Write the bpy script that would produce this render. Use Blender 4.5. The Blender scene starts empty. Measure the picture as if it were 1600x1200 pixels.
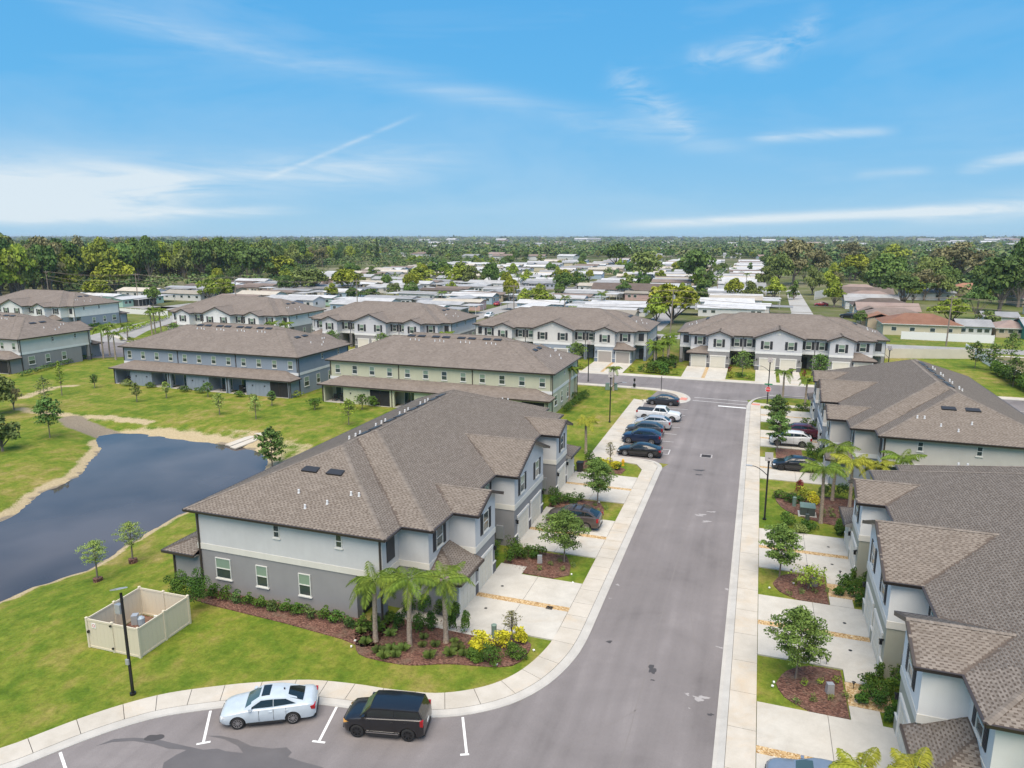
import bpy, bmesh, math, random
import numpy as np
from mathutils import Vector, Matrix

SC = bpy.context.scene
COL = SC.collection
RND = random.Random(11)

# ------------------------------------------------------------------ camera, world, sun, exposure
CAM_H, FPX, PITCH, YAW = 24.0, 1109.0, math.radians(11.7167), math.radians(19.0911)
cam_data = bpy.data.cameras.new('camera')
cam = bpy.data.objects.new('camera', cam_data)
COL.objects.link(cam)
cam.location = (0, 0, CAM_H)
cam.rotation_euler = (math.pi / 2 - PITCH, 0, YAW)
cam_data.sensor_width = 36.0
cam_data.lens = 36.0 * FPX / 1600.0
cam_data.clip_start = 0.5
cam_data.clip_end = 20000
SC.camera = cam

_fh = np.array([-math.sin(YAW), math.cos(YAW), 0.0])
_r = np.array([math.cos(YAW), math.sin(YAW), 0.0])
_f = _fh * math.cos(PITCH) + np.array([0, 0, -math.sin(PITCH)])
_u = np.cross(_r, _f)


def raydir(px, py):
    return _r * (px - 800) - _u * (py - 600) + _f * FPX


def G(px, py, z=0.0):
    """survey helper: the spot on level z that the survey photo shows at (px, py)"""
    d = raydir(px, py)
    t = (z - CAM_H) / d[2]
    return (d[0] * t, d[1] * t)


SUN_EL, SUN_AZ = math.radians(64), math.radians(170)   # azimuth clockwise from +Y
SUN_STRENGTH, SUN_ANGLE, SKY_STRENGTH, EXPOSURE = 4.7, math.radians(62), 0.082, 0.38

sun_d = bpy.data.lights.new('sun', 'SUN')
sun_d.energy = SUN_STRENGTH
sun_d.angle = SUN_ANGLE
sun_d.color = (1.0, 0.87, 0.71)
sun = bpy.data.objects.new('sun', sun_d)
COL.objects.link(sun)
_sd = Vector((math.sin(SUN_AZ) * math.cos(SUN_EL), math.cos(SUN_AZ) * math.cos(SUN_EL), math.sin(SUN_EL)))
sun.rotation_euler = _sd.to_track_quat('Z', 'Y').to_euler()

SC.view_settings.view_transform = 'Standard'
SC.view_settings.look = 'None'
SC.view_settings.exposure = EXPOSURE
SC.view_settings.gamma = 1.0
SC.view_settings.use_curve_mapping = False


class NT:
    """small node-tree builder"""

    def __init__(s, tree):
        s.t = tree
        s.n = tree.nodes
        s.l = tree.links

    def new(s, typ, **kw):
        n = s.n.new(typ)
        for k, v in kw.items():
            setattr(n, k, v)
        return n

    def put(s, n, i, v):
        if isinstance(v, bpy.types.NodeSocket):
            s.l.new(v, n.inputs[i])
        elif v is not None:
            if isinstance(v, tuple) and len(v) == 3 and n.inputs[i].type == 'RGBA':
                v = (*v, 1)
            n.inputs[i].default_value = v

    def math(s, op, a, b=None, c=None, clamp=False):
        n = s.new('ShaderNodeMath', operation=op)
        n.use_clamp = clamp
        s.put(n, 0, a)
        if b is not None:
            s.put(n, 1, b)
        if c is not None:
            s.put(n, 2, c)
        return n.outputs[0]

    def mix(s, f, a, b, blend='MIX'):
        n = s.new('ShaderNodeMix', data_type='RGBA', blend_type=blend)
        s.put(n, 0, f)
        s.put(n, 6, a)
        s.put(n, 7, b)
        return n.outputs[2]

    def noise(s, scale, detail=3, rough=0.55, vec=None, dist=0.0, col=False):
        n = s.new('ShaderNodeTexNoise')
        n.inputs['Scale'].default_value = scale
        n.inputs['Detail'].default_value = detail
        n.inputs['Roughness'].default_value = rough
        n.inputs['Distortion'].default_value = dist
        if vec is not None:
            s.l.new(vec, n.inputs['Vector'])
        return n.outputs['Color' if col else 'Fac']

    def ramp(s, fac, stops):
        n = s.new('ShaderNodeValToRGB')
        e = n.color_ramp.elements
        while len(e) < len(stops):
            e.new(0.5)
        for i, (p, c) in enumerate(stops):
            e[i].position = p
            e[i].color = (*c, 1) if len(c) == 3 else c
        s.put(n, 0, fac)
        return n.outputs[0]

    def rng(s, v, a, b, c=0.0, d=1.0, smooth=False):
        n = s.new('ShaderNodeMapRange')
        if smooth:
            n.interpolation_type = 'SMOOTHSTEP'
        s.put(n, 0, v)
        for i, x in enumerate((a, b, c, d)):
            n.inputs[i + 1].default_value = x
        return n.outputs[0]


def skydir(px, py):
    d = raydir(px, py)
    d = d / np.linalg.norm(d)
    return math.atan2(d[0], d[1]), math.asin(d[2])


def build_world():
    w = bpy.data.worlds.new('World')
    SC.world = w
    w.use_nodes = True
    w.node_tree.nodes.clear()
    N = NT(w.node_tree)
    out = N.new('ShaderNodeOutputWorld')
    bg = N.new('ShaderNodeBackground')
    N.l.new(bg.outputs[0], out.inputs[0])
    sky = N.new('ShaderNodeTexSky', sky_type='NISHITA')
    sky.sun_disc = False
    sky.sun_elevation = SUN_EL
    sky.sun_rotation = SUN_AZ
    sky.air_density = 1.0
    sky.dust_density = 0.6
    sky.ozone_density = 1.6
    tc = N.new('ShaderNodeTexCoord').outputs['Generated']
    sep = N.new('ShaderNodeSeparateXYZ')
    N.l.new(tc, sep.inputs[0])
    x, y, z = sep.outputs
    az = N.math('ARCTAN2', x, y)
    el = N.math('ARCSINE', z)
    # the photo's clean saturated blue: a little of the zenith blue goes all the way down
    elr = N.rng(el, 0.0, 0.75)
    blue = N.ramp(elr, [(0.0, (3.6, 6.1, 8.1)), (0.08, (2.4, 5.3, 8.1)), (0.24, (1.15, 4.5, 8.2)), (0.5, (0.8, 3.9, 8.0)), (1.0, (0.8, 3.2, 7.0))])
    base = N.mix(0.9, sky.outputs[0], blue)
    # thin cirrus: warped streaks in azimuth/elevation
    comb = N.new('ShaderNodeCombineXYZ')
    N.l.new(az, comb.inputs[0]); N.l.new(el, comb.inputs[1])
    azel = comb.outputs[0]

    def stretch(rot, sx, sy, scale, detail, dist):
        m = N.new('ShaderNodeMapping')
        m.inputs['Rotation'].default_value = (0, 0, rot)
        m.inputs['Scale'].default_value = (sx, sy, 1)
        N.l.new(azel, m.inputs[0])
        return N.noise(scale, detail, 0.62, m.outputs[0], dist)
    fib1 = stretch(0.12, 1.2, 9, 4.0, 7, 0.6)
    fib2 = stretch(0.9, 2.0, 9, 5.0, 7, 0.8)
    fib3 = stretch(0.55, 3.0, 9, 4.0, 6, 1.0)
    soft = stretch(0.0, 1.0, 2.5, 3.0, 3, 0.3)

    def streak(p0, p1, width, amp, fib, lo=0.42, hi=0.72, taper=True):
        (a0, e0), (a1, e1) = skydir(*p0), skydir(*p1)
        L = math.hypot(a1 - a0, e1 - e0)
        cx, cy = (a1 - a0) / L, (e1 - e0) / L
        da, de = N.math('SUBTRACT', az, a0), N.math('SUBTRACT', el, e0)
        t = N.math('ADD', N.math('MULTIPLY', da, cx / L), N.math('MULTIPLY', de, cy / L))
        s_ = N.math('ADD', N.math('MULTIPLY', da, -cy), N.math('MULTIPLY', de, cx))
        s_ = N.math('ADD', s_, N.math('MULTIPLY', N.math('SUBTRACT', soft, 0.5), width * 1.2))
        g = N.math('DIVIDE', s_, width)
        g = N.math('POWER', 2.718, N.math('MULTIPLY', N.math('MULTIPLY', g, g), -1.0))
        ends = N.math('MULTIPLY', N.rng(t, -0.08, 0.22, smooth=True), N.rng(t, 1.08, 0.75, smooth=True))
        f = N.rng(fib, lo, hi)
        return N.math('MULTIPLY', N.math('MULTIPLY', g, ends), N.math('MULTIPLY', f, amp))
    W = 1 / 1109.0
    masks = [
        streak((-300, 285), (170, 290), 30 * W, 0.5, soft, 0.25, 0.6),
        streak((-320, 300), (330, 300), 36 * W, 0.92, fib1, 0.22, 0.66),
        streak((-100, 300), (760, 245), 25 * W, 0.85, fib1, 0.30, 0.74),
        streak((-100, 345), (500, 325), 8 * W, 0.6, fib1, 0.3, 0.6),
        streak((60, -10), (700, 140), 15 * W, 0.34, fib1, 0.30, 0.68),
        streak((600, 115), (1200, 240), 16 * W, 0.36, fib1, 0.30, 0.70),
        streak((400, 285), (650, 180), 3 * W, 0.34, fib2, 0.25, 0.6),
        streak((950, 110), (1095, 215), 20 * W, 0.6, fib3, 0.40, 0.75),
        streak((1070, 95), (1200, 65), 16 * W, 0.5, fib3, 0.38, 0.74),
        streak((1160, 110), (1300, 25), 18 * W, 0.55, fib3, 0.38, 0.74),
        streak((1170, 215), (1400, 205), 7 * W, 0.6, fib1, 0.36, 0.62),
        streak((950, 352), (1750, 318), 7 * W, 0.95, fib1, 0.18, 0.5),
        streak((1330, 275), (1460, 265), 6 * W, 0.25, fib1, 0.3, 0.6),
        streak((1500, 265), (1700, 225), 8 * W, 0.7, fib1, 0.3, 0.6),
        streak((1400, 345), (1800, 300), 16 * W, 0.6, fib1, 0.3, 0.62),
    ]
    m = masks[0]
    for k in masks[1:]:
        m = N.math('ADD', m, k)
    wide = N.math('MULTIPLY', N.rng(stretch(0.35, 1.0, 4, 2.2, 5, 0.5), 0.48, 0.85), 0.22)
    m = N.math('ADD', m, wide)
    m = N.math('MINIMUM', m, 0.86)
    m = N.math('MULTIPLY', m, N.rng(el, -0.02, 0.02))
    col = N.mix(m, base, (7.3, 8.1, 8.6))
    N.l.new(col, bg.inputs[0])
    bg.inputs[1].default_value = SKY_STRENGTH


build_world()

# ------------------------------------------------------------------ mesh helpers


class MB:
    def __init__(s):
        s.v, s.f, s.m = [], [], []

    def add(s, verts, faces, m=0):
        o = len(s.v)
        s.v.extend(verts)
        for f in faces:
            s.f.append(tuple(i + o for i in f))
            s.m.append(m)
        return s

    def quad(s, a, b, c, d, m=0):
        return s.add([a, b, c, d], [(0, 1, 2, 3)], m)

    def poly(s, pts, m=0):
        return s.add(list(pts), [tuple(range(len(pts)))], m)

    def box(s, x0, x1, y0, y1, z0, z1, m=0):
        return s.add([(x0, y0, z0), (x1, y0, z0), (x1, y1, z0), (x0, y1, z0), (x0, y0, z1), (x1, y0, z1), (x1, y1, z1), (x0, y1, z1)],
                     [(0, 3, 2, 1), (4, 5, 6, 7), (0, 1, 5, 4), (1, 2, 6, 5), (2, 3, 7, 6), (3, 0, 4, 7)], m)

    def prism(s, poly, z0, z1, m=0, mtop=None):
        n = len(poly)
        a = sum(poly[i][0] * poly[(i + 1) % n][1] - poly[(i + 1) % n][0] * poly[i][1] for i in range(n))
        if a < 0:
            poly = poly[::-1]
        o = len(s.v)
        s.v.extend([(p[0], p[1], z0) for p in poly] + [(p[0], p[1], z1) for p in poly])
        s.f.append(tuple(o + i for i in range(n))[::-1]); s.m.append(m)
        s.f.append(tuple(o + n + i for i in range(n))); s.m.append(m if mtop is None else mtop)
        for i in range(n):
            j = (i + 1) % n
            s.f.append((o + i, o + j, o + n + j, o + n + i)); s.m.append(m)
        return s

    def tube(s, pts, rad, n=6, m=0, cap=True):
        """tapered tube along pts; rad a number or list"""
        if not isinstance(rad, (list, tuple)):
            rad = [rad] * len(pts)
        P = [Vector(p) for p in pts]
        o = len(s.v)
        prev = None
        for i, p in enumerate(P):
            d = (P[min(i + 1, len(P) - 1)] - P[max(i - 1, 0)]).normalized()
            a = Vector((0, 0, 1)) if abs(d.z) < 0.9 else Vector((1, 0, 0))
            if prev is not None:
                a = prev
            x = d.cross(a).normalized()
            yv = x.cross(d).normalized()
            prev = yv
            for k in range(n):
                t = 2 * math.pi * k / n
                q = p + (x * math.cos(t) + yv * math.sin(t)) * rad[i]
                s.v.append(tuple(q))
        for i in range(len(P) - 1):
            for k in range(n):
                a, b = o + i * n + k, o + i * n + (k + 1) % n
                s.f.append((a, b, b + n, a + n)); s.m.append(m)
        if cap:
            s.f.append(tuple(o + k for k in range(n))[::-1]); s.m.append(m)
            e = o + (len(P) - 1) * n
            s.f.append(tuple(e + k for k in range(n))); s.m.append(m)
        return s

    def cyl(s, p0, p1, r, n=12, m=0, r1=None):
        return s.tube([p0, p1], [r, r if r1 is None else r1], n, m)

    def mesh(s, name, mats, smooth=False):
        me = bpy.data.meshes.new(name)
        me.from_pydata(s.v, [], s.f)
        if not isinstance(mats, (list, tuple)):
            mats = [mats]
        for x in mats:
            me.materials.append(x)
        if len(mats) > 1:
            me.polygons.foreach_set('material_index', s.m)
        if smooth:
            me.polygons.foreach_set('use_smooth', [True] * len(me.polygons))
        me.update()
        return me

    def build(s, name, mats, parent=None, smooth=False, loc=None, rz=0.0):
        return obj(name, s.mesh(name, mats, smooth), parent, loc, rz)


def obj(name, me, parent=None, loc=None, rz=0.0, scale=None):
    o = bpy.data.objects.new(name, me)
    COL.objects.link(o)
    if parent is not None:
        o.parent = parent
    if loc is not None:
        o.location = loc
    if rz:
        o.rotation_euler = (0, 0, rz)
    if scale is not None:
        o.scale = scale if hasattr(scale, '__len__') else (scale,) * 3
    return o


def empty(name, loc=(0, 0, 0), rz=0.0):
    o = bpy.data.objects.new(name, None)
    COL.objects.link(o)
    o.location = loc
    o.rotation_euler = (0, 0, rz)
    o.empty_display_size = 0.2
    return o


def tag(o, label=None, cat=None, group=None, kind=None):
    if label:
        o['label'] = label
    if cat:
        o['category'] = cat
    if group:
        o['group'] = group
    if kind:
        o['kind'] = kind
    return o


def copy_tree(o, parent=None):
    c = o.copy()
    COL.objects.link(c)
    c.parent = parent
    for ch in KIDS.get(o.name) or kids(o):
        copy_tree(ch, c)
    return c


KIDS = {}


def kids(o):
    k = list(o.children)
    KIDS[o.name] = k
    return k


def place(o, x, y, z=0.0, rz=0.0, sc=1.0):
    o.location = (x, y, z)
    o.rotation_euler = (0, 0, rz)
    o.scale = (sc, sc, sc) if not hasattr(sc, '__len__') else sc
    return o


# ------------------------------------------------------------------ materials
def mat(name, color, rough=0.7, metal=0.0, build=None, spec=None):
    m = bpy.data.materials.new(name)
    m.use_nodes = True
    N = NT(m.node_tree)
    b = m.node_tree.nodes['Principled BSDF']
    b.inputs['Base Color'].default_value = (*color, 1)
    b.inputs['Roughness'].default_value = rough
    b.inputs['Metallic'].default_value = metal
    if spec is not None:
        b.inputs['Specular IOR Level'].default_value = spec
    if build:
        build(N, b)
    return m


def bump(N, b, h, strength=0.3, dist=0.02):
    n = N.new('ShaderNodeBump')
    n.inputs['Strength'].default_value = strength
    n.inputs['Distance'].default_value = dist
    N.l.new(h, n.inputs['Height'])
    N.l.new(n.outputs[0], b.inputs['Normal'])


def wpos(N):
    return N.new('ShaderNodeNewGeometry').outputs['Position']


def opos(N):
    return N.new('ShaderNodeTexCoord').outputs['Object']


def worn(c1, c2, scale=2.0, bump_s=0.0, fine=40.0, rough=0.8, world=True, name='worn', dist=0.01):
    def bld(N, b):
        p = wpos(N) if world else opos(N)
        f = N.noise(scale, 5, 0.6, p)
        g = N.noise(fine, 3, 0.6, p)
        k = N.math('ADD', N.math('MULTIPLY', f, 0.7), N.math('MULTIPLY', g, 0.3))
        c = N.ramp(k, [(0.3, c1), (0.7, c2)])
        N.l.new(c, b.inputs['Base Color'])
        if bump_s:
            bump(N, b, g, bump_s, dist)
    return mat(name, c1, rough, 0, bld)


def leafmat(name, c1, c2, rnd=0.25, trans=0.0, nscale=0.35):
    def bld(N, b):
        f = N.noise(nscale, 4, 0.7, wpos(N))
        g = N.noise(6.0, 2, 0.6, wpos(N))
        at = N.new('ShaderNodeAttribute', attribute_name='tone').outputs['Fac']
        k = N.math('ADD', N.math('MULTIPLY', f, 0.45), N.math('MULTIPLY', g, 0.15))
        k = N.math('ADD', k, N.math('MULTIPLY', at, 0.45))
        c = N.ramp(k, [(0.25, c1), (0.8, c2)])
        oi = N.new('ShaderNodeObjectInfo').outputs['Random']
        hsv = N.new('ShaderNodeHueSaturation')
        N.l.new(N.rng(oi, 0, 1, 0.5 - rnd * 0.07, 0.5 + rnd * 0.05), hsv.inputs['Hue'])
        N.l.new(N.rng(N.math('FRACT', N.math('MULTIPLY', oi, 7.3)), 0, 1, 1 - rnd, 1 + rnd * 0.7), hsv.inputs['Value'])
        N.l.new(c, hsv.inputs['Color'])
        N.l.new(hsv.outputs[0], b.inputs['Base Color'])
    return mat(name, c1, 0.75, 0, bld, spec=0.2)


M = {}


def materials():
    def grass(N, b):
        p = wpos(N)
        big = N.noise(0.09, 4, 0.6, p, 0.4)
        mid = N.noise(0.55, 4, 0.6, p)
        fine = N.noise(7.0, 4, 0.7, p)
        vfine = N.noise(34.0, 2, 0.6, p)
        patch = N.noise(2.4, 5, 0.75, p, 0.6)
        m = N.new('ShaderNodeMapping')
        m.inputs['Scale'].default_value = (1, 0.5, 1)
        m.inputs['Rotation'].default_value = (0, 0, 0.5)
        N.l.new(p, m.inputs[0])
        mow = N.noise(1.1, 2, 0.5, m.outputs[0])
        k = N.math('ADD', N.math('MULTIPLY', big, 0.42), N.math('MULTIPLY', mid, 0.36))
        k = N.math('ADD', k, N.math('MULTIPLY', mow, 0.22))
        c = N.ramp(k, [(0.35, (0.060, 0.112, 0.013)), (0.44, (0.100, 0.155, 0.018)), (0.51, (0.155, 0.188, 0.028)), (0.57, (0.215, 0.200, 0.052)), (0.64, (0.29, 0.235, 0.10))])
        t = N.ramp(N.math('ADD', N.math('MULTIPLY', patch, 0.45), N.math('MULTIPLY', N.math('ADD', fine, vfine), 0.275)), [(0.3, (0.38, 0.42, 0.35)), (0.7, (1.6, 1.55, 1.5))])
        c = N.mix(1.0, c, t, 'MULTIPLY')
        sand = N.new('ShaderNodeAttribute', attribute_name='sand').outputs['Fac']
        mud = N.new('ShaderNodeAttribute', attribute_name='mud').outputs['Fac']
        sf = N.math('ADD', sand, N.math('MULTIPLY', N.math('SUBTRACT', mid, 0.5), 0.9))
        sf = N.math('ADD', sf, N.math('MULTIPLY', N.math('SUBTRACT', fine, 0.5), 0.5))
        sf = N.math('MULTIPLY', N.rng(sf, 0.40, 0.62), N.rng(sand, 0.02, 0.15))
        sc = N.ramp(fine, [(0.3, (0.30, 0.23, 0.13)), (0.7, (0.50, 0.42, 0.27))])
        c = N.mix(sf, c, sc)
        mc = N.ramp(fine, [(0.3, (0.15, 0.125, 0.095)), (0.7, (0.29, 0.245, 0.18))])
        c = N.mix(N.rng(N.math('ADD', mud, N.math('MULTIPLY', N.math('SUBTRACT', mid, 0.5), 0.6)), 0.4, 0.6), c, mc)
        # far away the land is a mix of yards, streets and scrub
        far = N.new('ShaderNodeAttribute', attribute_name='far').outputs['Fac']
        fn = N.noise(0.02, 5, 0.7, p)
        fc = N.ramp(fn, [(0.35, (0.05, 0.075, 0.025)), (0.5, (0.10, 0.11, 0.045)), (0.62, (0.20, 0.18, 0.13)), (0.75, (0.07, 0.09, 0.035))])
        c = N.mix(far, c, fc)
        N.l.new(c, b.inputs['Base Color'])
        bump(N, b, N.math('ADD', fine, vfine), 0.5, 0.05)
    M['grass'] = mat('grass', (0.1, 0.14, 0.03), 0.95, 0, grass, spec=0.1)
    M['turf'] = M['grass']

    def asphalt(N, b):
        p = wpos(N)
        big = N.noise(0.16, 5, 0.62, p, 0.5)
        m = N.new('ShaderNodeMapping')
        m.inputs['Scale'].default_value = (1.2, 0.06, 1)
        N.l.new(p, m.inputs[0])
        lane = N.noise(0.9, 3, 0.5, m.outputs[0])
        fine = N.noise(28, 4, 0.8, p)
        spk = N.noise(9, 4, 0.75, p)
        k = N.math('ADD', N.math('MULTIPLY', big, 0.6), N.math('MULTIPLY', lane, 0.4))
        c = N.ramp(k, [(0.32, (0.140, 0.127, 0.125)), (0.45, (0.180, 0.164, 0.161)), (0.56, (0.202, 0.184, 0.181)), (0.70, (0.250, 0.229, 0.224))])
        t = N.ramp(fine, [(0.25, (0.78, 0.78, 0.78)), (0.75, (1.2, 1.2, 1.2))])
        c = N.mix(1.0, c, t, 'MULTIPLY')
        # paler worn scuffs
        c = N.mix(N.math('MULTIPLY', N.rng(spk, 0.68, 0.80), 0.25), c, (0.33, 0.31, 0.30))
        c = N.mix(N.math('MULTIPLY', N.rng(N.noise(0.55, 5, 0.7, p, 1.2), 0.63, 0.72), 0.22), c, (0.16, 0.145, 0.143))
        N.l.new(c, b.inputs['Base Color'])
        bump(N, b, fine, 0.25, 0.01)
    M['asphalt'] = mat('asphalt', (0.17, 0.16, 0.16), 0.88, 0, asphalt, spec=0.25)
    M['asphalt_far'] = worn((0.24, 0.23, 0.22), (0.34, 0.33, 0.31), 0.3, name='old_asphalt')
    M['wet'] = worn((0.098, 0.089, 0.087), (0.13, 0.119, 0.116), 0.6, 0, 20, 0.55, name='damp_asphalt')
    M['patch'] = mat('tar', (0.06, 0.055, 0.055), 0.7)

    def concrete(c1, c2, stain, nm, amt=0.55):
        def bld(N, b):
            p = wpos(N)
            f = N.noise(0.7, 5, 0.65, p, 0.3)
            g = N.noise(30, 3, 0.7, p)
            c = N.ramp(f, [(0.3, c1), (0.7, c2)])
            s = N.math('MULTIPLY', N.rng(N.noise(0.22, 5, 0.7, p, 0.8), 0.52, 0.72), amt)
            c = N.mix(s, c, stain)
            oi = N.new('ShaderNodeObjectInfo').outputs['Random']
            c = N.mix(1.0, c, N.ramp(oi, [(0, (0.96, 0.96, 0.96)), (1, (1.02, 1.015, 1.01))]), 'MULTIPLY')
            c = N.mix(1.0, c, N.ramp(g, [(0.3, (0.92, 0.92, 0.92)), (0.7, (1.06, 1.06, 1.06))]), 'MULTIPLY')
            N.l.new(c, b.inputs['Base Color'])
            bump(N, b, g, 0.15, 0.005)
        return mat(nm, c1, 0.85, 0, bld, spec=0.25)
    M['walk'] = concrete((0.43, 0.395, 0.335), (0.53, 0.495, 0.435), (0.50, 0.385, 0.25), 'walk_concrete')
    M['walk_e'] = M['walk']
    M['drive'] = concrete((0.43, 0.41, 0.365), (0.53, 0.51, 0.46), (0.40, 0.32, 0.22), 'drive_concrete', 0.35)
    M['kerb'] = concrete((0.40, 0.385, 0.355), (0.49, 0.475, 0.44), (0.30, 0.285, 0.26), 'kerb_concrete', 0.4)
    M['joint'] = mat('joint', (0.09, 0.085, 0.08), 0.9)
    M['paint'] = worn((0.62, 0.62, 0.60), (0.78, 0.78, 0.76), 3.0, 0, 30, name='road_paint')
    M['scuff'] = worn((0.27, 0.25, 0.245), (0.38, 0.36, 0.35), 5.0, 0, 25, name='scuffed_asphalt')
    M['paint_old'] = worn((0.36, 0.35, 0.34), (0.62, 0.61, 0.60), 4.0, 0, 20, name='worn_paint')

    def gravel(N, b):
        v = N.new('ShaderNodeTexVoronoi')
        v.inputs['Scale'].default_value = 14
        N.l.new(wpos(N), v.inputs['Vector'])
        c = N.ramp(v.outputs['Color'], [(0.1, (0.24, 0.14, 0.05)), (0.4, (0.42, 0.27, 0.12)), (0.7, (0.55, 0.41, 0.22)), (1.0, (0.66, 0.58, 0.45))])
        N.l.new(c, b.inputs['Base Color'])
        bump(N, b, v.outputs['Distance'], 0.9, -0.04)
    M['gravel'] = mat('river_gravel', (0.5, 0.33, 0.14), 0.8, 0, gravel)

    def mulch(N, b):
        v = N.new('ShaderNodeTexVoronoi')
        v.inputs['Scale'].default_value = 9
        m = N.new('ShaderNodeMapping')
        m.inputs['Scale'].default_value = (1, 2.2, 1)
        N.l.new(wpos(N), m.inputs[0])
        N.l.new(m.outputs[0], v.inputs['Vector'])
        c = N.ramp(v.outputs['Color'], [(0.05, (0.045, 0.021, 0.015)), (0.5, (0.14, 0.063, 0.044)), (1.0, (0.30, 0.17, 0.125))])
        c = N.mix(N.rng(N.noise(0.8, 4, 0.7, wpos(N)), 0.5, 0.75), c, (0.15, 0.11, 0.075))
        N.l.new(c, b.inputs['Base Color'])
        bump(N, b, v.outputs['Distance'], 0.9, -0.05)
    M['mulch'] = mat('bark_mulch', (0.1, 0.05, 0.035), 0.95, 0, mulch)

    def water(N, b):
        p = wpos(N)
        m = N.new('ShaderNodeMapping')
        m.inputs['Scale'].default_value = (1.0, 2.2, 1)
        N.l.new(p, m.inputs[0])
        f = N.noise(1.4, 5, 0.6, m.outputs[0])
        g = N.noise(0.08, 3, 0.5, p)
        c = N.ramp(g, [(0.35, (0.045, 0.040, 0.041)), (0.65, (0.100, 0.088, 0.087))])
        N.l.new(c, b.inputs['Base Color'])
        bump(N, b, f, 0.05, 0.012)
    M['water'] = mat('pond_water', (0.08, 0.09, 0.1), 0.03, 0, water, spec=0.36)

    def stucco(c, nm, v=0.05):
        def bld(N, b):
            p = wpos(N)
            f = N.noise(0.7, 5, 0.65, p)
            m = N.new('ShaderNodeMapping')
            m.inputs['Scale'].default_value = (3, 3, 0.3)
            N.l.new(p, m.inputs[0])
            st = N.noise(1.6, 4, 0.6, m.outputs[0])
            g = N.noise(45, 3, 0.7, p)
            k = N.math('ADD', N.math('MULTIPLY', f, 0.75), N.math('MULTIPLY', st, 0.25))
            lo = tuple(x * (1 - v) for x in c); hi = tuple(x * (1 + v) for x in c)
            N.l.new(N.ramp(k, [(0.35, lo), (0.65, hi)]), b.inputs['Base Color'])
            bump(N, b, g, 0.35, 0.008)
        return mat(nm, c, 0.9, 0, bld, spec=0.2)
    for nm, c in dict(s_pale=(0.53, 0.53, 0.525), s_grey=(0.26, 0.255, 0.255), s_dark=(0.125, 0.127, 0.135), s_cream=(0.62, 0.60, 0.54),
                      s_white=(0.68, 0.68, 0.665), s_blue=(0.25, 0.29, 0.345), s_green=(0.50, 0.50, 0.37), s_taupe=(0.50, 0.48, 0.445),
                      s_olive=(0.36, 0.355, 0.285), s_warm=(0.58, 0.565, 0.54), s_lilac=(0.53, 0.53, 0.545), s_slate=(0.15, 0.19, 0.26)).items():
        M[nm] = stucco(c, 'stucco_' + nm[2:])
    M['garage'] = worn((0.58, 0.55, 0.47), (0.63, 0.60, 0.52), 0.8, 0, 10, 0.6, name='garage_cream')
    M['garage_tan'] = worn((0.33, 0.30, 0.28), (0.37, 0.34, 0.31), 0.8, 0, 10, 0.6, name='garage_taupe')
    M['trimw'] = mat('white_trim', (0.66, 0.65, 0.61), 0.6)
    M['brown'] = mat('bronze_metal', (0.045, 0.034, 0.029), 0.45)
    M['soffit'] = mat('soffit', (0.30, 0.28, 0.25), 0.8)
    M['black'] = mat('black_metal', (0.012, 0.012, 0.013), 0.4)
    M['vent'] = mat('vent_metal', (0.03, 0.028, 0.028), 0.45)
    M['pipe'] = mat('white_pipe', (0.7, 0.7, 0.7), 0.5)
    M['shutter'] = worn((0.022, 0.023, 0.027), (0.036, 0.037, 0.042), 2.0, 0, 15, 0.55, name='shutter_black')
    M['frame'] = mat('window_frame', (0.62, 0.62, 0.58), 0.5)
    M['glass_up'] = mat('blind_behind_glass', (0.22, 0.30, 0.23), 0.12, spec=0.8)
    M['glass_dn'] = mat('dark_glass', (0.045, 0.062, 0.06), 0.08, spec=0.9)
    M['screen'] = worn((0.012, 0.012, 0.013), (0.022, 0.022, 0.023), 2.0, name='insect_screen')
    M['slider'] = mat('sliding_glass', (0.03, 0.08, 0.075), 0.08, spec=0.9)
    M['interior'] = mat('porch_interior', (0.10, 0.105, 0.115), 0.9)

    def shingle_deck(N, b):
        p = opos(N)
        f = N.noise(0.5, 4, 0.6, p)
        g = N.noise(9, 4, 0.75, p)
        k = N.math('ADD', N.math('MULTIPLY', f, 0.3), N.math('MULTIPLY', g, 0.7))
        N.l.new(N.ramp(k, [(0.35, (0.082, 0.065, 0.054)), (0.65, (0.138, 0.112, 0.094))]), b.inputs['Base Color'])
        bump(N, b, g, 0.5, 0.02)
    M['deck'] = mat('shingle_underlay', (0.12, 0.1, 0.08), 0.95, 0, shingle_deck, spec=0.15)

    def shingle_tab(N, b):
        at = N.new('ShaderNodeAttribute', attribute_name='tone').outputs['Fac']
        g = N.noise(30, 3, 0.8, opos(N))
        f = N.noise(0.35, 4, 0.6, opos(N))
        k = N.math('ADD', N.math('MULTIPLY', at, 0.5), N.math('MULTIPLY', g, 0.3))
        k = N.math('ADD', k, N.math('MULTIPLY', f, 0.2))
        N.l.new(N.ramp(k, [(0.15, (0.148, 0.126, 0.107)), (0.55, (0.204, 0.176, 0.151)), (0.95, (0.262, 0.229, 0.199))]), b.inputs['Base Color'])
        bump(N, b, g, 0.3, 0.01)
    M['tab'] = mat('asphalt_shingle', (0.22, 0.18, 0.15), 0.95, 0, shingle_tab, spec=0.15)

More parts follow.
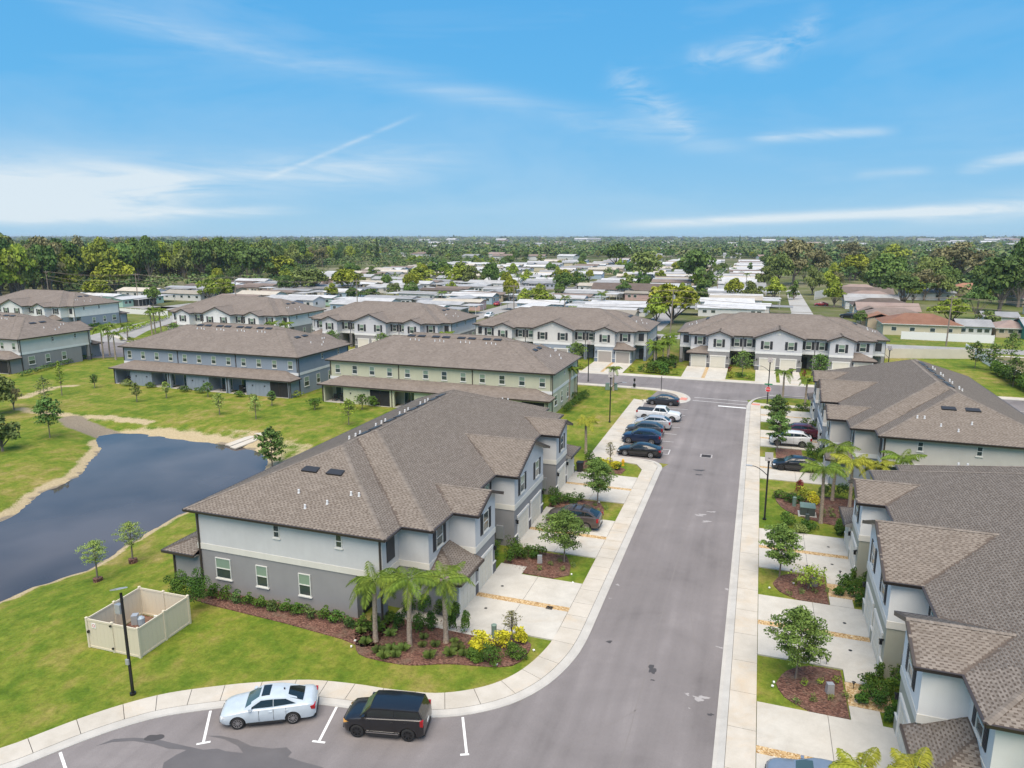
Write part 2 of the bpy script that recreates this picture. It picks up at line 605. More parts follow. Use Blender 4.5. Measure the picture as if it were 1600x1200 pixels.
    def shingle_far(N, b):
        p = opos(N)
        v = N.new('ShaderNodeTexVoronoi')
        v.inputs['Scale'].default_value = 3.2
        m = N.new('ShaderNodeMapping')
        m.inputs['Scale'].default_value = (0.9, 0.9, 3.0)
        N.l.new(p, m.inputs[0]); N.l.new(m.outputs[0], v.inputs['Vector'])
        f = N.noise(0.4, 4, 0.6, p)
        w = N.new('ShaderNodeTexWave', bands_direction='Z')
        w.inputs['Scale'].default_value = 3.0
        w.inputs['Distortion'].default_value = 1.0
        w.inputs['Detail'].default_value = 2
        N.l.new(p, w.inputs['Vector'])
        k = N.math('ADD', N.math('MULTIPLY', v.outputs['Color'], 0.35), N.math('MULTIPLY', f, 0.4))
        k = N.math('ADD', k, N.math('MULTIPLY', w.outputs['Fac'], 0.25))
        oi = N.new('ShaderNodeObjectInfo').outputs['Random']
        c = N.ramp(k, [(0.2, (0.130, 0.109, 0.094)), (0.5, (0.178, 0.151, 0.131)), (0.85, (0.240, 0.206, 0.181))])
        N.l.new(c, b.inputs['Base Color'])
        bump(N, b, v.outputs['Distance'], 0.5, 0.03)
    M['roof_far'] = mat('weathered_shingle', (0.2, 0.16, 0.14), 0.95, 0, shingle_far, spec=0.15)
    M['vinyl'] = mat('beige_vinyl', (0.60, 0.54, 0.42), 0.5)
    M['vinyl_w'] = mat('white_vinyl', (0.75, 0.75, 0.74), 0.5)
    M['solar'] = mat('solar_cell', (0.03, 0.035, 0.055), 0.15, spec=0.8)
    M['lampgrey'] = mat('lamp_grey', (0.45, 0.46, 0.47), 0.4, 0.4)
    M['wood'] = worn((0.18, 0.14, 0.11), (0.27, 0.23, 0.19), 3, 0.3, 30, 0.9, name='pole_wood')
    M['bark'] = worn((0.13, 0.105, 0.085), (0.24, 0.20, 0.165), 4, 0.5, 25, 0.95, world=False, name='bark')
    M['palmbark'] = worn((0.20, 0.145, 0.10), (0.46, 0.38, 0.30), 7, 0.7, 14, 0.95, world=False, name='palm_bark')
    M['palmshaft'] = mat('palm_crownshaft', (0.20, 0.26, 0.08), 0.6)
    L = leafmat
    M['l_oak'] = L('leaf_oak', (0.040, 0.085, 0.018), (0.145, 0.235, 0.055))
    M['l_elm'] = L('leaf_elm', (0.045, 0.092, 0.019), (0.175, 0.28, 0.06), 0.15)
    M['l_lime'] = L('leaf_lime', (0.095, 0.15, 0.018), (0.33, 0.41, 0.05), 0.2)
    M['l_gold'] = L('leaf_golden', (0.11, 0.145, 0.016), (0.36, 0.385, 0.04), 0.08)
    M['l_dark'] = L('leaf_dark', (0.033, 0.070, 0.020), (0.125, 0.20, 0.05))
    M['l_olive'] = L('leaf_olive', (0.072, 0.108, 0.030), (0.22, 0.275, 0.075))
    M['l_brown'] = L('leaf_bare_twigs', (0.10, 0.10, 0.045), (0.26, 0.245, 0.115), 0.10)
    M['l_cypress'] = L('leaf_cypress', (0.13, 0.20, 0.04), (0.36, 0.46, 0.12), 0.1)
    M['l_palm'] = L('leaf_palm', (0.04, 0.085, 0.01), (0.20, 0.28, 0.035), 0.2, nscale=1.5)
    M['l_palmy'] = L('leaf_palm_yellow', (0.12, 0.15, 0.01), (0.36, 0.36, 0.045), 0.2, nscale=1.5)
    M['l_hedge'] = L('leaf_hedge', (0.022, 0.058, 0.010), (0.10, 0.19, 0.025), 0.25, nscale=2)
    M['l_yellow'] = L('leaf_croton', (0.25, 0.25, 0.01), (0.66, 0.60, 0.04), 0.1, nscale=2)
    M['l_red'] = L('leaf_red', (0.10, 0.02, 0.02), (0.30, 0.06, 0.05), 0.1, nscale=2)
    M['l_tuft'] = L('leaf_grass_tuft', (0.09, 0.15, 0.03), (0.26, 0.36, 0.09), 0.2, nscale=2)
    M['white_flower'] = mat('white_flower', (0.8, 0.8, 0.78), 0.7)
    M['rubber'] = mat('tyre_rubber', (0.015, 0.015, 0.015), 0.85)
    M['rim'] = mat('alloy', (0.42, 0.42, 0.43), 0.3, 0.8)
    M['rimdark'] = mat('dark_wheel', (0.03, 0.03, 0.032), 0.4, 0.3)
    M['carglass'] = mat('car_glass', (0.012, 0.016, 0.016), 0.05, spec=0.8)
    M['carglass_l'] = mat('windscreen', (0.055, 0.085, 0.08), 0.06, spec=0.9)
    M['taillight'] = mat('tail_light', (0.30, 0.01, 0.012), 0.2)
    M['headlight'] = mat('head_light', (0.62, 0.64, 0.66), 0.12)
    M['amber'] = mat('amber_lens', (0.65, 0.33, 0.08), 0.2)
    M['trim'] = mat('black_trim', (0.018, 0.018, 0.019), 0.55)
    M['chrome'] = mat('chrome', (0.6, 0.6, 0.6), 0.15, 1.0)


materials()


def carpaint(name, c, metal=0.0, rough=0.28):
    def bld(N, b):
        b.inputs['Coat Weight'].default_value = 0.7
        b.inputs['Coat Roughness'].default_value = 0.06
        f = N.noise(3.0, 4, 0.6, opos(N))
        N.l.new(N.ramp(f, [(0.35, tuple(x * 0.95 for x in c)), (0.65, tuple(min(1, x * 1.05) for x in c))]), b.inputs['Base Color'])
        N.l.new(N.rng(N.noise(11, 3, 0.6, opos(N)), 0.4, 0.7, rough, rough + 0.12), b.inputs['Roughness'])
    return mat(name, c, rough, metal, bld)

# ------------------------------------------------------------------ geometry helpers
def catmull(pts, step=0.5):
    P = [Vector((p[0], p[1])) for p in pts]
    out = []
    for i in range(len(P) - 1):
        a, b, c, d = P[max(i - 1, 0)], P[i], P[i + 1], P[min(i + 2, len(P) - 1)]
        n = max(2, int((c - b).length / step))
        for k in range(n):
            t = k / n
            q = 0.5 * ((2 * b) + (c - a) * t + (2 * a - 5 * b + 4 * c - d) * t * t + (3 * b - a - 3 * c + d) * t ** 3)
            out.append((q.x, q.y))
    out.append((P[-1].x, P[-1].y))
    return out


def offset(line, d):
    """left-hand offset of an open polyline"""
    out = []
    n = len(line)
    for i in range(n):
        a, b = line[max(i - 1, 0)], line[min(i + 1, n - 1)]
        dx, dy = b[0] - a[0], b[1] - a[1]
        L = math.hypot(dx, dy) or 1
        out.append((line[i][0] - dy / L * d, line[i][1] + dx / L * d))
    return out


def sd_poly(x, y, poly):
    """signed distance (numpy), negative inside"""
    x, y = np.asarray(x, float), np.asarray(y, float)
    d = np.full(x.shape, 1e18)
    inside = np.zeros(x.shape, bool)
    n = len(poly)
    for i in range(n):
        ax, ay = poly[i]; bx, by = poly[(i + 1) % n]
        ex, ey = bx - ax, by - ay
        wx, wy = x - ax, y - ay
        t = np.clip((wx * ex + wy * ey) / (ex * ex + ey * ey), 0, 1)
        d = np.minimum(d, (wx - ex * t) ** 2 + (wy - ey * t) ** 2)
        c = ((ay > y) != (by > y)) & (x < (bx - ax) * (y - ay) / ((by - ay) if by != ay else 1e-9) + ax)
        inside ^= c
    d = np.sqrt(d)
    return np.where(inside, -d, d)


def sd_line(x, y, line):
    x, y = np.asarray(x, float), np.asarray(y, float)
    d = np.full(x.shape, 1e18)
    for i in range(len(line) - 1):
        ax, ay = line[i]; bx, by = line[i + 1]
        ex, ey = bx - ax, by - ay
        wx, wy = x - ax, y - ay
        t = np.clip((wx * ex + wy * ey) / (ex * ex + ey * ey), 0, 1)
        d = np.minimum(d, (wx - ex * t) ** 2 + (wy - ey * t) ** 2)
    return np.sqrt(d)


POND = catmull([(-48.6, 14), (-48.76, 31.3), (-48.2, 34.5), (-47.2, 37.5), (-48.2, 41.6), (-49.0, 49.6), (-48.6, 57), (-50.5, 62.5), (-54.5, 66.2), (-59.3, 67.6), (-65.6, 67.5), (-70.5, 67.6),
                (-75.2, 66.6), (-76.0, 64.6), (-73.6, 61.5), (-70.2, 57.0), (-67.0, 52.5), (-65.9, 47.3), (-63.5, 44.0), (-62.7, 40.5), (-61.0, 30), (-60, 14), (-57, 4), (-51, 4), (-48.6, 14)], 1.5)[:-1]
MUD = [(-88.2, 69.5), (-84, 67.2), (-79.5, 66.2), (-74.5, 65.6)]
TRAIL = [(-104.7, 75.5), (-106.5, 79.2), (-107.4, 82.5), (-105.5, 84.5)]


def ground_z(x, y):
    d = sd_poly(x, y, POND)
    z = np.where(d < 0, -1.0 - np.minimum(1.2, -d * 0.3), -1.0 + 1.0 * (1 - (1 - np.clip(d / 8.5, 0, 1)) ** 2.0))
    z = z + np.where((d > 0) & (d < 2.5), 0.06 * np.sin(x * 1.7 + y * 2.3), 0)
    dm = sd_line(x, y, MUD)
    return np.where(d > 0, z - 0.5 * np.exp(-(dm / 3.0) ** 2), z)


def gz(x, y):
    return float(ground_z(np.array([x]), np.array([y]))[0])


def build_ground():
    def axis(lo, hi, f0, f1, step):
        c = [-9000, -4000, -2000, -1100, -700, -450, -300, -220, -170]
        a = [v for v in c if v < f0 - 12]
        if lo < f0 and (not a or a[-1] < f0 - 12):
            pass
        b = list(np.arange(f0, f1 + 0.01, step))
        r = [v for v in [f1 + 12, f1 + 40, f1 + 100, 200, 320, 480, 700, 1000, 1500, 2500, 4500, 9000] if v > f1 + 6]
        return np.array(sorted(set(a + b + r)))
    xs = axis(0, 0, -112, -36, 0.8)
    ys = axis(0, 0, 0, 98, 0.8)
    X, Y = np.meshgrid(xs, ys)
    Z = ground_z(X, Y)
    Z = np.where((X < -111) | (X > -37) | (Y < 1) | (Y > 97), 0.0, Z)
    nx, ny = len(xs), len(ys)
    verts = np.stack([X.ravel(), Y.ravel(), Z.ravel()], 1)
    idx = np.arange(nx * ny).reshape(ny, nx)
    faces = np.stack([idx[:-1, :-1].ravel(), idx[:-1, 1:].ravel(), idx[1:, 1:].ravel(), idx[1:, :-1].ravel()], 1)
    me = bpy.data.meshes.new('ground')
    me.from_pydata(verts.tolist(), [], faces.tolist())
    me.materials.append(M['grass'])
    d = sd_poly(X, Y, POND)
    wside = np.clip((-X - 52) / 10, 0, 1)   # the west and north shores are wider beaches
    north = np.clip((Y - 60) / 6, 0, 1)
    width = 1.1 + 0.7 * wside + 2.0 * north
    sand = np.clip(1.15 - d / width, 0, 1)
    sand = np.maximum(sand, 0.75 * np.exp(-(np.minimum(sd_line(X, Y, TRAIL), sd_line(X, Y, [(-98.5, 70), (-94, 69.3), (-89.5, 70.4), (-82, 70.5), (-76, 71)])) / 1.3) ** 2))
    sand = np.maximum(sand, 0.55 * np.exp(-(sd_line(X, Y, [(-62, 71), (-50, 67.5), (-46, 62)]) / 2.5) ** 2))
    mud = np.exp(-(sd_line(X, Y, MUD) / 1.7) ** 2) * 1.1
    mud = np.where(d < 0.35, np.maximum(mud, 0.62), mud)
    far = np.clip((Y - 185) / 12, 0, 1) * 0.85 + np.clip((np.hypot(X, Y) - 420) / 400, 0, 1) * 0.15
    far = np.where((X > 30) & (Y < 260), 0, far)
    for nm, a in (('sand', sand), ('mud', mud), ('far', far)):
        at = me.attributes.new(nm, 'FLOAT', 'POINT')
        at.data.foreach_set('value', a.ravel().astype(np.float32))
    me.polygons.foreach_set('use_smooth', [True] * len(me.polygons))
    tag(obj('ground', me), kind='structure')
    w = MB()
    w.quad((-84, -6, -1.0), (-42, -6, -1.0), (-42, 74, -1.0), (-84, 74, -1.0))
    tag(w.build('pond_water', M['water']), kind='structure')


build_ground()


def struct(o, label=None):
    o['kind'] = 'structure'
    if label:
        o['label'] = label
    return o


def sheet(name, poly, z, m, th=0.0, parent=None):
    b = MB()
    if th:
        b.prism(poly, z - th, z)
    else:
        n = len(poly)
        a = sum(poly[i][0] * poly[(i + 1) % n][1] - poly[(i + 1) % n][0] * poly[i][1] for i in range(n))
        b.poly([(p[0], p[1], z) for p in (poly if a > 0 else poly[::-1])])
    return b.build(name, M[m] if isinstance(m, str) else m, parent)


# west kerb of the street: the lawn-side edge of the walk, drawn from the south-west corner up the street
W_EDGE_PX = [(-180, 1225), (0, 1172), (60, 1150), (120, 1127), (192.5, 1103), (265, 1085), (352, 1073), (410, 1068), (482, 1064.6), (555, 1071), (600, 1078), (635, 1082),
             (680, 1085.4), (725, 1081.5), (770, 1071), (806, 1054.5), (833, 1035), (854, 1014), (863, 1002)]
WALK_W, GUT_W = 1.37, 0.53
west_line = catmull([G(*p) for p in W_EDGE_PX] + [(-10.36, 39.2), (-10.36, 44), (-10.36, 55), (-10.36, 65), (-10.36, 71.6)], 0.5)
# the edges of walk, gutter and asphalt are offsets of that line (to the right of its direction)
w1, w2 = offset(west_line, -WALK_W), offset(west_line, -WALK_W - GUT_W)


def resample(line, d):
    """cumulative length helper: returns indices every d metres"""
    out, acc = [0], 0
    for i in range(1, len(line)):
        acc += math.hypot(line[i][0] - line[i - 1][0], line[i][1] - line[i - 1][1])
        if acc >= d:
            out.append(i); acc = 0
    if out[-1] != len(line) - 1:
        out.append(len(line) - 1)
    return out


def slab_mesh(a, b, z0, z1, gap=0.016):
    """one concrete slab between two edge polylines, ends pulled in by half a joint"""
    def pull(l):
        l = [Vector(p) for p in l]
        l[0] = l[0] + (l[1] - l[0]).normalized() * gap
        l[-1] = l[-1] + (l[-2] - l[-1]).normalized() * gap
        return [(p.x, p.y) for p in l]
    a, b = pull(a), pull(b)
    m = MB()
    n = len(a)
    V = [(p[0], p[1], z1) for p in a] + [(p[0], p[1], z1) for p in b] + [(p[0], p[1], z0) for p in a] + [(p[0], p[1], z0) for p in b]
    F = []
    for i in range(n - 1):
        F.append((n + i, n + i + 1, i + 1, i))
        F.append((i, i + 1, 2 * n + i + 1, 2 * n + i))
        F.append((n + i + 1, n + i, 3 * n + i, 3 * n + i + 1))
    F.append((0, 2 * n, 3 * n, n))
    F.append((n - 1, 2 * n - 1, 4 * n - 1, 3 * n - 1))
    return m.add(V, F)


def gutter_mesh(a, b, z_in, z_out):
    """valley kerb: high at the walk, low lip at the road"""
    m = MB()
    n = len(a)
    for i in range(n - 1):
        mid0 = tuple((a[i][k] * 0.35 + b[i][k] * 0.65) for k in (0, 1))
        mid1 = tuple((a[i + 1][k] * 0.35 + b[i + 1][k] * 0.65) for k in (0, 1))
        m.quad((*mid0, z_out - 0.012), (*mid1, z_out - 0.012), (*a[i + 1], z_in), (*a[i], z_in))
        m.quad((*b[i], z_out + 0.01), (*b[i + 1], z_out + 0.01), (*mid1, z_out - 0.012), (*mid0, z_out - 0.012))
        m.quad((*b[i], -0.02), (*b[i + 1], -0.02), (*b[i + 1], z_out + 0.01), (*b[i], z_out + 0.01))
    return m


ZW, ZA = 0.105, 0.012   # top of walks, top of asphalt
VOUT = 0.03


def walk_run(name, line, idx_step, slab_len, side=-1, wid=WALK_W, gut=GUT_W, matn='walk'):
    a = line
    b = offset(line, side * wid)
    c = offset(line, side * (wid + gut))
    base = MB()
    n = len(a)
    for i in range(n - 1):
        q = [(*a[i], 0.06), (*a[i + 1], 0.06), (*b[i + 1], 0.06), (*b[i], 0.06)]
        base.quad(*(q if side > 0 else q[::-1]))
    root = struct(base.build(name, M['joint']))
    ids = resample(line, slab_len)
    for i, j in zip(ids[:-1], ids[1:]):
        bb = [b[k] for k in range(i, j + 1)]
        aa = [a[k] for k in range(i, j + 1)]
        # a thin joint along the gutter
        sh = offset(bb, -side * 0.02)
        m = slab_mesh(aa, sh, 0.0, ZW) if side < 0 else slab_mesh(sh, aa, 0.0, ZW)
        m.build('slab', M[matn], root)
    ids = resample(line, slab_len * 2)
    for i, j in zip(ids[:-1], ids[1:]):
        bb = [b[k] for k in range(i, j + 1)]
        cc = [c[k] for k in range(i, j + 1)]
        g = gutter_mesh(bb, cc, ZW - 0.01, VOUT) if side > 0 else gutter_mesh(bb[::-1], cc[::-1], ZW - 0.01, VOUT)
        g.build('kerb_section', M['kerb'], root)
    return root


def straight(p, q, step=0.5):
    L = math.hypot(q[0] - p[0], q[1] - p[1])
    n = max(1, int(L / step))
    return [(p[0] + (q[0] - p[0]) * k / n, p[1] + (q[1] - p[1]) * k / n) for k in range(n + 1)]


# asphalt: street, parking bays and the cross road, each its own sheet
sheet('street_asphalt', [(-90, -60), (6, -60), (-0.3, 20)] + [(-0.30, y) for y in (25, 108)] + [(-1.5, 113.6), (-14, 113.6), (-15.0, 104), (-13.9, 75.3), (-8.0, 74.6)] +
      [(p[0] - 0.2, p[1]) for p in offset(west_line, -WALK_W - GUT_W + 0.25)[::-1]] + [(-60, 6)], ZA, 'asphalt')['kind'] = 'structure'
sheet('crossroad_asphalt', [(-300, 150), (-170, 131), (-158, 128.5), (-120, 123), (-60, 122.6), (60, 122.6), (60, 109.5), (5, 113.2), (-3, 108), (-8.6, 104.6), (-12, 112.5), (-60, 114), (-100, 113.8), (-118, 112), (-126, 106), (-131, 94), (-136, 70), (-141, 70), (-139, 95), (-140, 115), (-150, 123), (-170, 126), (-300, 146)], ZA + 0.004, 'asphalt')['kind'] = 'structure'

walk_run('sidewalk', west_line, 0, 1.55)
east_a = straight((1.30, 12), (1.30, 106.3))
walk_run('sidewalk', east_a, 0, 3.0, side=1)
# north-west: walk round the parking bays
sheet('sidewalk', [(-10.36, 71.6), (-8.97, 71.6), (-8.97, 73.4), (-9.6, 74.5), (-10.8, 74.9), (-14.0, 75.2), (-15.2, 104.0), (-16.75, 104.6), (-16.7, 73.5), (-12.5, 73.6), (-11.2, 73.3)], ZW, 'walk', 0.1)['kind'] = 'structure'
g_ = offset(catmull([(-8.97, 71.6), (-8.97, 73.2), (-9.6, 74.5), (-10.8, 74.95), (-13.95, 75.25)], 0.3), 0)
struct(gutter_mesh(g_[::-1], offset(g_, -0.5)[::-1], ZW - 0.01, VOUT).build('kerb', M['kerb']))
g_ = straight((-14.0, 75.4), (-15.2, 104.0), 2)
struct(gutter_mesh(g_[::-1], offset(g_, -0.28)[::-1], ZW - 0.01, VOUT).build('kerb', M['kerb']))
for y in np.arange(77.5, 104, 3.0):
    x = -14.0 - (y - 75.4) * 0.042
    MB().box(x - 1.9, x + 0.0, y - 0.015, y + 0.015, ZW, ZW + 0.003).build('joint', M['joint']).__setitem__('kind', 'structure')
# the bulb at the junction
bulb = catmull([(-60, 112.2), (-40, 112.2), (-25, 112.2), (-18, 112.1), (-14.2, 111.7), (-11.6, 110.2), (-10.5, 107.8), (-10.6, 105.9), (-12.0, 104.9), (-15.4, 104.6)], 0.6)
walk_run('sidewalk', bulb, 0, 1.6, side=1, wid=1.3, gut=0.45)
sheet('tactile_pad', [(-10.2, 106.2), (-9.2, 106.0), (-9.1, 107.6), (-10.1, 107.9)], ZW + 0.006, mat('tactile_red', (0.55, 0.22, 0.17), 0.8))['kind'] = 'structure'
sheet('tactile_pad', [(0.05, 106.2), (1.2, 106.2), (1.25, 107.2), (0.15, 107.2)], ZW + 0.006, bpy.data.materials['tactile_red'])['kind'] = 'structure'
rc = catmull([(-0.07, 106.0), (0.1, 108.0), (0.75, 110.5), (2.0, 112.4), (4.0, 113.6), (7.3, 114.1), (60, 114.1)], 0.6)
struct(gutter_mesh(rc[::-1], offset(rc, 0.45)[::-1], ZW - 0.02, VOUT).build('kerb', M['kerb']))
sheet('sidewalk', [(-0.07, 106.3), (1.3, 106.3), (12, 106.3), (12, 107.7), (1.5, 107.7), (0.3, 108.1)], ZW, 'walk', 0.1)['kind'] = 'structure'
sheet('sidewalk', [(-118, 123.2), (60, 123.2), (60, 124.5), (-118, 124.5)], ZW, 'walk', 0.1)['kind'] = 'structure'
fk = straight((60, 123.2), (-118, 123.2), 4)
struct(gutter_mesh(fk, offset(fk, 0.5), ZW - 0.01, VOUT).build('kerb', M['kerb']))
# winding road beyond the left townhouses
lw = catmull([(-118, 123.9), (-135, 127), (-150, 133), (-162, 141), (-175, 158)], 1.5)
sheet('sidewalk', lw + offset(lw, 1.4)[::-1], ZW, 'walk', 0.1)['kind'] = 'structure'
sheet('entrance_road', [(-150, 124), (-156, 130), (-160, 140), (-166, 156), (-176, 185), (-168, 187), (-157, 158), (-150, 143), (-142, 131), (-138, 124)], ZA + 0.02, 'asphalt_far')['kind'] = 'structure'
# painted marks
PM = MB()


def mark(pts, m='paint', z=ZA + 0.009):
    return sheet('painted_line', pts, z, m)


def stripe(p, q, w, m='paint', z=ZA + 0.009):
    d = Vector((q[0] - p[0], q[1] - p[1])).normalized()
    n = Vector((-d.y, d.x)) * (w / 2)
    return [(p[0] - n.x, p[1] - n.y), (q[0] - n.x, q[1] - n.y), (q[0] + n.x, q[1] + n.y), (p[0] + n.x, p[1] + n.y)]


for a, b, c, d in (((329, 1111), (318, 1160), (307, 1163.5), (329, 1159.5)), ((526, 1105), (499, 1158), (488, 1158.5), (508, 1161)), ((723, 1121), (729, 1177), (719, 1180), (733, 1179)),
                   ((94, 1176), (104, 1206), (96, 1207), (113, 1204))):
    a, b, c, d = G(*a), G(*b), G(*c), G(*d)
    struct(sheet('painted_line', stripe(a, b, 0.13), ZA + 0.008, 'paint'))
    struct(sheet('painted_line', stripe(c, d, 0.13), ZA + 0.012, 'paint'))
for y in (79.98, 83.34, 86.84, 90.17, 93.39, 96.9, 100.5):
    struct(sheet('painted_line', stripe((-13.9, y - 0.05), (-8.45, y), 0.11), ZA + 0.008, 'paint_old'))
for p, q in (((-13.7, 77.9), (-8.45, 78.1)), ((-8.45, 78.1), (-8.45, 79.98)), ((-13.7, 78.3), (-12.0, 79.8))):
    struct(sheet('painted_line', stripe(p, q, 0.11), ZA + 0.013, 'paint_old'))
for p, q in (((-8.3, 108.9), (-0.55, 108.5)), ((-8.3, 106.7), (-0.65, 106.2))):
    struct(sheet('painted_line', stripe(p, q, 0.2), ZA + 0.014, 'paint_old'))
struct(sheet('painted_line', stripe((-4.5, 104.3), (-0.65, 104.1), 0.55), ZA + 0.014, 'paint'))


def blob(cx, cy, rx, ry, n=22, j=0.25, rot=0.0, seed=1):
    r = random.Random(seed)
    ph = [r.uniform(0, 6.28) for _ in range(4)]
    out = []
    for k in range(n):
        t = 2 * math.pi * k / n
        f = 1 + j * (0.5 * math.sin(2 * t + ph[0]) + 0.35 * math.sin(3 * t + ph[1]) + 0.3 * math.sin(5 * t + ph[2])) + r.uniform(-j, j) * 0.35
        x, y = rx * f * math.cos(t), ry * f * math.sin(t)
        out.append((cx + x * math.cos(rot) - y * math.sin(rot), cy + x * math.sin(rot) + y * math.cos(rot)))
    return out


# the damp patch in front of the parked sedan, with its run-off tongues
damp = [(250, 1215), (256, 1192), (275, 1180), (292, 1172), (262, 1170), (240, 1163), (208, 1158), (175, 1160), (150, 1166), (178, 1155), (210, 1153), (244, 1155), (268, 1161), (290, 1166), (318, 1172), (340, 1170), (352, 1174), (380, 1177), (372, 1166), (352, 1156), (335, 1152), (322, 1150), (345, 1150), (372, 1156), (392, 1166),
        (425, 1170), (448, 1168), (456, 1176), (450, 1183), (470, 1190), (500, 1198), (530, 1210), (540, 1240), (300, 1250)]
struct(sheet('damp_patch', [G(*p) for p in damp], ZA + 0.004, 'wet'))
c_ = G(241, 1153)
struct(sheet('tar_patch', blob(c_[0], c_[1], 0.42, 0.26, seed=4, rot=0.4), ZA + 0.005, 'patch'))
c_ = G(1019, 1046)
struct(sheet('tar_patch', blob(c_[0], c_[1], 0.22, 0.42, seed=9, j=0.5), ZA + 0.005, 'patch'))
for i, (px, py, r_) in enumerate(((952, 1003, .12), (1093, 735, .3), (1110, 1117, .1), (1020, 1063, .07), (1092, 742, .2))):
    c_ = G(px, py)
    struct(sheet('tar_patch', blob(c_[0], c_[1], r_ * 1.5, r_, seed=i, j=0.5), ZA + 0.005, 'patch'))
for i, (px, py, r_) in enumerate(((1094, 805, .5), (1112, 800, .35), (1104, 815, .4), (1094, 1091, .45), (1074, 1085, .16), (1125, 1012, .18), (1136, 921, .2), (965, 914, .18), (953, 935, .1), (1077, 1107, .07))):
    c_ = G(px, py)
    struct(sheet('pale_scuff', blob(c_[0], c_[1], r_ * 0.8, r_ * 0.5, seed=20 + i, j=0.8), ZA + 0.005, 'scuff'))

# driveways, gravel strips, entry paths: built per pair of garages


def driveways(xg, xw, yc, xdir):
    """xg garage plane, xw walk edge, yc centre of the pair; xdir +1 when the walk lies east of the garages"""
    lo, hi = min(xg, xw), max(xg, xw)
    for s in (-1, 1):
        y0, y1 = (yc + 0.28, yc + 3.75) if s > 0 else (yc - 3.75, yc - 0.28)
        mid = lo + (hi - lo) * (0.5 if xdir > 0 else 0.53)
        root = struct(sheet('driveway', [(lo, y0), (hi, y0), (hi, y1), (lo, y1)], 0.04, 'joint'))
        for a, b in ((lo, mid), (mid, hi)):
            MB().box(a + 0.012, b - 0.012, y0, y1, 0.0, 0.085).build('slab', M['drive'], root)
        dr = sheet('drain_cap', blob(xg + xdir * 1.3, yc + s * 1.6, 0.11, 0.11, 10, 0), 0.09, 'trim', 0.0)
        struct(dr)
    g = sheet('gravel_strip', [(lo, yc - 0.28), (hi, yc - 0.28), (hi, yc + 0.28), (lo, yc + 0.28)], 0.075, 'gravel', 0.06)
    g['kind'] = 'stuff'
    # loose stones on the strip
    r = random.Random(int(yc * 7))
    st = MB()
    n = 900 if yc < 60 else 150
    for _ in range(n):
        x, y = r.uniform(lo + .05, hi - .05), yc + r.uniform(-.26, .26)
        q = r.uniform(0.015, 0.04)
        st.add([(x - q, y, .074), (x, y - q * .8, .074), (x + q, y, .074), (x, y + q * .8, .074), (x, y, .074 + q * .8)], [(0, 1, 4), (1, 2, 4), (2, 3, 4), (3, 0, 4)])
    o = st.build('loose_gravel', M['gravel'])
    o['kind'] = 'stuff'


for yc in (41.4, 53.3, 65.2):
    driveways(-16.9, -10.38, yc, 1)
for yc in (31.8, 43.9, 55.8):
    driveways(7.8, 1.32, yc, -1)
for yc in (76.7, 88.6, 100.5):
    driveways(7.8, 1.32, yc, -1)


def far_drive(xc, y0, y1, w=7.4, strip=True):
    for s in (-1, 1):
        a, b = (xc + 0.3, xc + w / 2) if s > 0 else (xc - w / 2, xc - 0.3)
        struct(MB().box(a, b, y0, y1, 0, 0.08).build('driveway', M['drive']))
    if strip:
        o = MB().box(xc - 0.3, xc + 0.3, y0, y1 - 0.2, 0, 0.07).build('gravel_strip', M['gravel'])
        o['kind'] = 'stuff'


for cx in (4.05, -38.2, -79.2, -121.3):
    for d_ in (-12.25, 0, 12.25):
        far_drive(cx + d_, 124.5, 135.8, strip=d_ != 0)

# storm inlet in the street
t_ = tag(empty('storm_drain', (-4.35, 78.9, ZA)), 'square iron storm drain grate set in pale concrete in the middle of the street', 'drain')
b_ = MB()
for a in ((-.66, .66, -.62, -.5), (-.66, .66, .5, .62), (-.66, -.5, -.5, .5), (.5, .66, -.5, .5)):
    b_.box(*a, 0.0, 0.02)
b_.build('concrete_collar', M['scuff'], t_)
MB().box(-.5, .5, -.5, .5, 0.0, 0.006).build('drain_well', M['joint'], t_)
for k in range(9):
    MB().box(-.5, .5, -.46 + k * .11, -.41 + k * .11, 0.006, 0.022).build('grate_bar', M['brown'], t_)
for i, (px, py) in enumerate(((857, 952),)):
    c_ = G(px, py)
    t_ = tag(empty('drain_grate', (c_[0] + 0.05, c_[1] + 0.05, 0.08)), 'small dark drain grate in the gravel strip of the nearest left driveway', 'grate')
    for k in range(5):
        MB().box(-.22, .22, -.2 + k * .09, -.15 + k * .09, 0, .02).build('grate_bar', M['black'], t_)
# broken concrete flume at the pond
c_ = G(385, 688, -0.6)
t_ = tag(empty('concrete_flume', (c_[0], c_[1], gz(*c_) + 0.02), 0.35), 'pale concrete slab flume with a dark gap running down to the pond', 'flume')
t_.rotation_euler = (0.10, 0, -0.28)
MB().box(-1.2, -0.1, -2.2, 1.9, -0.1, 0.06).build('slab', M['walk'], t_)
MB().box(0.12, 1.2, -2.4, 1.9, -0.1, 0.04).build('slab', M['walk'], t_)
MB().box(-1.2, 1.2, 1.93, 2.9, -0.1, 0.10).build('slab', M['walk'], t_)
MB().box(-0.1, 0.12, -2.2, 1.9, -0.15, -0.08).build('channel', M['joint'], t_)

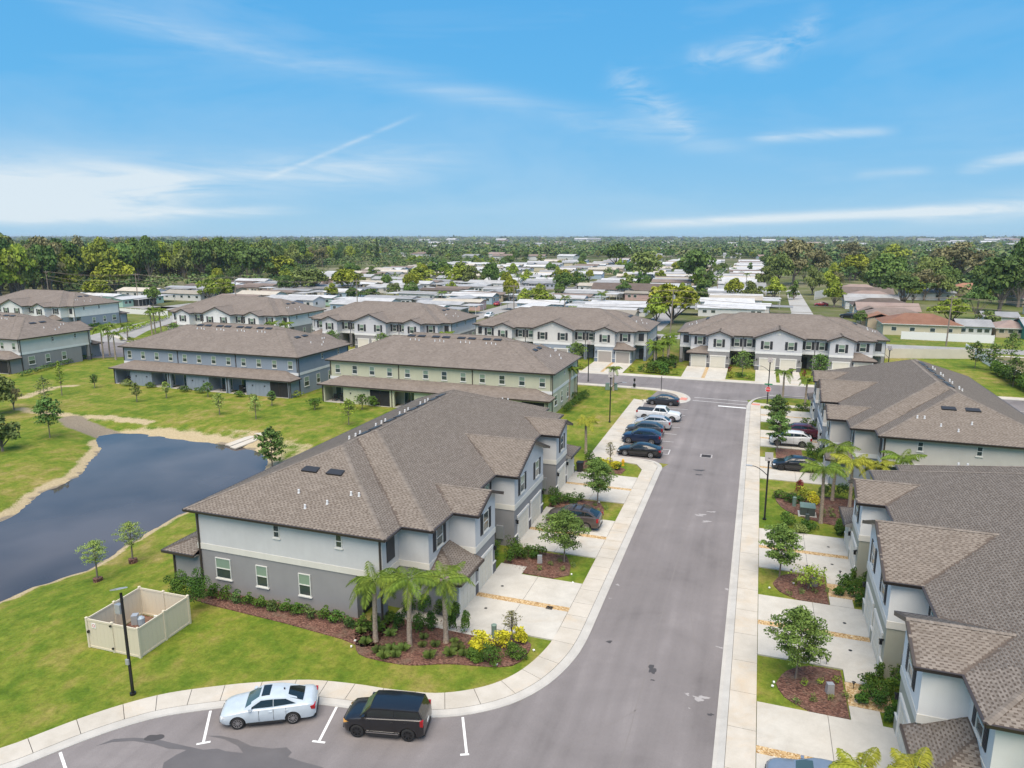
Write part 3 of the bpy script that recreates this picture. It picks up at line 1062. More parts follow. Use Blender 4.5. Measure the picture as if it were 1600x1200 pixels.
# the paving seam down the middle of the street, and hairline cracks
M['seam'] = mat('seam', (.185, .168, .160), .9)
for k, (x0, y0, x1, y1, w_) in enumerate(((-4.75, 20, -4.3, 77, .022), (-2.2, 40, -3.4, 47, .018), (-6.2, 55, -4.9, 58.5, .018), (-3.6, 82, -7.6, 86, .02), (-1.6, 60, -2.9, 71, .015), (-7.9, 28, -4.6, 33, .018))):
    r_ = random.Random(k)
    b_ = MB()
    n_ = int(math.hypot(x1 - x0, y1 - y0) / .5)
    L_, R__ = [], []
    off_ = 0
    for i in range(n_ + 1):
        f = i / n_
        off_ = off_ * .9 + r_.uniform(-.05, .05) * (1 if k else .35)
        x, y = x0 + (x1 - x0) * f + off_, y0 + (y1 - y0) * f
        L_.append((x - w_, y, ZA + .004)); R__.append((x + w_, y, ZA + .004))
    for i in range(n_):
        b_.quad(L_[i], R__[i], R__[i + 1], L_[i + 1])
    struct(b_.build('asphalt_crack' if k else 'paving_seam', M['seam']))

# ------------------------------------------------------------------ townhouses
HL = 17.35                      # half length
EZ, BZ0, BZ1 = 5.82, 3.08, 3.48  # eave underside, white band
SL = 0.40                       # roof slope
U_, D_ = 15.2, 18.35            # bay end, depth


def wall_mesh(poly, z0, z1, holes=None):
    return MB().prism(poly, z0, z1)


def sym(half):
    """half outline on u<0 going from the centre outwards, mirrored"""
    return [(-u, v) for u, v in half[::-1]] + half


UP_L = [(-HL, 4.05), (-U_, 4.05), (-U_, 1.9), (-12.0, 1.9), (-12.0, 0), (-8.2, 0), (-8.2, 1.9), (-3.85, 1.9), (-3.85, 0)]
UPPER = UP_L + [(-u, v) for u, v in UP_L[::-1]] + [(HL, D_), (-HL, D_)]
LO_L = [(-HL + .03, 6.0), (-U_ + .03, 6.0), (-U_ + .03, 1.93), (-11.97, 1.93), (-11.97, 0.03), (-8.23, 0.03), (-8.23, 4.6), (-3.82, 4.6), (-3.82, 0.03)]
LOWER = LO_L + [(-u, v) for u, v in LO_L[::-1]] + [(HL - .03, D_ - .03), (-HL + .03, D_ - .03)]

OH = 0.5
ROOFS = [  # kind, u0, u1, v0, v1
    ('hip', -HL - OH, HL + OH, 4.05 - OH, D_ + OH),
    ('hip', -U_ - OH, U_ + OH, 1.9 - OH, D_ + OH - 0.02),
    ('gab', -12.0 - OH, -8.2 + OH, -0.48, 8.0),
    ('gab', -3.85 - OH, 3.85 + OH, -0.48, 8.0),
    ('gab', 8.2 - OH, 12.0 + OH, -0.48, 8.0),
]
RZ = EZ + 0.20


def roof_h(r, u, v):
    k, u0, u1, v0, v1 = r
    if k == 'hip':
        h = np.minimum(np.minimum(u - u0, u1 - u), np.minimum(v - v0, v1 - v))
    else:
        h = np.minimum(u - u0, u1 - u)
        h = np.where((v < v0) | (v > v1), -99, h)
    return np.where(h < 0, -99, RZ + SL * h)


def roof_env(u, v, roofs=ROOFS):
    z = np.full(np.shape(u), -99.0)
    for r in roofs:
        z = np.maximum(z, roof_h(r, u, v))
    return z


def roof_meshes():
    """deck (materials: deck, fascia, soffit)"""
    m = MB()
    f = MB()
    zb = EZ
    for k, u0, u1, v0, v1 in ROOFS:
        if k == 'hip':
            hd = (v1 - v0) / 2
            vm, zr = (v0 + v1) / 2, RZ + SL * hd
            A, B, C_, D = (u0, v0, RZ), (u1, v0, RZ), (u1, v1, RZ), (u0, v1, RZ)
            R1, R2 = (u0 + hd, vm, zr), (u1 - hd, vm, zr)
            m.quad(A, B, R2, R1); m.poly([B, C_, R2]); m.quad(C_, D, R1, R2); m.poly([D, A, R1])
            m.quad((u0, v0, zb), (u0, v1, zb), (u1, v1, zb), (u1, v0, zb), 1)
            # gutter: a small profile standing proud of the fascia
            for (a, b, n) in ((A, B, (0, -1)), (B, C_, (1, 0)), (C_, D, (0, 1)), (D, A, (-1, 0))):
                n = Vector((*n, 0))
                a_, b_ = Vector(a), Vector(b)
                t = (b_ - a_).normalized() * 0.02
                a_, b_ = a_ - t, b_ + t
                z = Vector((0, 0, 1))
                p = [a_ + z * -0.20, a_ + n * 0.06 + z * -0.17, a_ + n * 0.11 + z * 0.0, a_ + z * 0.005]
                q = [b_ + z * -0.20, b_ + n * 0.06 + z * -0.17, b_ + n * 0.11 + z * 0.0, b_ + z * 0.005]
                for i in range(3):
                    f.quad(tuple(p[i]), tuple(q[i]), tuple(q[i + 1]), tuple(p[i + 1]))
                f.quad(tuple(p[3]), tuple(p[2]), tuple(p[1]), tuple(p[0]))
                f.quad(tuple(q[0]), tuple(q[1]), tuple(q[2]), tuple(q[3]))
        else:
            um, zr = (u0 + u1) / 2, RZ + SL * (u1 - u0) / 2
            th = 0.17
            for s, ue in ((1, u0), (-1, u1)):
                a, b, c, d = (ue, v0, RZ), (um, v0, zr), (um, v1, zr), (ue, v1, RZ)
                q = [a, b, c, d] if s < 0 else [a, d, c, b]
                m.quad(*(q if s > 0 else q[::-1])[::-1]) if False else m.quad(*q)
                lo = [(x, y, z - th) for x, y, z in q[::-1]]
                m.quad(*lo, m=1)
                # rake board
                f.quad((ue, v0 - .015, RZ - th - .03), (um, v0 - .015, zr - th - .03), (um, v0 - .015, zr + .012), (ue, v0 - .015, RZ + .012))
                f.quad((ue, v0 - .015, RZ + .012), (um, v0 - .015, zr + .012), (um, v0 + .10, zr + .012), (ue, v0 + .10, RZ + .012))
                # eave gutter
                n = -s * 0.0
                x1 = ue - 0.10 * s
                f.quad((ue, v0, RZ - .2), (ue, 2.2, RZ - .2), (x1, 2.2, RZ), (x1, v0, RZ))
                f.quad((x1, v0, RZ), (x1, 2.2, RZ), (ue, 2.2, RZ + .005), (ue, v0, RZ + .005))
                f.poly([(ue, v0, RZ - .2), (x1, v0, RZ), (ue, v0, RZ + .005)])
    return m, f


def shingle_faces():
    """slope planes: origin on the eave, along, up-slope"""
    out = []
    c = 1 / math.sqrt(1 + SL * SL)
    for ri, (k, u0, u1, v0, v1) in enumerate(ROOFS):
        if k == 'hip':
            hd = (v1 - v0) / 2
            out.append((ri, (u0, v0), (1, 0), (0, 1), u1 - u0, hd))
            out.append((ri, (u1, v0), (0, 1), (-1, 0), v1 - v0, hd))
            out.append((ri, (u1, v1), (-1, 0), (0, -1), u1 - u0, hd))
            out.append((ri, (u0, v1), (0, -1), (1, 0), v1 - v0, hd))
        else:
            hd = (u1 - u0) / 2
            out.append((ri, (u0, v1), (0, -1), (1, 0), v1 - v0, hd))
            out.append((ri, (u1, v0), (0, 1), (-1, 0), v1 - v0, hd))
    return out


def shingles(expo, tabw, seed, keep_face=None, roofs=ROOFS, faces=None, rz=None, sl=SL):
    """laminated shingle tabs laid in courses on every slope; returns a numpy array (n, 4 corners lower/upper, 3)"""
    rs = np.random.RandomState(seed)
    tabs = []
    c = 1 / math.sqrt(1 + sl * sl)
    lift = 0.014
    for fi, (ri, o, d, s, L, hd) in enumerate(faces if faces is not None else shingle_faces()):
        if keep_face and not keep_face(fi):
            continue
        rows = int(hd / c / expo)
        for k in range(rows):
            h0, h1 = k * expo * c, (k + 1) * expo * c * 1.0
            n = int(L / tabw) + 1
            w = tabw * rs.uniform(0.96, 1.04, n)
            e = np.concatenate([[0], np.cumsum(w)])[:-1] - tabw * ((k * 0.5) % 1 + rs.uniform(0, .12))
            g = tabw * rs.uniform(0.40, 0.56, n)
            hm = h0 + (h1 - h0) * 0.52
            a = np.concatenate([e, e]); b_ = np.concatenate([e + w - g, e + w])
            l0 = np.concatenate([np.full(n, h0), np.full(n, hm)]); l1 = np.concatenate([np.full(n, hm), np.full(n, h1)])
            n = 2 * n
            P = []
            for (a, h) in ((a, l0), (b_, l0), (b_, l1), (a, l1)):
                u = o[0] + d[0] * a + s[0] * h
                v = o[1] + d[1] * a + s[1] * h
                z = (RZ if rz is None else rz) + sl * h
                P.append(np.stack([u, v, z], 1))
            P = np.stack(P, 1)
            ok = np.ones(n, bool)
            mid = P.mean(1)
            for j in range(4):
                q = P[:, j] * 0.96 + mid * 0.04
                env = roof_env(q[:, 0], q[:, 1], roofs)
                ok &= np.abs(env - q[:, 2]) < 0.02
            P[:, :, 2] += lift
            if ok.any():
                tabs.append(P[ok])
    return np.concatenate(tabs)


def tabs_mesh(name, P, seed):
    n = len(P)
    V = np.zeros((n, 6, 3))
    V[:, :4] = P
    V[:, 4:6] = P[:, 0:2]
    V[:, 4:6, 2] -= 0.02
    V = V.reshape(-1, 3)
    b = np.arange(n)[:, None] * 6
    F = np.concatenate([b + np.array([0, 1, 2, 3]), b + np.array([4, 5, 1, 0])])
    me = bpy.data.meshes.new(name)
    me.vertices.add(len(V)); me.vertices.foreach_set('co', V.ravel())
    me.loops.add(F.size); me.loops.foreach_set('vertex_index', F.ravel().astype(np.int32))
    me.polygons.add(len(F)); me.polygons.foreach_set('loop_start', np.arange(0, F.size, 4, dtype=np.int32))
    me.update(calc_edges=True)
    at = me.attributes.new('tone', 'FLOAT', 'POINT')
    t = np.random.RandomState(seed).uniform(0, 1, n)
    at.data.foreach_set('value', np.repeat(t, 6).astype(np.float32))
    me.materials.append(M['tab'])
    return me


def roof_lines(hip_only=False):
    """hip and ridge lines of the visible envelope for cap shingles: list of (p, q)"""
    out = []
    for k, u0, u1, v0, v1 in ROOFS:
        if k == 'hip':
            hd = (v1 - v0) / 2
            vm, zr = (v0 + v1) / 2, RZ + SL * hd
            R1, R2 = (u0 + hd, vm, zr), (u1 - hd, vm, zr)
            for a, b in (((u0, v0, RZ), R1), ((u1, v0, RZ), R2), ((u1, v1, RZ), R2), ((u0, v1, RZ), R1), (R1, R2)):
                out.append((a, b))
        else:
            um, zr = (u0 + u1) / 2, RZ + SL * (u1 - u0) / 2
            out.append(((um, v0, zr), (um, v1, zr)))
    return out


def cap_mesh(step=0.16):
    m = MB()
    tone = []
    rs = random.Random(3)
    for a, b in roof_lines():
        a, b = Vector(a), Vector(b)
        L = (b - a).length
        d = (b - a) / L
        side = d.cross(Vector((0, 0, 1))).normalized()
        n = int(L / step)
        for i in range(n):
            p, q = a + d * (i * step), a + d * ((i + 1) * step + 0.02)
            c = (p + q) / 2
            env = float(roof_env(np.array([c.x]), np.array([c.y]))[0])
            if env > c.z + 0.03:
                continue
            w, drop = 0.15, 0.045 if abs(d.z) < 0.01 or side.x * side.y == 0 else 0.035
            m.add([tuple(p + Vector((0, 0, .035))), tuple(q + Vector((0, 0, .022))), tuple(q + side * w - Vector((0, 0, drop - .02))), tuple(p + side * w - Vector((0, 0, drop - .03))),
                   tuple(q - side * w - Vector((0, 0, drop - .02))), tuple(p - side * w - Vector((0, 0, drop - .03)))], [(0, 3, 2, 1), (0, 1, 4, 5)])
            tone += [rs.random()] * 6
    me = m.mesh('cap', M['tab'])
    at = me.attributes.new('tone', 'FLOAT', 'POINT')
    at.data.foreach_set('value', tone)
    return me


# window prototypes -------------------------------------------------
def window_meshes(w, h):
    t = 0.055
    f = MB()
    # local: x along wall, y out of wall is -y, z up; origin at centre of the opening on the wall face
    y0, y1 = -0.05, 0.02
    f.box(-w / 2, w / 2, y0, y1, -h / 2, -h / 2 + t)
    f.box(-w / 2, w / 2, y0, y1, h / 2 - t, h / 2)
    f.box(-w / 2, -w / 2 + t, y0, y1, -h / 2 + t, h / 2 - t)
    f.box(w / 2 - t, w / 2, y0, y1, -h / 2 + t, h / 2 - t)
    f.box(-w / 2 + t, w / 2 - t, y0 - 0.01, y1, -t / 2, t / 2)
    s = MB().box(-w / 2 - 0.06, w / 2 + 0.06, -0.09, 0.02, -h / 2 - 0.09, -h / 2 - 0.002)
    up = MB().box(-w / 2 + t, w / 2 - t, -0.02, 0.01, t / 2, h / 2 - t)
    dn = MB().box(-w / 2 + t, w / 2 - t, -0.008, 0.01, -h / 2 + t, -t / 2)
    return f.mesh('window', M['frame']), s.mesh('sill', M['trimw']), up.mesh('pane', M['glass_up']), dn.mesh('pane', M['glass_dn']), dn and up.mesh('pane', M['glass_dn'])


WIN = {}


def add_window(par, u, v, z, w, h, rot=0.0, shutters=False, sill=True, seed=0):
    key = (w, h)
    if key not in WIN:
        WIN[key] = window_meshes(w, h)
    f, s, up, dn, updark = WIN[key]
    o = obj('window', f, par, (u, v, z), rot)
    if sill:
        obj('sill', s, o)
    obj('pane', up if (seed * 7 + int(abs(u) * 3)) % 5 else updark, o)
    obj('pane', dn, o)
    if shutters:
        k = ('sh', h)
        if k not in WIN:
            b = MB()
            b.box(-0.22, 0.22, -0.045, -0.004, -h / 2 - .04, h / 2 + .04)
            for q in range(9):
                zz = -h / 2 + 0.08 + q * (h - 0.16) / 9
                b.box(-0.17, 0.17, -0.062, -0.045, zz, zz + 0.07)
            WIN[k] = b.mesh('shutter', M['shutter'])
        cs, sn = math.cos(rot), math.sin(rot)
        for sg in (-1, 1):
            dx = sg * (w / 2 + 0.26)
            obj('shutter', WIN[k], par, (u + dx * cs, v + dx * sn, z), rot)


def garage_door_meshes(m):
    b = MB()
    W, Hh = 2.44, 2.13
    b.box(-W / 2, W / 2, 0.06, 0.10, 0, Hh)
    pans = MB()
    for r in range(4):
        for c in range(4):
            x0 = -W / 2 + 0.07 + c * (W - 0.08) / 4
            z0 = 0.06 + r * Hh / 4
            pans.box(x0, x0 + (W - 0.08) / 4 - 0.07, 0.045, 0.06, z0, z0 + Hh / 4 - 0.1)
    return b.mesh('garage_door', m), pans.mesh('panel', m)


GD = {}


def lean_roof(u0, u1, vtop, veave, z0, z1, hipl, hipr):
    """mono-pitch roof against a wall; eave at veave (lower v) z0, top at vtop z1; hips at the ends"""
    run = abs(vtop - veave)
    a, b = (u0, veave, z0), (u1, veave, z0)
    c, d = (u1 - (run if hipr else 0), vtop, z1), (u0 + (run if hipl else 0), vtop, z1)
    m, f = MB(), MB()
    flip = veave > vtop

    def q(*p, M_=m, mm=0):
        M_.add(list(p) if not flip else list(p)[::-1], [tuple(range(len(p)))], mm)
    q(a, b, c, d)
    if hipl:
        q((u0, vtop, z0), a, d)
    if hipr:
        q(b, (u1, vtop, z0), c)
    th = 0.16
    lo = [(u0, veave, z0 - th), (u0, vtop, z0 - th), (u1, vtop, z0 - th), (u1, veave, z0 - th)]
    q(*lo, mm=1)
    s = -1 if not flip else 1
    f.box(u0 - 0.02, u1 + 0.02, min(veave, veave + s * .09), max(veave, veave + s * .09), z0 - th, z0 + 0.012)
    for ue, sg, hp in ((u0, -1, hipl), (u1, 1, hipr)):
        if hp:
            f.box(min(ue, ue + sg * .09), max(ue, ue + sg * .09), min(veave, vtop), max(veave, vtop), z0 - th - .002, z0 + 0.010)
        else:
            q((ue, veave, z0 - th), (ue, veave, z0), (ue, vtop, z1), (ue, vtop, z0 - th)) if False else None
            m.add([(ue, veave, z0 - th), (ue, veave, z0), (ue, vtop, z1), (ue, vtop, z0 - th)], [(0, 1, 2, 3)], 1)
    return m, f


def lean_tabs(u0, u1, vtop, veave, z0, z1, hipl, hipr, expo, tabw, seed):
    run = abs(vtop - veave)
    sl = (z1 - z0) / run
    roofs = [('lean',)]
    c = 1 / math.sqrt(1 + sl * sl)
    sg = 1 if vtop > veave else -1
    rs = np.random.RandomState(seed)
    out = []

    def run_face(o, d, s, L, lim):
        rows = int(run / c / expo)
        for k in range(rows):
            h0, h1 = k * expo * c, (k + 1) * expo * c
            n = int(L / tabw) + 1
            w = tabw * rs.uniform(.96, 1.04, n)
            e = np.concatenate([[0], np.cumsum(w)])[:-1] - tabw * ((k * 0.5) % 1 + rs.uniform(0, .12))
            g = tabw * rs.uniform(.40, .56, n)
            hm = h0 + (h1 - h0) * .52
            A = np.concatenate([e, e]); B = np.concatenate([e + w - g, e + w])
            l0 = np.concatenate([np.full(n, h0), np.full(n, hm)]); l1 = np.concatenate([np.full(n, hm), np.full(n, h1)])
            P = []
            ok = np.ones(2 * n, bool)
            for a, h in ((A, l0), (B, l0), (B, l1), (A, l1)):
                P.append(np.stack([o[0] + d[0] * a + s[0] * h, o[1] + d[1] * a + s[1] * h, z0 + sl * h], 1))
                ok &= lim(a, h)
            P = np.stack(P, 1)
            P[:, :, 2] += .014
            out.append(P[ok])
    if sg > 0:
        run_face((u0, veave), (1, 0), (0, 1), u1 - u0, lambda a, h: (a >= (h if hipl else 0)) & (a <= (u1 - u0) - (h if hipr else 0)))
        if hipl:
            run_face((u0, vtop), (0, -1), (1, 0), run, lambda a, h: (a >= 0) & (a <= run - h))
        if hipr:
            run_face((u1, veave), (0, 1), (-1, 0), run, lambda a, h: (a >= h) & (a <= run))
    else:
        run_face((u1, veave), (-1, 0), (0, -1), u1 - u0, lambda a, h: (a >= (h if hipr else 0)) & (a <= (u1 - u0) - (h if hipl else 0)))
        if hipl:
            run_face((u0, veave), (0, -1), (1, 0), run, lambda a, h: (a >= h) & (a <= run))
        if hipr:
            run_face((u1, vtop), (0, 1), (-1, 0), run, lambda a, h: (a >= 0) & (a <= run - h))
    return np.concatenate(out)


SHARED = {}


def townhouse(loc, rz, cols, label, group, detail=1, sc=1.0, front=True, rear=True, seed=0, nearest=None, screens=(0,)):
    """cols: upper, lower, band, bay, garage"""
    t = tag(empty('townhouse', loc, rz), label, 'townhouse', group)
    t.scale = (sc, 1, 1)
    up, lo, band, gar, dark = cols
    wall_mesh(UPPER, BZ1, EZ).build('upper_wall', M[up], t)
    wall_mesh(LOWER, 0, BZ0 - 0.02).build('lower_wall', M[lo], t)
    for s_ in (-1, 1):
        MB().box(min(s_ * (U_ - .03), s_ * 11.97), max(s_ * (U_ - .03), s_ * 11.97), 0.03, 1.93, 0, 2.6).build('garage_wall', M[lo], t)
    bandpoly = []
    # the band stands 25 mm proud all round
    off = 0.03
    n = len(UPPER)
    for i in range(n):
        p, a, b = UPPER[i], UPPER[i - 1], UPPER[(i + 1) % n]
        d1 = Vector((p[0] - a[0], p[1] - a[1])).normalized(); d2 = Vector((b[0] - p[0], b[1] - p[1])).normalized()
        nrm = Vector((d1.y, -d1.x)) + Vector((d2.y, -d2.x))
        bandpoly.append((p[0] + nrm.x * off, p[1] + nrm.y * off))
    wall_mesh(bandpoly, BZ0 - 0.02, BZ1).build('band', M[band], t)
    # gable triangles
    for r in ROOFS[2:]:
        um, half = (r[1] + r[2]) / 2, (r[2] - r[1]) / 2 - OH
        g = MB()
        zt = RZ - 0.10 + SL * OH
        g.add([(um - half, 0, EZ - .01), (um + half, 0, EZ - .01), (um + half, 0, zt - .08), (um, 0, zt - .08 + SL * half), (um - half, 0, zt - .08),
               (um - half, 1.5, EZ - .01), (um + half, 1.5, EZ - .01), (um + half, 1.5, zt - .08), (um, 1.5, zt - .08 + SL * half), (um - half, 1.5, zt - .08)],
              [(0, 1, 2, 3, 4), (0, 4, 9, 5), (1, 6, 7, 2)])
        g.build('gable_wall', M[up], t)
        if half > 3:
            MB().cyl((um, -0.05, 6.75), (um, 0.02, 6.75), 0.24, 14).build('gable_vent', M['trimw'], t)
    if 'roof' not in SHARED:
        a, b = roof_meshes()
        SHARED['roof'] = a.mesh('roof', [M['deck'], M['soffit']])
        SHARED['roof_far'] = a.mesh('roof', [M['roof_far'], M['soffit']])
        SHARED['gutter'] = b.mesh('gutter', M['brown'])
        SHARED['cap'] = cap_mesh()
    rf = obj('roof', SHARED['roof' if detail > 1 else 'roof_far'], t)
    obj('gutter', SHARED['gutter'], rf)
    rc_ = obj('ridge_cap', SHARED['cap'], rf)
    rc_['kind'] = 'stuff'
    if detail > 1:
        P = shingles(0.15, 0.30, 5 + seed)
        if nearest is not None:
            Mx = Matrix.Translation(loc) @ Matrix.Rotation(rz, 4, 'Z')
            nl = np.array(Mx.inverted() @ Vector(nearest))
            # slopes that face the viewer only
            nrm = np.cross(P[:, 1] - P[:, 0], P[:, 3] - P[:, 0])
            vis = ((nl - P[:, 0]) * nrm).sum(1) > 0
            dist = np.linalg.norm(P[:, 0] - nl, axis=1) + np.where(vis, 0, 1e4)
            # in the frame of the photograph
            w = (np.array(Mx.to_3x3()) @ P[:, 0].T).T + np.array(loc)
            cdir = w - np.array([0, 0, CAM_H])
            px = 800 + FPX * (cdir @ _r) / (cdir @ _f)
            py = 600 - FPX * (cdir @ _u) / (cdir @ _f)
            dist += np.where((px > 1592) | (py > 1192), 1e4, 0)
            order = np.argsort(dist)
            for i in order[:290]:
                q = P[i]
                mb = MB()
                mb.add([tuple(x) for x in q] + [tuple(q[0] - np.array([0, 0, .02])), tuple(q[1] - np.array([0, 0, .02]))], [(0, 1, 2, 3), (4, 5, 1, 0)])
                me = mb.mesh('shingle', M['tab'])
                at = me.attributes.new('tone', 'FLOAT', 'POINT')
                at.data.foreach_set('value', [RND.random()] * 6)
                obj('shingle', me, rf)
            P = P[order[290:]]
        o = obj('shingle_courses', tabs_mesh('shingles', P, seed), rf)
        o['kind'] = 'stuff'
    # roof vents and pipes (rear slope near the ridge, end slopes)
    if 'vent' not in SHARED:
        b = MB()
        b.add([(-.62, -.3, 0), (.62, -.3, 0), (.62, .3, 0), (-.62, .3, 0), (-.62, -.3, .13), (.62, -.3, .13), (.55, .3, .06), (-.55, .3, .06)],
              [(4, 5, 6, 7), (0, 1, 5, 4), (1, 2, 6, 5), (2, 3, 7, 6), (3, 0, 4, 7)])
        SHARED['vent'] = b.mesh('roof_vent', M['vent'])
        b = MB().cyl((0, 0, -.05), (0, 0, .26), .07, 8)
        b.cyl((0, 0, -.02), (0, 0, .03), .10, 8)
        SHARED['pipe'] = b.mesh('vent_pipe', M['pipe'])
    vm2 = (1.9 - OH + D_ + OH - .02) / 2
    for uc in (-6.2, -2.1, 2.1, 6.2):
        for du in (-.75, .95):
            v = vm2 + 1.1
            z = float(roof_env(np.array([uc + du]), np.array([v]))[0])
            o = obj('roof_vent', SHARED['vent'], rf, (uc + du, v, z + .01), math.pi)
            o.rotation_euler = (math.atan(SL), 0, math.pi)
        for du in (-.9, -.2, .6):
            v = vm2 + 2.2 + abs(du) * .2
            z = float(roof_env(np.array([uc + du]), np.array([v]))[0])
            obj('vent_pipe', SHARED['pipe'], rf, (uc + du, v, z))
    for sg in (-1, 1):
        for v in (10.0, 12.0):
            u = sg * (HL + OH - 4.9)
            z = float(roof_env(np.array([u]), np.array([v]))[0])
            o = obj('roof_vent', SHARED['vent'], rf, (u, v, z + .01))
            o.rotation_euler = (math.atan(SL), 0, -sg * math.pi / 2 + math.pi) if False else (math.atan(SL), 0, sg * math.pi / 2)
        for (u, v) in ((HL - 1.6, 8.9), (HL - 2.6, 7.1), (HL - 2.6, 7.7), (HL - 2.2, 11.5), (HL - 1.0, 10.2)):
            z = float(roof_env(np.array([sg * u]), np.array([v]))[0])
            obj('vent_pipe', SHARED['pipe'], rf, (sg * u, v, z))
    # rear porch roof
    m, f = lean_roof(-HL - .5, HL + .5, D_, 21.1, 2.72, 3.72, True, True)
    lr = m.build('porch_roof', [M['deck'] if detail > 1 else M['roof_far'], M['soffit']], t)
    f.build('gutter', M['brown'], lr)
    if detail > 1:
        o = obj('shingle_courses', tabs_mesh('shingles', lean_tabs(-HL - .5, HL + .5, D_, 21.1, 2.72, 3.72, True, True, .15, .3, 9), 2), lr)
        o['kind'] = 'stuff'
    # rear porch walls
    W6 = 2 * HL / 6
    pw = MB()
    vr0, vr1 = D_ - .03, 20.65
    edges = [-HL]
    for i in range(6):
        b0 = -HL + i * W6
        op = (b0 + .35, b0 + 3.55) if i % 2 == 0 else (b0 + W6 - 3.55, b0 + W6 - .35)
        # closed storage block with ribs
        if i % 2 == 0:
            blk = (b0 + 3.55, b0 + W6)
            post = (b0 + .0, b0 + .35)
        else:
            blk = (b0, b0 + W6 - 3.55)
            post = (b0 + W6 - .35, b0 + W6)
        pw.box(blk[0], blk[1], vr0, vr1, 0, 2.56)
        pw.box(post[0], post[1], vr1 - .35, vr1, 0, 2.56)
        pw.box(op[0], op[1], vr1 - .2, vr1, 2.36, 2.56)
        if i in (0, 5):
            e = b0 if i == 0 else b0 + W6
            pw.box(min(e, e + (.2 if i == 0 else -.2)), max(e, e + (.2 if i == 0 else -.2)), vr0, vr1 - .35, 0, 2.56)
        if rear:
            for k in range(3):
                x = blk[0] + .45 + k * .8
                MB().box(x - .03, x + .03, vr1 - .01, vr1 + .03, 0, 2.5).build('batten', M[lo], t)
            MB().box(blk[0] + .9, blk[0] + 1.05, vr1, vr1 + .09, 1.5, 1.7).build('wall_lamp', M['black'], t)
            if i in screens:
                s_ = MB().box(op[0], op[1], vr1 - .09, vr1 - .05, 0.05, 2.36).build('porch_screen', M['screen'], t)
                for x in (op[0] + .02, (op[0] + op[1]) / 2, op[1] - .02):
                    MB().box(x - .025, x + .025, vr1 - .045, vr1 - .01, .05, 2.36).build('screen_post', M['brown'], s_)
            else:
                g = MB().box(op[0] + .6, op[1] - .5, vr0 + .01, vr0 + .05, .05, 2.15).build('sliding_door', M['slider'], t)
                for x in (op[0] + .6, (op[0] + op[1]) / 2 + .05, op[1] - .5):
                    MB().box(x - .04, x + .04, vr0 + .05, vr0 + .09, .05, 2.2).build('door_frame', M['frame'], g)
            MB().box(op[0], op[1], vr1 - 2.2, vr1 + .1, 0, 0.05).build('porch_slab', M['drive'], t)
    pw.build('porch_wall', M[lo], t)
    if rear:
        for i in range(12):
            add_window(t, -HL + 1.35 + i * (2 * HL - 2.7) / 11, D_, 4.65, 0.86, 1.25, math.pi, seed=i + seed)
        for u in (-HL + .12, -HL + 2 * W6, HL - 2 * W6, HL - .12):
            MB().box(u - .05, u + .05, D_, D_ + .09, 3.6, EZ).build('downspout', M['brown'], t)
            MB().box(u - .05, u + .05, vr1, vr1 + .09, 0, 2.6).build('downspout', M['brown'], t)
    # end walls
    for sg in (-1, 1):
        r = -math.pi / 2 if sg < 0 else math.pi / 2
        add_window(t, sg * HL, 16.35, 1.85, 1.25, 1.5, r, seed=1)
        add_window(t, sg * HL, 13.2, 1.80, 0.92, 1.52, r, seed=2)
        add_window(t, sg * HL, 9.85, 1.75, 0.92, 1.55, r, seed=3)
        add_window(t, sg * HL, 11.8, 5.2, 0.48, 0.88, r, seed=4)
        add_window(t, sg * HL, 7.1, 5.2, 0.48, 0.88, r, seed=4)
        for v in (4.16, D_ - .16):
            x0, x1 = (sg * HL, sg * (HL + .09))
            MB().box(min(x0, x1), max(x0, x1), v - .06, v + .06, 0, EZ).build('downspout', M['brown'], t)
        x0, x1 = sg * HL, sg * (HL + .09)
        MB().box(min(x0, x1), max(x0, x1), 20.5, 20.62, 0, 2.6).build('downspout', M['brown'], t)
        # corner pillar of the end entry
        MB().box(min(sg * HL, sg * (HL - .5)), max(sg * HL, sg * (HL - .5)), 4.06, 4.55, 0, BZ0).build('porch_pillar', M[lo], t)
        MB().box(min(sg * HL, sg * (HL - .5)) - .04, max(sg * HL, sg * (HL - .5)) + .04, 4.02, 4.59, 0, .75).build('pillar_base', M[dark], t)
        if front:
            d = MB().box(sg * (HL - 1.65), sg * (HL - .7), 5.94, 6.0, .05, 2.1) if sg < 0 else MB().box(HL - 1.65, HL - .7, 5.94, 6.0, .05, 2.1)
            d.build('front_door', M['shutter'], t)
    # front
    if front:
        if gar not in GD:
            GD[gar] = garage_door_meshes(M[gar])
        for u in (-13.55, -10.2, -1.72, 1.72, 10.2, 13.55):
            g = obj('garage_door', GD[gar][0], t, (u, -0.06, 0.03))
            obj('panel', GD[gar][1], g)
            tr = MB()
            tr.box(u - 1.38, u - 1.22, -.05, .03, 0.0, 2.3)
            tr.box(u + 1.22, u + 1.38, -.05, .03, 0.0, 2.3)
            tr.box(u - 1.44, u + 1.44, -.07, .03, 2.16, 2.36)
            tr.build('door_trim', M['trimw'], g).location = (-u, 0.06, -0.03)
        for a, b in ((-15.2, -14.95), (-12.12, -11.62), (-8.8, -8.2), (-3.85, -3.12), (-.32, .32), (3.12, 3.85), (8.2, 8.8), (11.62, 12.12), (14.95, 15.2)):
            MB().box(a, b, -.045, .028, 0, .82).build('pier_base', M[dark], t)
            MB().box(a - .01, b + .01, -.07, .028, .825, .90).build('pier_cap', M['trimw'], t)
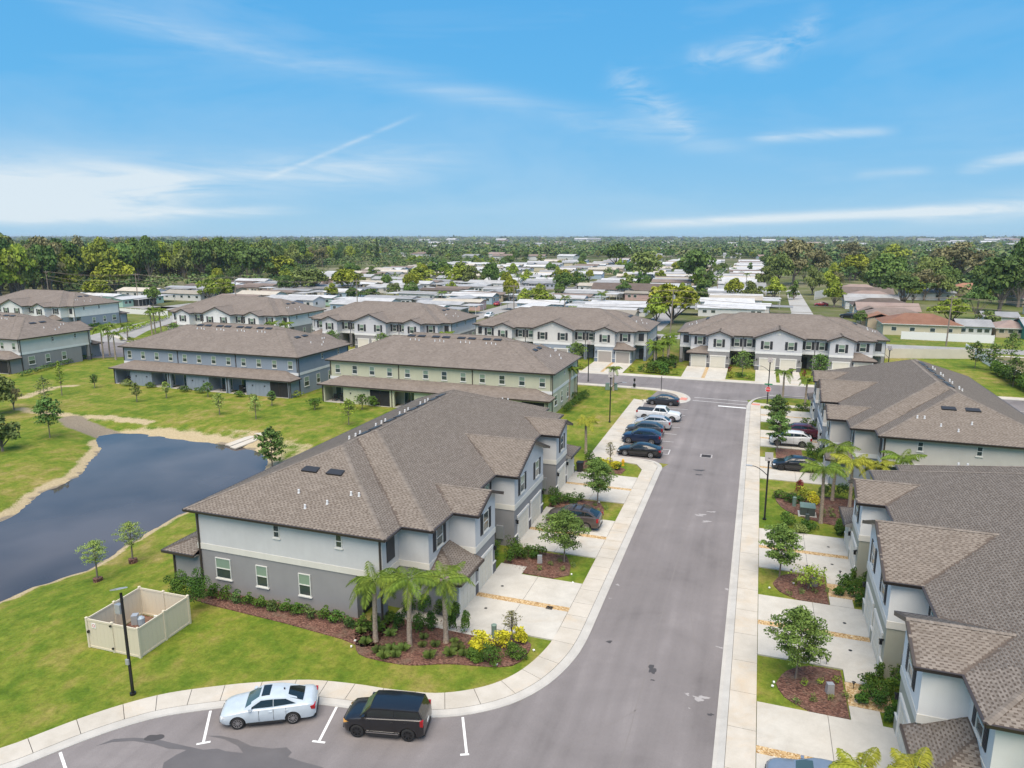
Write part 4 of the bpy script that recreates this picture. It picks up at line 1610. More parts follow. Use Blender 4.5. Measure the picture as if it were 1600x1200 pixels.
        for u in (-8.55, -3.5, 3.5, 8.55, -12, 12):
            l_ = MB().box(u - .07, u + .07, -.2, -.05, 1.85, 2.1)
            l_.box(u - .03, u + .03, -.14, .02, 2.1, 2.18)
            l_.box(u - .1, u + .1, -.22, -.03, 2.1, 2.13)
            l_.build('coach_lamp', M['black'], t)
        for u in (-10.1, 10.1):
            add_window(t, u, 0, 4.68, 1.0, 1.4, 0, True, seed=seed)
        for u in (-2.0, 2.0):
            add_window(t, u, 0, 4.68, 1.0, 1.4, 0, True, seed=seed)
        for u in (-7.1, -4.95, 4.95, 7.1):
            add_window(t, u, 1.9, 4.68, .92, 1.4, 0, True, seed=seed)
        for u in (-13.6, 13.6):
            add_window(t, u, 1.9, 4.75, 1.0, 1.4, 0, True, seed=seed)
        for u in (-16.3, 16.3):
            MB().box(u - .5, u + .5, 4.0, 4.05, 3.95, 5.4).build('blind_shutter', M['shutter'], t)
        for u in (-6.02, 6.02):
            MB().box(u - .05, u + .05, 1.82, 1.9, 0, EZ).build('downspout', M['brown'], t)
            MB().box(u - .25, u + .25, 1.9, 2.4, 0, BZ0 - .02).build('porch_pillar', M[lo], t)
        for u in (-7.5, -4.6, 4.6, 7.5):
            MB().box(u - .48, u + .48, 4.54, 4.6, .05, 2.1).build('front_door', M['shutter'], t)
        for u in (-8.19, 3.86, -3.86, 8.19):
            # meter cabinet on the side wall of the recess
            a, b = (u, u + .16) if u in (-8.19, 3.86) else (u - .16, u)
            MB().box(a, b, .9, 1.5, .6, 1.7).build('meter_cabinet', M['lampgrey'], t)
        for sg in (-1, 1):
            u0, u1 = (-15.75, -11.85) if sg < 0 else (11.85, 15.75)
            m, f = lean_roof(u0, u1, 1.9, -.5, 2.72, 3.80, sg < 0, sg > 0)
            r_ = m.build('garage_roof', [M['deck'] if detail > 1 else M['roof_far'], M['soffit']], t)
            f.build('gutter', M['brown'], r_)
            if detail > 1:
                o = obj('shingle_courses', tabs_mesh('shingles', lean_tabs(u0, u1, 1.9, -.5, 2.72, 3.80, sg < 0, sg > 0, .15, .3, 4), 7), r_)
                o['kind'] = 'stuff'
    return t


GRP = 'rows of two-storey townhouses'
PI = math.pi
townhouse((-16.9, 53.3, 0), PI / 2, ('s_pale', 's_grey', 's_cream', 'garage', 's_dark'), 'big grey and pale blue-grey two-storey townhouse block beside the pond, nearest on the left', GRP, 2, seed=0)
townhouse((7.8, 43.9, 0), -PI / 2, ('s_white', 's_olive', 's_cream', 'garage', 's_olive'), 'white and olive townhouse block at the lower right corner with its roof filling the edge', GRP, 2, seed=2, nearest=(0, 0, CAM_H))
townhouse((7.8, 88.6, 0), -PI / 2, ('s_taupe', 's_blue', 's_white', 'garage', 's_slate'), 'taupe and blue townhouse block on the right behind the palms, before the cross street', GRP, 2, seed=3)
townhouse((-42.95, 90.45 + 18.35, 0), PI, ('s_green', 's_green', 's_white', 'garage', 's_olive'), 'pale green townhouse block with its screened back porches facing the lawn', GRP, 1, seed=3, screens=(0, 4))
townhouse((-83.4, 90.45 + 18.35, 0), PI, ('s_blue', 's_blue', 's_white', 'garage', 's_slate'), 'blue-grey townhouse block with back porches, beyond the pond', GRP, 1, seed=0)
townhouse((-142.5, 90.45 + 18.35, 0), PI, ('s_warm', 's_grey', 's_white', 'garage', 's_dark'), 'grey and white townhouse block cut by the left edge, end wall in view', GRP, 1, seed=4)
townhouse((4.05, 136.0, 0), 0, ('s_lilac', 's_grey', 's_white', 'garage', 's_dark'), 'lilac-grey townhouse front with cream garage doors straight across the end of the street', GRP, 1, 1.03, seed=1)
townhouse((-38.2, 135.0, 0), 0, ('s_warm', 's_blue', 's_white', 'garage_tan', 's_slate'), 'beige and blue townhouse front with taupe garage doors behind the green block', GRP, 1, 1.04, seed=2)
townhouse((-79.0, 134.3, 0), 0, ('s_lilac', 's_grey', 's_white', 'garage', 's_dark'), 'white-grey townhouse front behind the blue block, second from the left of the far row', GRP, 1, 1.0, seed=3)
townhouse((-121.3, 136.0, 0), 0, ('s_white', 's_grey', 's_white', 'garage', 's_dark'), 'white townhouse front beside the winding entrance road, third from the right in the far row', GRP, 1, 1.0, seed=4)
townhouse((-188.5, 135.6, 0), 0, ('s_white', 's_blue', 's_white', 'garage', 's_slate'), 'white and blue townhouse block at the far left with a long end wall', GRP, 1, 1.0, seed=5)

# ------------------------------------------------------------------ vegetation prototypes (meshes are shared by their copies)
def leaf_cloud(name, lobes, n, size, m, seed, up=0.35, tri=False, jitter=0.25, flat=0.8, bend=False):
    """lobes: (cx, cy, cz, rx, ry, rz). leaf-clump quads scattered in the outer shell of every lobe"""
    rs = np.random.RandomState(seed)
    vol = np.array([l[3] * l[4] + l[3] * l[5] + l[4] * l[5] for l in lobes])
    cnt = np.maximum(4, (n * vol / vol.sum())).astype(int)
    C_, Nn, tone = [], [], []
    for l, k in zip(lobes, cnt):
        d = rs.normal(size=(k, 3)); d /= np.linalg.norm(d, axis=1)[:, None]
        d[:, 2] = np.where(d[:, 2] < -0.45, -d[:, 2], d[:, 2])
        r = 1 - np.abs(rs.normal(0, jitter, k))
        r = np.clip(r, 0.15, 1.12)
        p = np.array(l[:3]) + d * r[:, None] * np.array(l[3:])
        C_.append(p); Nn.append(d)
        t0 = rs.uniform(0, .5)
        tone.append(t0 + rs.uniform(0, .5, k))
    C_, Nn, tone = np.concatenate(C_), np.concatenate(Nn), np.concatenate(tone)
    n = len(C_)
    nn = Nn * 0.7 + rs.normal(0, .55, (n, 3)) + np.array([0, 0, up])
    nn /= np.linalg.norm(nn, axis=1)[:, None]
    a = np.cross(nn, rs.normal(size=(n, 3))); a /= np.linalg.norm(a, axis=1)[:, None]
    b = np.cross(nn, a)
    s = size * rs.uniform(.55, 1.35, n)[:, None]
    a *= s; b *= s * flat
    sh = [rs.uniform(.5, 1.1, (n, 1)) for _ in range(4)]
    V = np.stack([C_ - a * sh[0], C_ - b * sh[1] + nn * s * .15, C_ + a * sh[2], C_ + b * sh[3] - nn * s * .15], 1).reshape(-1, 3)
    F = np.arange(4 * n).reshape(n, 4)
    me = bpy.data.meshes.new(name)
    me.vertices.add(len(V)); me.vertices.foreach_set('co', V.ravel())
    me.loops.add(F.size); me.loops.foreach_set('vertex_index', F.ravel().astype(np.int32))
    me.polygons.add(n); me.polygons.foreach_set('loop_start', np.arange(0, F.size, 4, dtype=np.int32))
    me.update(calc_edges=True)
    at = me.attributes.new('tone', 'FLOAT', 'POINT')
    at.data.foreach_set('value', np.repeat(tone, 4).astype(np.float32))
    me.materials.append(M[m])
    return me


def crown_lobes(kind, seed):
    """unit crowns: radius about 1, base at z=0, height about 1.6"""
    r = random.Random(seed)
    L = []
    if kind == 'round':
        L.append((0, 0, .62, .62, .62, .5))
        for k in range(15):
            t, e = r.uniform(0, 6.28), r.uniform(-.1, 1.3)
            q = r.uniform(.2, .36)
            L.append((.68 * math.cos(t) * math.cos(e), .68 * math.sin(t) * math.cos(e), .6 + .52 * math.sin(e), q, q, q * .8))
    elif kind == 'oak':
        for k in range(19):
            t, d = r.uniform(0, 6.28), r.uniform(0, .82)
            q = r.uniform(.2, .38)
            L.append((d * math.cos(t), d * math.sin(t), r.uniform(.35, 1.05) * (1.15 - d * .5), q * 1.15, q * 1.15, q * .7))
    elif kind == 'tall':
        for k in range(17):
            z = r.uniform(.15, 1.9)
            w = .62 * (1 - (z / 2.15) ** 2)
            t = r.uniform(0, 6.28)
            q = r.uniform(.18, .34)
            L.append((w * math.cos(t) * r.uniform(.2, 1), w * math.sin(t) * r.uniform(.2, 1), z, q, q, q * 1.0))
    elif kind == 'spread':
        for k in range(20):
            t, d = r.uniform(0, 6.28), r.uniform(0, .95)
            q = r.uniform(.16, .30)
            L.append((d * math.cos(t), d * math.sin(t), .45 + .42 * math.cos(d * 1.3) + r.uniform(-.12, .12), q * 1.2, q * 1.2, q * .55))
    elif kind == 'cone':
        for k in range(12):
            z = .1 + k * .19
            w = .38 * (1 - z / 2.6)
            for j in range(2):
                t = r.uniform(0, 6.28)
                L.append((w * .5 * math.cos(t), w * .5 * math.sin(t), z, w * .8, w * .8, .22))
    return L


TREE_KINDS = {  # name: (crown kind, material, quads, leaf size, trunk height in crown radii, jitter)
    'oak_tree': ('oak', 'l_dark', 2600, .085, .30, .22),
    'shade_tree': ('round', 'l_oak', 2600, .085, .22, .22),
    'golden_tree': ('round', 'l_gold', 2300, .085, .18, .20),
    'lime_tree': ('oak', 'l_lime', 2300, .085, .22, .22),
    'olive_tree': ('oak', 'l_olive', 2200, .085, .25, .26),
    'bare_tree': ('oak', 'l_brown', 1700, .07, .35, .35),
    'slim_tree': ('tall', 'l_oak', 2200, .085, .2, .25),
    'spreading_tree': ('spread', 'l_dark', 2200, .08, .22, .25),
    'pine_tree': ('cone', 'l_dark', 1200, .09, .2, .3),
}
TPROTO = {}


def tree_trunk(seed, th, h=1.2):
    r = random.Random(seed)
    b = MB()
    b.tube([(0, 0, -.05), (.02, .01, th * .6), (0, .03, th + .25), (.03, 0, th + .6)], [.075, .055, .045, .02], 6)
    for k in range(6):
        t = k * 1.05 + r.uniform(0, .6)
        z = th * r.uniform(.6, 1.1)
        d = r.uniform(.35, .7)
        b.tube([(0, 0, z), (d * .5 * math.cos(t), d * .5 * math.sin(t), z + .3), (d * math.cos(t), d * math.sin(t), z + r.uniform(.5, .8))], [.035, .022, .008], 4)
    return b


def tree_protos():
    for nm, (kind, m, n, s, th, jit) in TREE_KINDS.items():
        TPROTO[nm] = []
        for v in range(3):
            seed = sum(map(ord, nm)) + v * 17
            lobes = [(a, b, c + th, d, e, f) for a, b, c, d, e, f in crown_lobes(kind, seed)]
            cr = leaf_cloud('crown', lobes, n, s, m, seed, jitter=jit)
            tr = tree_trunk(seed, th).mesh('trunk', M['bark'])
            TPROTO[nm].append((tr, cr))


tree_protos()
DIRS = None


def tree(nm, x, y, r, h=None, label=None, group=None, var=None, z=None, cat='tree', mats=None):
    """r crown radius in metres, h overall height"""
    var = RND.randrange(3) if var is None else var
    tr, cr = TPROTO[nm][var]
    zz = gz(x, y) if z is None and y < 100 else (z or 0)
    t = empty(nm, (x, y, zz), RND.uniform(0, 6.28))
    base_h = {'tall': 2.25, 'cone': 2.6, 'spread': 1.25}.get(TREE_KINDS[nm][0], 1.5 if TREE_KINDS[nm][0] == 'oak' else 1.4)
    kz = (h / base_h) if h else r
    t.scale = (r, r, kz)
    obj('trunk', tr, t)
    obj('crown', cr, t)
    return tag(t, label, cat, group)


# --- young street trees near the camera: denser, smaller leaves, real branching
def street_tree(name, x, y, h, r, th, m, seed, label, leaf=.085, n=5200, sparse=.3, group=None, narrow=1.0):
    rr = random.Random(seed)
    t = tag(empty(name, (x, y, gz(x, y) + .05)), label, 'tree', group)
    b = MB()
    b.tube([(0, 0, -.1), (.02, .02, th), (.05, 0, th + (h - th) * .5), (.0, .04, h * .93)], [.07, .05, .035, .01], 8)
    lobes = []
    nb = 30
    for k in range(nb):
        f = (k + .5) / nb
        z = th + (h - th) * (f ** 0.95) * .92
        w = r * (math.sin(math.pi * min(1, (f * .86 + .16))) ** .75) * rr.uniform(.65, 1.1) * narrow
        t_ = k * 2.4 + rr.uniform(-.4, .4)
        e = (w * math.cos(t_), w * math.sin(t_), z + w * .30)
        b.tube([(0, 0, z - w * .25), (e[0] * .5, e[1] * .5, z + w * .05), e], [.022, .014, .005], 4)
        for q in (.55, .95):
            s = rr.uniform(.30, .46) * r * .78
            lobes.append((e[0] * q, e[1] * q, z + w * .28 * q, s, s, s * .62))
    lobes.append((0, 0, h - .2, r * .25, r * .25, r * .28))
    b.build('trunk', M['bark'], t)
    obj('crown', leaf_cloud('crown', lobes, n, leaf, m, seed, jitter=sparse, up=.5), t)
    return t


# --- palms
def frond_mesh(L, droop, nleaf, m, seed, w=.42, curl=1.0):
    """one feather frond: arching rachis with hanging leaflets"""
    r = random.Random(seed)
    b = MB()
    pts = []
    for i in range(9):
        f = i / 8
        x = L * (f - .12 * f * f * droop)
        z = L * (.62 * f - droop * .95 * f * f)
        pts.append(Vector((x, 0, z)))
    b.tube([tuple(p) for p in pts], [.03 - .0028 * i for i in range(9)], 4)
    for k in range(nleaf):
        f = .14 + .86 * k / nleaf
        i = min(7, int(f * 8)); g = f * 8 - i
        p = pts[i].lerp(pts[i + 1], g)
        d = (pts[i + 1] - pts[i]).normalized()
        ll = w * math.sin(math.pi * min(.97, f * .80 + .2)) ** .6 * r.uniform(.85, 1.15)
        for s in (-1, 1):
            sd = Vector((d.x * .55, s * .85, -.10 - curl * r.uniform(.1, .7))).normalized()
            tip = p + sd * ll + Vector((0, 0, -.3 * ll * curl))
            mid = p + sd * ll * .5
            wv = d * (.019 if nleaf > 20 else .06)
            b.add([tuple(p - wv), tuple(mid - wv * 1.5), tuple(tip), tuple(mid + wv * 1.5)], [(0, 1, 2, 3)])
    me = b.mesh('frond', M[m])
    at = me.attributes.new('tone', 'FLOAT', 'POINT')
    at.data.foreach_set('value', [min(1, max(0, .5 + .3 * math.sin(i * .7))) for i in range(len(me.vertices))])
    return me


FROND = {}


def palm(x, y, h, L, label, nf=14, m='l_palm', kind='queen', group=None, seed=1, z=None, nleaf=52):
    r = random.Random(seed)
    t = tag(empty('palm_tree', (x, y, (gz(x, y) if z is None else z) + .02)), label, 'palm', group)
    b = MB()
    lean = (r.uniform(-.12, .12), r.uniform(-.12, .12))
    n = 9
    pts = [(lean[0] * (i / n) ** 2, lean[1] * (i / n) ** 2, h * i / n - .1) for i in range(n + 1)]
    rad = [.155 - .04 * (i / n) + (.018 if i % 2 else 0) for i in range(n + 1)]
    rad[0] = .21
    b.tube(pts, rad, 10)
    tr = b.build('trunk', M['palmbark'], t)
    top = pts[-1]
    MB().tube([top, (top[0], top[1], top[2] + .45), (top[0], top[1], top[2] + .95)], [.11, .09, .04], 8).build('crownshaft', M['palmshaft'], t)
    for k in range(nf):
        dr = r.choice((.75, .95, 1.2, 1.35)) if k > nf * .3 else r.choice((.4, .6))
        key = (round(L, 1), dr, m, k % 2, nleaf)
        if key not in FROND:
            FROND[key] = frond_mesh(L, dr, nleaf, m, len(FROND), w=.40 + L * .06)
        o = obj('frond', FROND[key], t, (top[0], top[1], top[2] + .75 + r.uniform(-.15, .15)))
        o.rotation_euler = (r.uniform(-.15, .15), 0, k * 2.4 + r.uniform(-.25, .25))
        s = r.uniform(.85, 1.1)
        o.scale = (s, s, s)
    return t


# --- shrubs
BUSH = {}


def bush(nm, x, y, w, d, h, m, label, cat='shrub', group=None, n=700, leaf=.06, rz=0.0, z=None, seed=None):
    key = (m, n, leaf, (seed or RND.randrange(3)))
    if key not in BUSH:
        r = random.Random(hash(str(key)) % 1000 if False else len(BUSH) * 7 + 3)
        lobes = [(0, 0, .42, .36, .36, .42)]
        for k in range(10):
            t = r.uniform(0, 6.28); q = r.uniform(.14, .26); dd = r.uniform(.12, .36)
            lobes.append((dd * math.cos(t), dd * math.sin(t), r.uniform(.15, .82), q, q, q))
        BUSH[key] = lobes
    b = leaf_cloud('foliage', [(a * w, b_ * d, c * h, e * w, f * d, g * h) for a, b_, c, e, f, g in BUSH[key]], n, leaf, m, len(BUSH) + int(x * 10) % 50, jitter=.2, up=.4)
    o = obj(nm, b, None, (x, y, (gz(x, y) if z is None and y < 100 else (z or 0)) + .02), rz)
    return tag(o, label, cat, group)


def hedge(nm, x0, y0, x1, y1, w, h, m, label, n=1500, leaf=.07, group=None, cat='hedge', seed=3):
    L = math.hypot(x1 - x0, y1 - y0)
    r = random.Random(seed)
    k = max(3, int(L / (w * .55)))
    lobes = [(L * (i + .5) / k + r.uniform(-.1, .1), r.uniform(-.06, .06), h * .48, w * r.uniform(.42, .6), w * r.uniform(.42, .58), h * r.uniform(.42, .58)) for i in range(k)]
    o = obj(nm, leaf_cloud('foliage', lobes, n, leaf, m, seed, jitter=.18, up=.4), None, (x0, y0, gz(x0, y0)), math.atan2(y1 - y0, x1 - x0))
    return tag(o, label, cat, group)


def tuft_mesh(seed):
    r = random.Random(seed)
    b = MB()
    for k in range(170):
        t, L = r.uniform(0, 6.28), r.uniform(.5, 1.0)
        o = r.uniform(.05, .75)
        c, s = math.cos(t), math.sin(t)
        p0 = (c * .06, s * .06, 0)
        p1 = (c * o * .45, s * o * .45, L * .65)
        p2 = (c * o, s * o, L * (.95 - o * .5))
        wx, wy = -s * .009, c * .009
        b.add([(p0[0] - wx, p0[1] - wy, 0), (p0[0] + wx, p0[1] + wy, 0), (p1[0] + wx, p1[1] + wy, p1[2]), (p2[0], p2[1], p2[2]), (p1[0] - wx, p1[1] - wy, p1[2])], [(0, 1, 2, 3, 4)])
    me = b.mesh('blades', M['l_olive' if seed == 1 else 'l_tuft'])
    at = me.attributes.new('tone', 'FLOAT', 'POINT')
    at.data.foreach_set('value', [r.random() for _ in range(len(me.vertices))])
    return me


TUFTS = [tuft_mesh(k) for k in range(3)]


def bed(poly, label=None, h=.06, seed=1, chips=True):
    """raised bark mulch bed with loose chips"""
    o = sheet('mulch_bed', poly, h, 'mulch', h - .005)
    o['kind'] = 'stuff'
    r = random.Random(seed)
    xs = [p[0] for p in poly]; ys = [p[1] for p in poly]
    n = min(1400, int((max(xs) - min(xs)) * (max(ys) - min(ys)) * 45)) if chips else 0
    b = MB()
    X = np.array([r.uniform(min(xs), max(xs)) for _ in range(n)]); Y = np.array([r.uniform(min(ys), max(ys)) for _ in range(n)])
    if n:
        ins = sd_poly(X, Y, poly) < -.03
        for x, y in zip(X[ins], Y[ins]):
            t, L, w = r.uniform(0, 3.14), r.uniform(.04, .11), r.uniform(.012, .03)
            c, s = math.cos(t), math.sin(t)
            z0, z1 = h + r.uniform(.002, .02), h + r.uniform(.01, .05)
            b.quad((x - c * L + s * w, y - s * L - c * w, z0), (x + c * L + s * w, y + s * L - c * w, z1), (x + c * L - s * w, y + s * L + c * w, z1), (x - c * L - s * w, y - s * L + c * w, z0))
        q = b.build('bark_chips', M['mulch'], o)
        q['kind'] = 'stuff'
    return o


def rowtufts(pts, group, label):
    for i, (x, y, s) in enumerate(pts):
        o = obj('ornamental_grass', TUFTS[i % 3], None, (x, y, .06), RND.uniform(0, 6.28), (s, s, s))
        tag(o, label, 'grass clump', group)


# ------------------------------------------------------------------ planting near the grey block
front_bed_px = [(556, 975), (555, 1000), (560, 1022), (590, 1032), (640, 1040), (700, 1038), (760, 1042), (800, 1041), (822, 1026), (830, 1008), (822, 1003), (770, 992), (738, 984), (700, 975), (660, 955), (610, 968)]
fb = catmull([G(*p) for p in front_bed_px[:11]], .5) + [G(*p) for p in front_bed_px[11:]]
bed(fb, seed=2)
bed([(-35.2, 36.0), (-35.6, 34.6), (-33, 34.3), (-27, 34.0), (-22.5, 33.6), (-21.0, 33.2), (-20.2, 33.6), (-20.6, 36.0)], seed=3)
sheet('entry_path', [(-20.9, 38.1), (-20.9, 36.9), (-17.5, 36.6), (-13.5, 36.5), (-13.4, 37.5), (-16.9, 38.0)], .075, 'drive', .07)['kind'] = 'structure'
for i, (px, py, h) in enumerate(((587, 1003, 3.3), (640, 1010, 3.6), (697, 1005, 3.6))):
    x, y = G(px, py)
    palm(x, y, h, 2.15, ('left', 'middle', 'right')[i] + ' one of the three arching palms in the mulch bed at the grey house corner', 13, seed=5 + i, group='three palms in the corner mulch bed')
for i, (px, py, w, h) in enumerate(((770, 1035, 1.9, 1.0), (805, 1028, 1.5, 1.0), (742, 1032, 1.2, .8))):
    x, y = G(px, py)
    bush('shrub', x, y, w, w * .8, h, 'l_hedge', 'dark green low shrub mass under the yellow crotons, ' + ('in front of them', 'at their right end', 'at their left end')[i], n=1400, leaf=.055)
for i, (px, py, w, h) in enumerate(((755, 1016, 1.5, 1.25), (788, 1014, 1.3, 1.2), (812, 1006, 1.1, 1.1), (742, 1024, 1.0, .9))):
    x, y = G(px, py)
    bush('croton_shrub', x, y, w, w * .8, h, 'l_yellow', ('big bright yellow croton left of the green pedestal in the corner bed', 'yellow croton in the middle of the corner bed behind green shrubs', 'yellow croton at the driveway end of the corner bed', 'small yellow croton at the left tip of the croton clump')[i], n=900, leaf=.07)
x, y = G(799, 1000)
street_tree('crape_myrtle', x, y, 1.9, .55, .7, 'l_brown', 4, 'small dark leggy myrtle rising above the yellow crotons', .06, 500, .3)
tg = []
for px, py in ((572, 1008), (592, 1022), (618, 1028), (631, 1018), (660, 1012), (672, 1030), (703, 1026), (716, 1018), (725, 1026), (610, 995), (662, 1000), (612, 1020), (600, 1030), (680, 1012), (710, 1006), (565, 990), (580, 985)):
    x, y = G(px, py)
    tg.append((x, y, RND.uniform(.42, .72)))
rowtufts(tg, 'ornamental grass clumps under the palms', 'spiky green ornamental grass clump in the mulch under the three palms')
for i, (px, py, h, w) in enumerate(((624, 985, 1.2, .7), (655, 985, 1.1, 1.1), (674, 985, 1.3, .7), (706, 985, 1.25, .55), (728, 990, 1.6, .55), (712, 968, 1.2, .6), (690, 962, 1.2, 1.0), (640, 962, 1.4, .9), (665, 958, 1.4, .9), (610, 975, .8, 1.0), (590, 972, .7, .9))):
    x, y = G(px, py)
    bush('upright_shrub', x, y, w * 1.35, w * 1.25, h * 1.2, 'l_hedge', 'upright dark green shrub in the entry hedge behind the corner palms', n=1000, leaf=.055, group='entry hedge shrubs behind the palms')
for k in range(15):
    x = -34.6 + k * .98
    bush('hedge_plant', x, 35.2 - RND.uniform(0, .25) - (k > 11) * .2, 1.15, .8, .8 + RND.uniform(0, .3), 'l_hedge' if k % 3 else 'l_dark', 'low dark foundation plant in the mulch row along the grey end wall', n=480, leaf=.07, group='foundation plants along the grey end wall')
for i, (px, py, w, h) in enumerate(((281, 938, 1.8, 2.0), (310, 953, 1.9, 2.8))):
    x, y = G(px, py)
    bush('clipped_shrub', x, y, w, w, h, 'l_hedge', ('darker', 'bigger brighter')[i] + ' dense clipped shrub at the back corner of the grey block, ' + ('behind', 'beside') + ' the beige enclosure', n=2600, leaf=.06) if False else bush('clipped_shrub', x, y, w, w, h, 'l_hedge', ('darker squat clipped shrub behind the beige enclosure corner', 'tall bright green clipped shrub beside the beige enclosure corner')[i], n=2600, leaf=.06)
# gardens between the left driveways
LEFT_BEDS = [(45.3, 49.3), (57.3, 61.2), (69.2, 71.4)]
for i, (y0, y1) in enumerate(LEFT_BEDS):
    if i < 2:
        sheet('entry_path', [(-16.9, y0 - .2), (-14.9, y0 - .2), (-14.9, y0 + 1.1), (-16.9, y0 + 1.1)], .08, 'drive', .07)['kind'] = 'structure'
        bed([(-16.8, y0 + 1.3), (-14.8, y0 + .1), (-12.6, y0 + .05), (-11.6, y0 + .9), (-11.9, y0 + 2.4), (-12.6, y1 - .1), (-16.8, y1 - .1)], seed=8 + i)
        for j, (dx, dy, w, h) in enumerate(((0, .0, .9, 1.2), (.1, .9, 1.3, 1.1), (.2, 1.7, 1.3, 1.1), (1.1, 1.9, 1.3, 1.0), (1.9, 2.1, 1.3, .95), (-1.3, .4, 1.0, 1.3), (-1.6, 1.4, 1.3, 1.3), (-.4, 2.1, 1.4, 1.3), (.7, 1.2, 1.2, 1.0), (1.6, 1.4, 1.0, .7))):
            bush('garden_shrub', -16.4 + dx, y0 + 1.2 + dy, w, w * .9, h, 'l_hedge', ('green garden shrub in the bed by the first left entry, nearest garden', 'green garden shrub in the bed behind the parked brown car')[i], n=520, leaf=.06, group=('shrubs of the nearest left garden', 'shrubs of the second left garden')[i])
        for j in range(5):
            bush('small_plant', -13.9 + .55 * j, y0 + 1.0 + (j * 37 % 5) * .45, .6, .6, .45, 'l_olive', ('small plant on the red mulch under the nearest left street tree', 'small plant on the mulch under the second left street tree')[i], n=110, leaf=.05, group=('mulch plants under the nearest left tree', 'mulch plants under the second left tree')[i])
street_tree('street_tree', -12.5, 48.1, 4.0, 1.7, 1.2, 'l_elm', 11, 'round green young tree in the nearest left garden beside the brown car', .075, 9000)
street_tree('street_tree', -12.7, 60.6, 4.2, 1.6, 1.2, 'l_elm', 12, 'dark green young tree in the second left garden behind the brown car', .075, 9000)
bed([(-16.8, 69.3), (-13.6, 69.2), (-12.2, 69.6), (-12.0, 71.2), (-13.6, 72.6), (-16.8, 72.9)], seed=12)
for j, (x, y, w, h, m) in enumerate(((-14.2, 71.2, 1.6, 1.1, 'l_yellow'), (-13.2, 70.9, 1.5, 1.0, 'l_yellow'), (-12.9, 70.9, 1.0, .7, 'l_hedge'), (-14.0, 70.2, 1.2, .8, 'l_gold'), (-15.3, 71.8, 1.4, 1.0, 'l_hedge'), (-16.3, 72.6, 1.3, 1.2, 'l_hedge'))):
    bush('garden_shrub', x, y, w, w, h, m, ('bright yellow-green shrub beside the yellow hydrant' if m != 'l_hedge' else 'dark green shrub in the bed near the yellow hydrant'), n=700, leaf=.07, group='shrubs in the hydrant bed' + (' yellow' if m != 'l_hedge' else ' green'))
street_tree('crape_myrtle', -13.9, 72.3, 2.6, .6, 1.0, 'l_brown', 5, 'dark leggy myrtle standing beside the yellow hydrant', .06, 500, .3)
# grass strip tree and palms behind the grey block
palm(-17.3, 75.5, 3.2, 1.6, 'lone queen palm on the lawn left of the parked black car', 11, m='l_palmy', seed=21)
palm(-27.0, 100.6, 4.2, 1.5, 'slim palm at the corner of the green block, left of a pair', 9, seed=22, group=None)
palm(-25.6, 99.8, 4.4, 1.5, 'slim palm at the corner of the green block, right of a pair', 9, seed=23)
palm(-25.9, 102.2, 4.0, 1.4, 'slim palm behind the pair at the corner of the green block', 9, seed=24)
palm(-20.9, 109.6, 3.0, 1.4, 'small palm beside the walk on the lawn of the green block', 9, seed=25)
hedge('hedge', -24.4, 92.6, -24.0, 104.5, 1.1, 1.2, 'l_hedge', 'clipped green hedge along the end wall of the green block', 2200, .09)
hedge('hedge', -26.5, 101.5, -23.6, 103.0, 1.4, 1.0, 'l_hedge', 'green shrubs round the palms by the green block', 900, .09, seed=6)
# bald cypress saplings by the pond
for i, (px, py, h, r) in enumerate(((152, 903, 3.1, .95), (207, 873, 3.3, 1.05))):
    x, y = G(px, py)
    bed(blob(x, y, .3, .28, 14, .2, seed=i), h=gz(x, y) + .03, chips=False)
    street_tree('cypress_sapling', x, y, h, r, 1.4, 'l_cypress', 30 + i, ('pale green cypress sapling nearest the beige enclosure', 'taller pale green cypress sapling nearest the pond and grey house')[i], .045, 3400, .6)
x, y = G(78, 683)
street_tree('magnolia_tree', x, y, 5.0, 1.7, 1.5, 'l_oak', 40, 'dark green young tree alone on the bank left of the pond', .16, 1700, .35)
x, y = G(425, 726, -.6)
street_tree('willow_shrub', x, y, 4.3, 1.6, .6, 'l_oak', 41, 'bright green bushy tree at the pond end behind the grey roof', .17, 1800, .35)
for i, (px, py, h, r, m, lab) in enumerate(((214, 628, 2.9, .8, 'l_olive', 'thin rusty sapling before the left porch of the blue block'), (260, 622, 2.6, .7, 'l_cypress', 'narrow green sapling before the second porch of the blue block'),
                                       (343, 648, 3.0, .9, 'l_cypress', 'pale sapling on the lawn in front of the middle of the blue block'), (400, 655, 3.2, .9, 'l_cypress', 'pale sapling on the lawn before the right end of the blue block'),
                                       (545, 664, 3.4, 1.3, 'l_lime', 'lime green round sapling in front of the green block'), (425, 634, 2.2, .7, 'l_oak', 'small sapling by the dark porch screen of the blue block'),
                                       (148, 606, 2.3, .7, 'l_oak', 'leafy sapling on the lawn left of the blue block'), (97, 618, 5.4, .7, 'l_lime', 'tall thin yellow sapling on the far left lawn'),
                                       (325, 620, 2.2, .9, 'l_oak', 'rounded sapling before the fourth porch of the blue block'), (492, 640, 1.5, 1.1, 'l_hedge', 'dark shrub on the lawn between the blue and green blocks'), (566, 640, 2.1, 1.2, 'l_hedge', 'green shrub by the first porch of the green block'),
                                       (72, 640, 4.8, 1.1, 'l_olive', 'sparse olive tree at the left lawn edge above the bank'), (58, 560, 3.2, 1.2, 'l_brown', 'leafless grey sapling before the end wall of the left block'))):
    x, y = G(px, py)
    street_tree('sapling', x, y, h, r, h * .3, m, 50 + i, lab, .13, 480, .4)
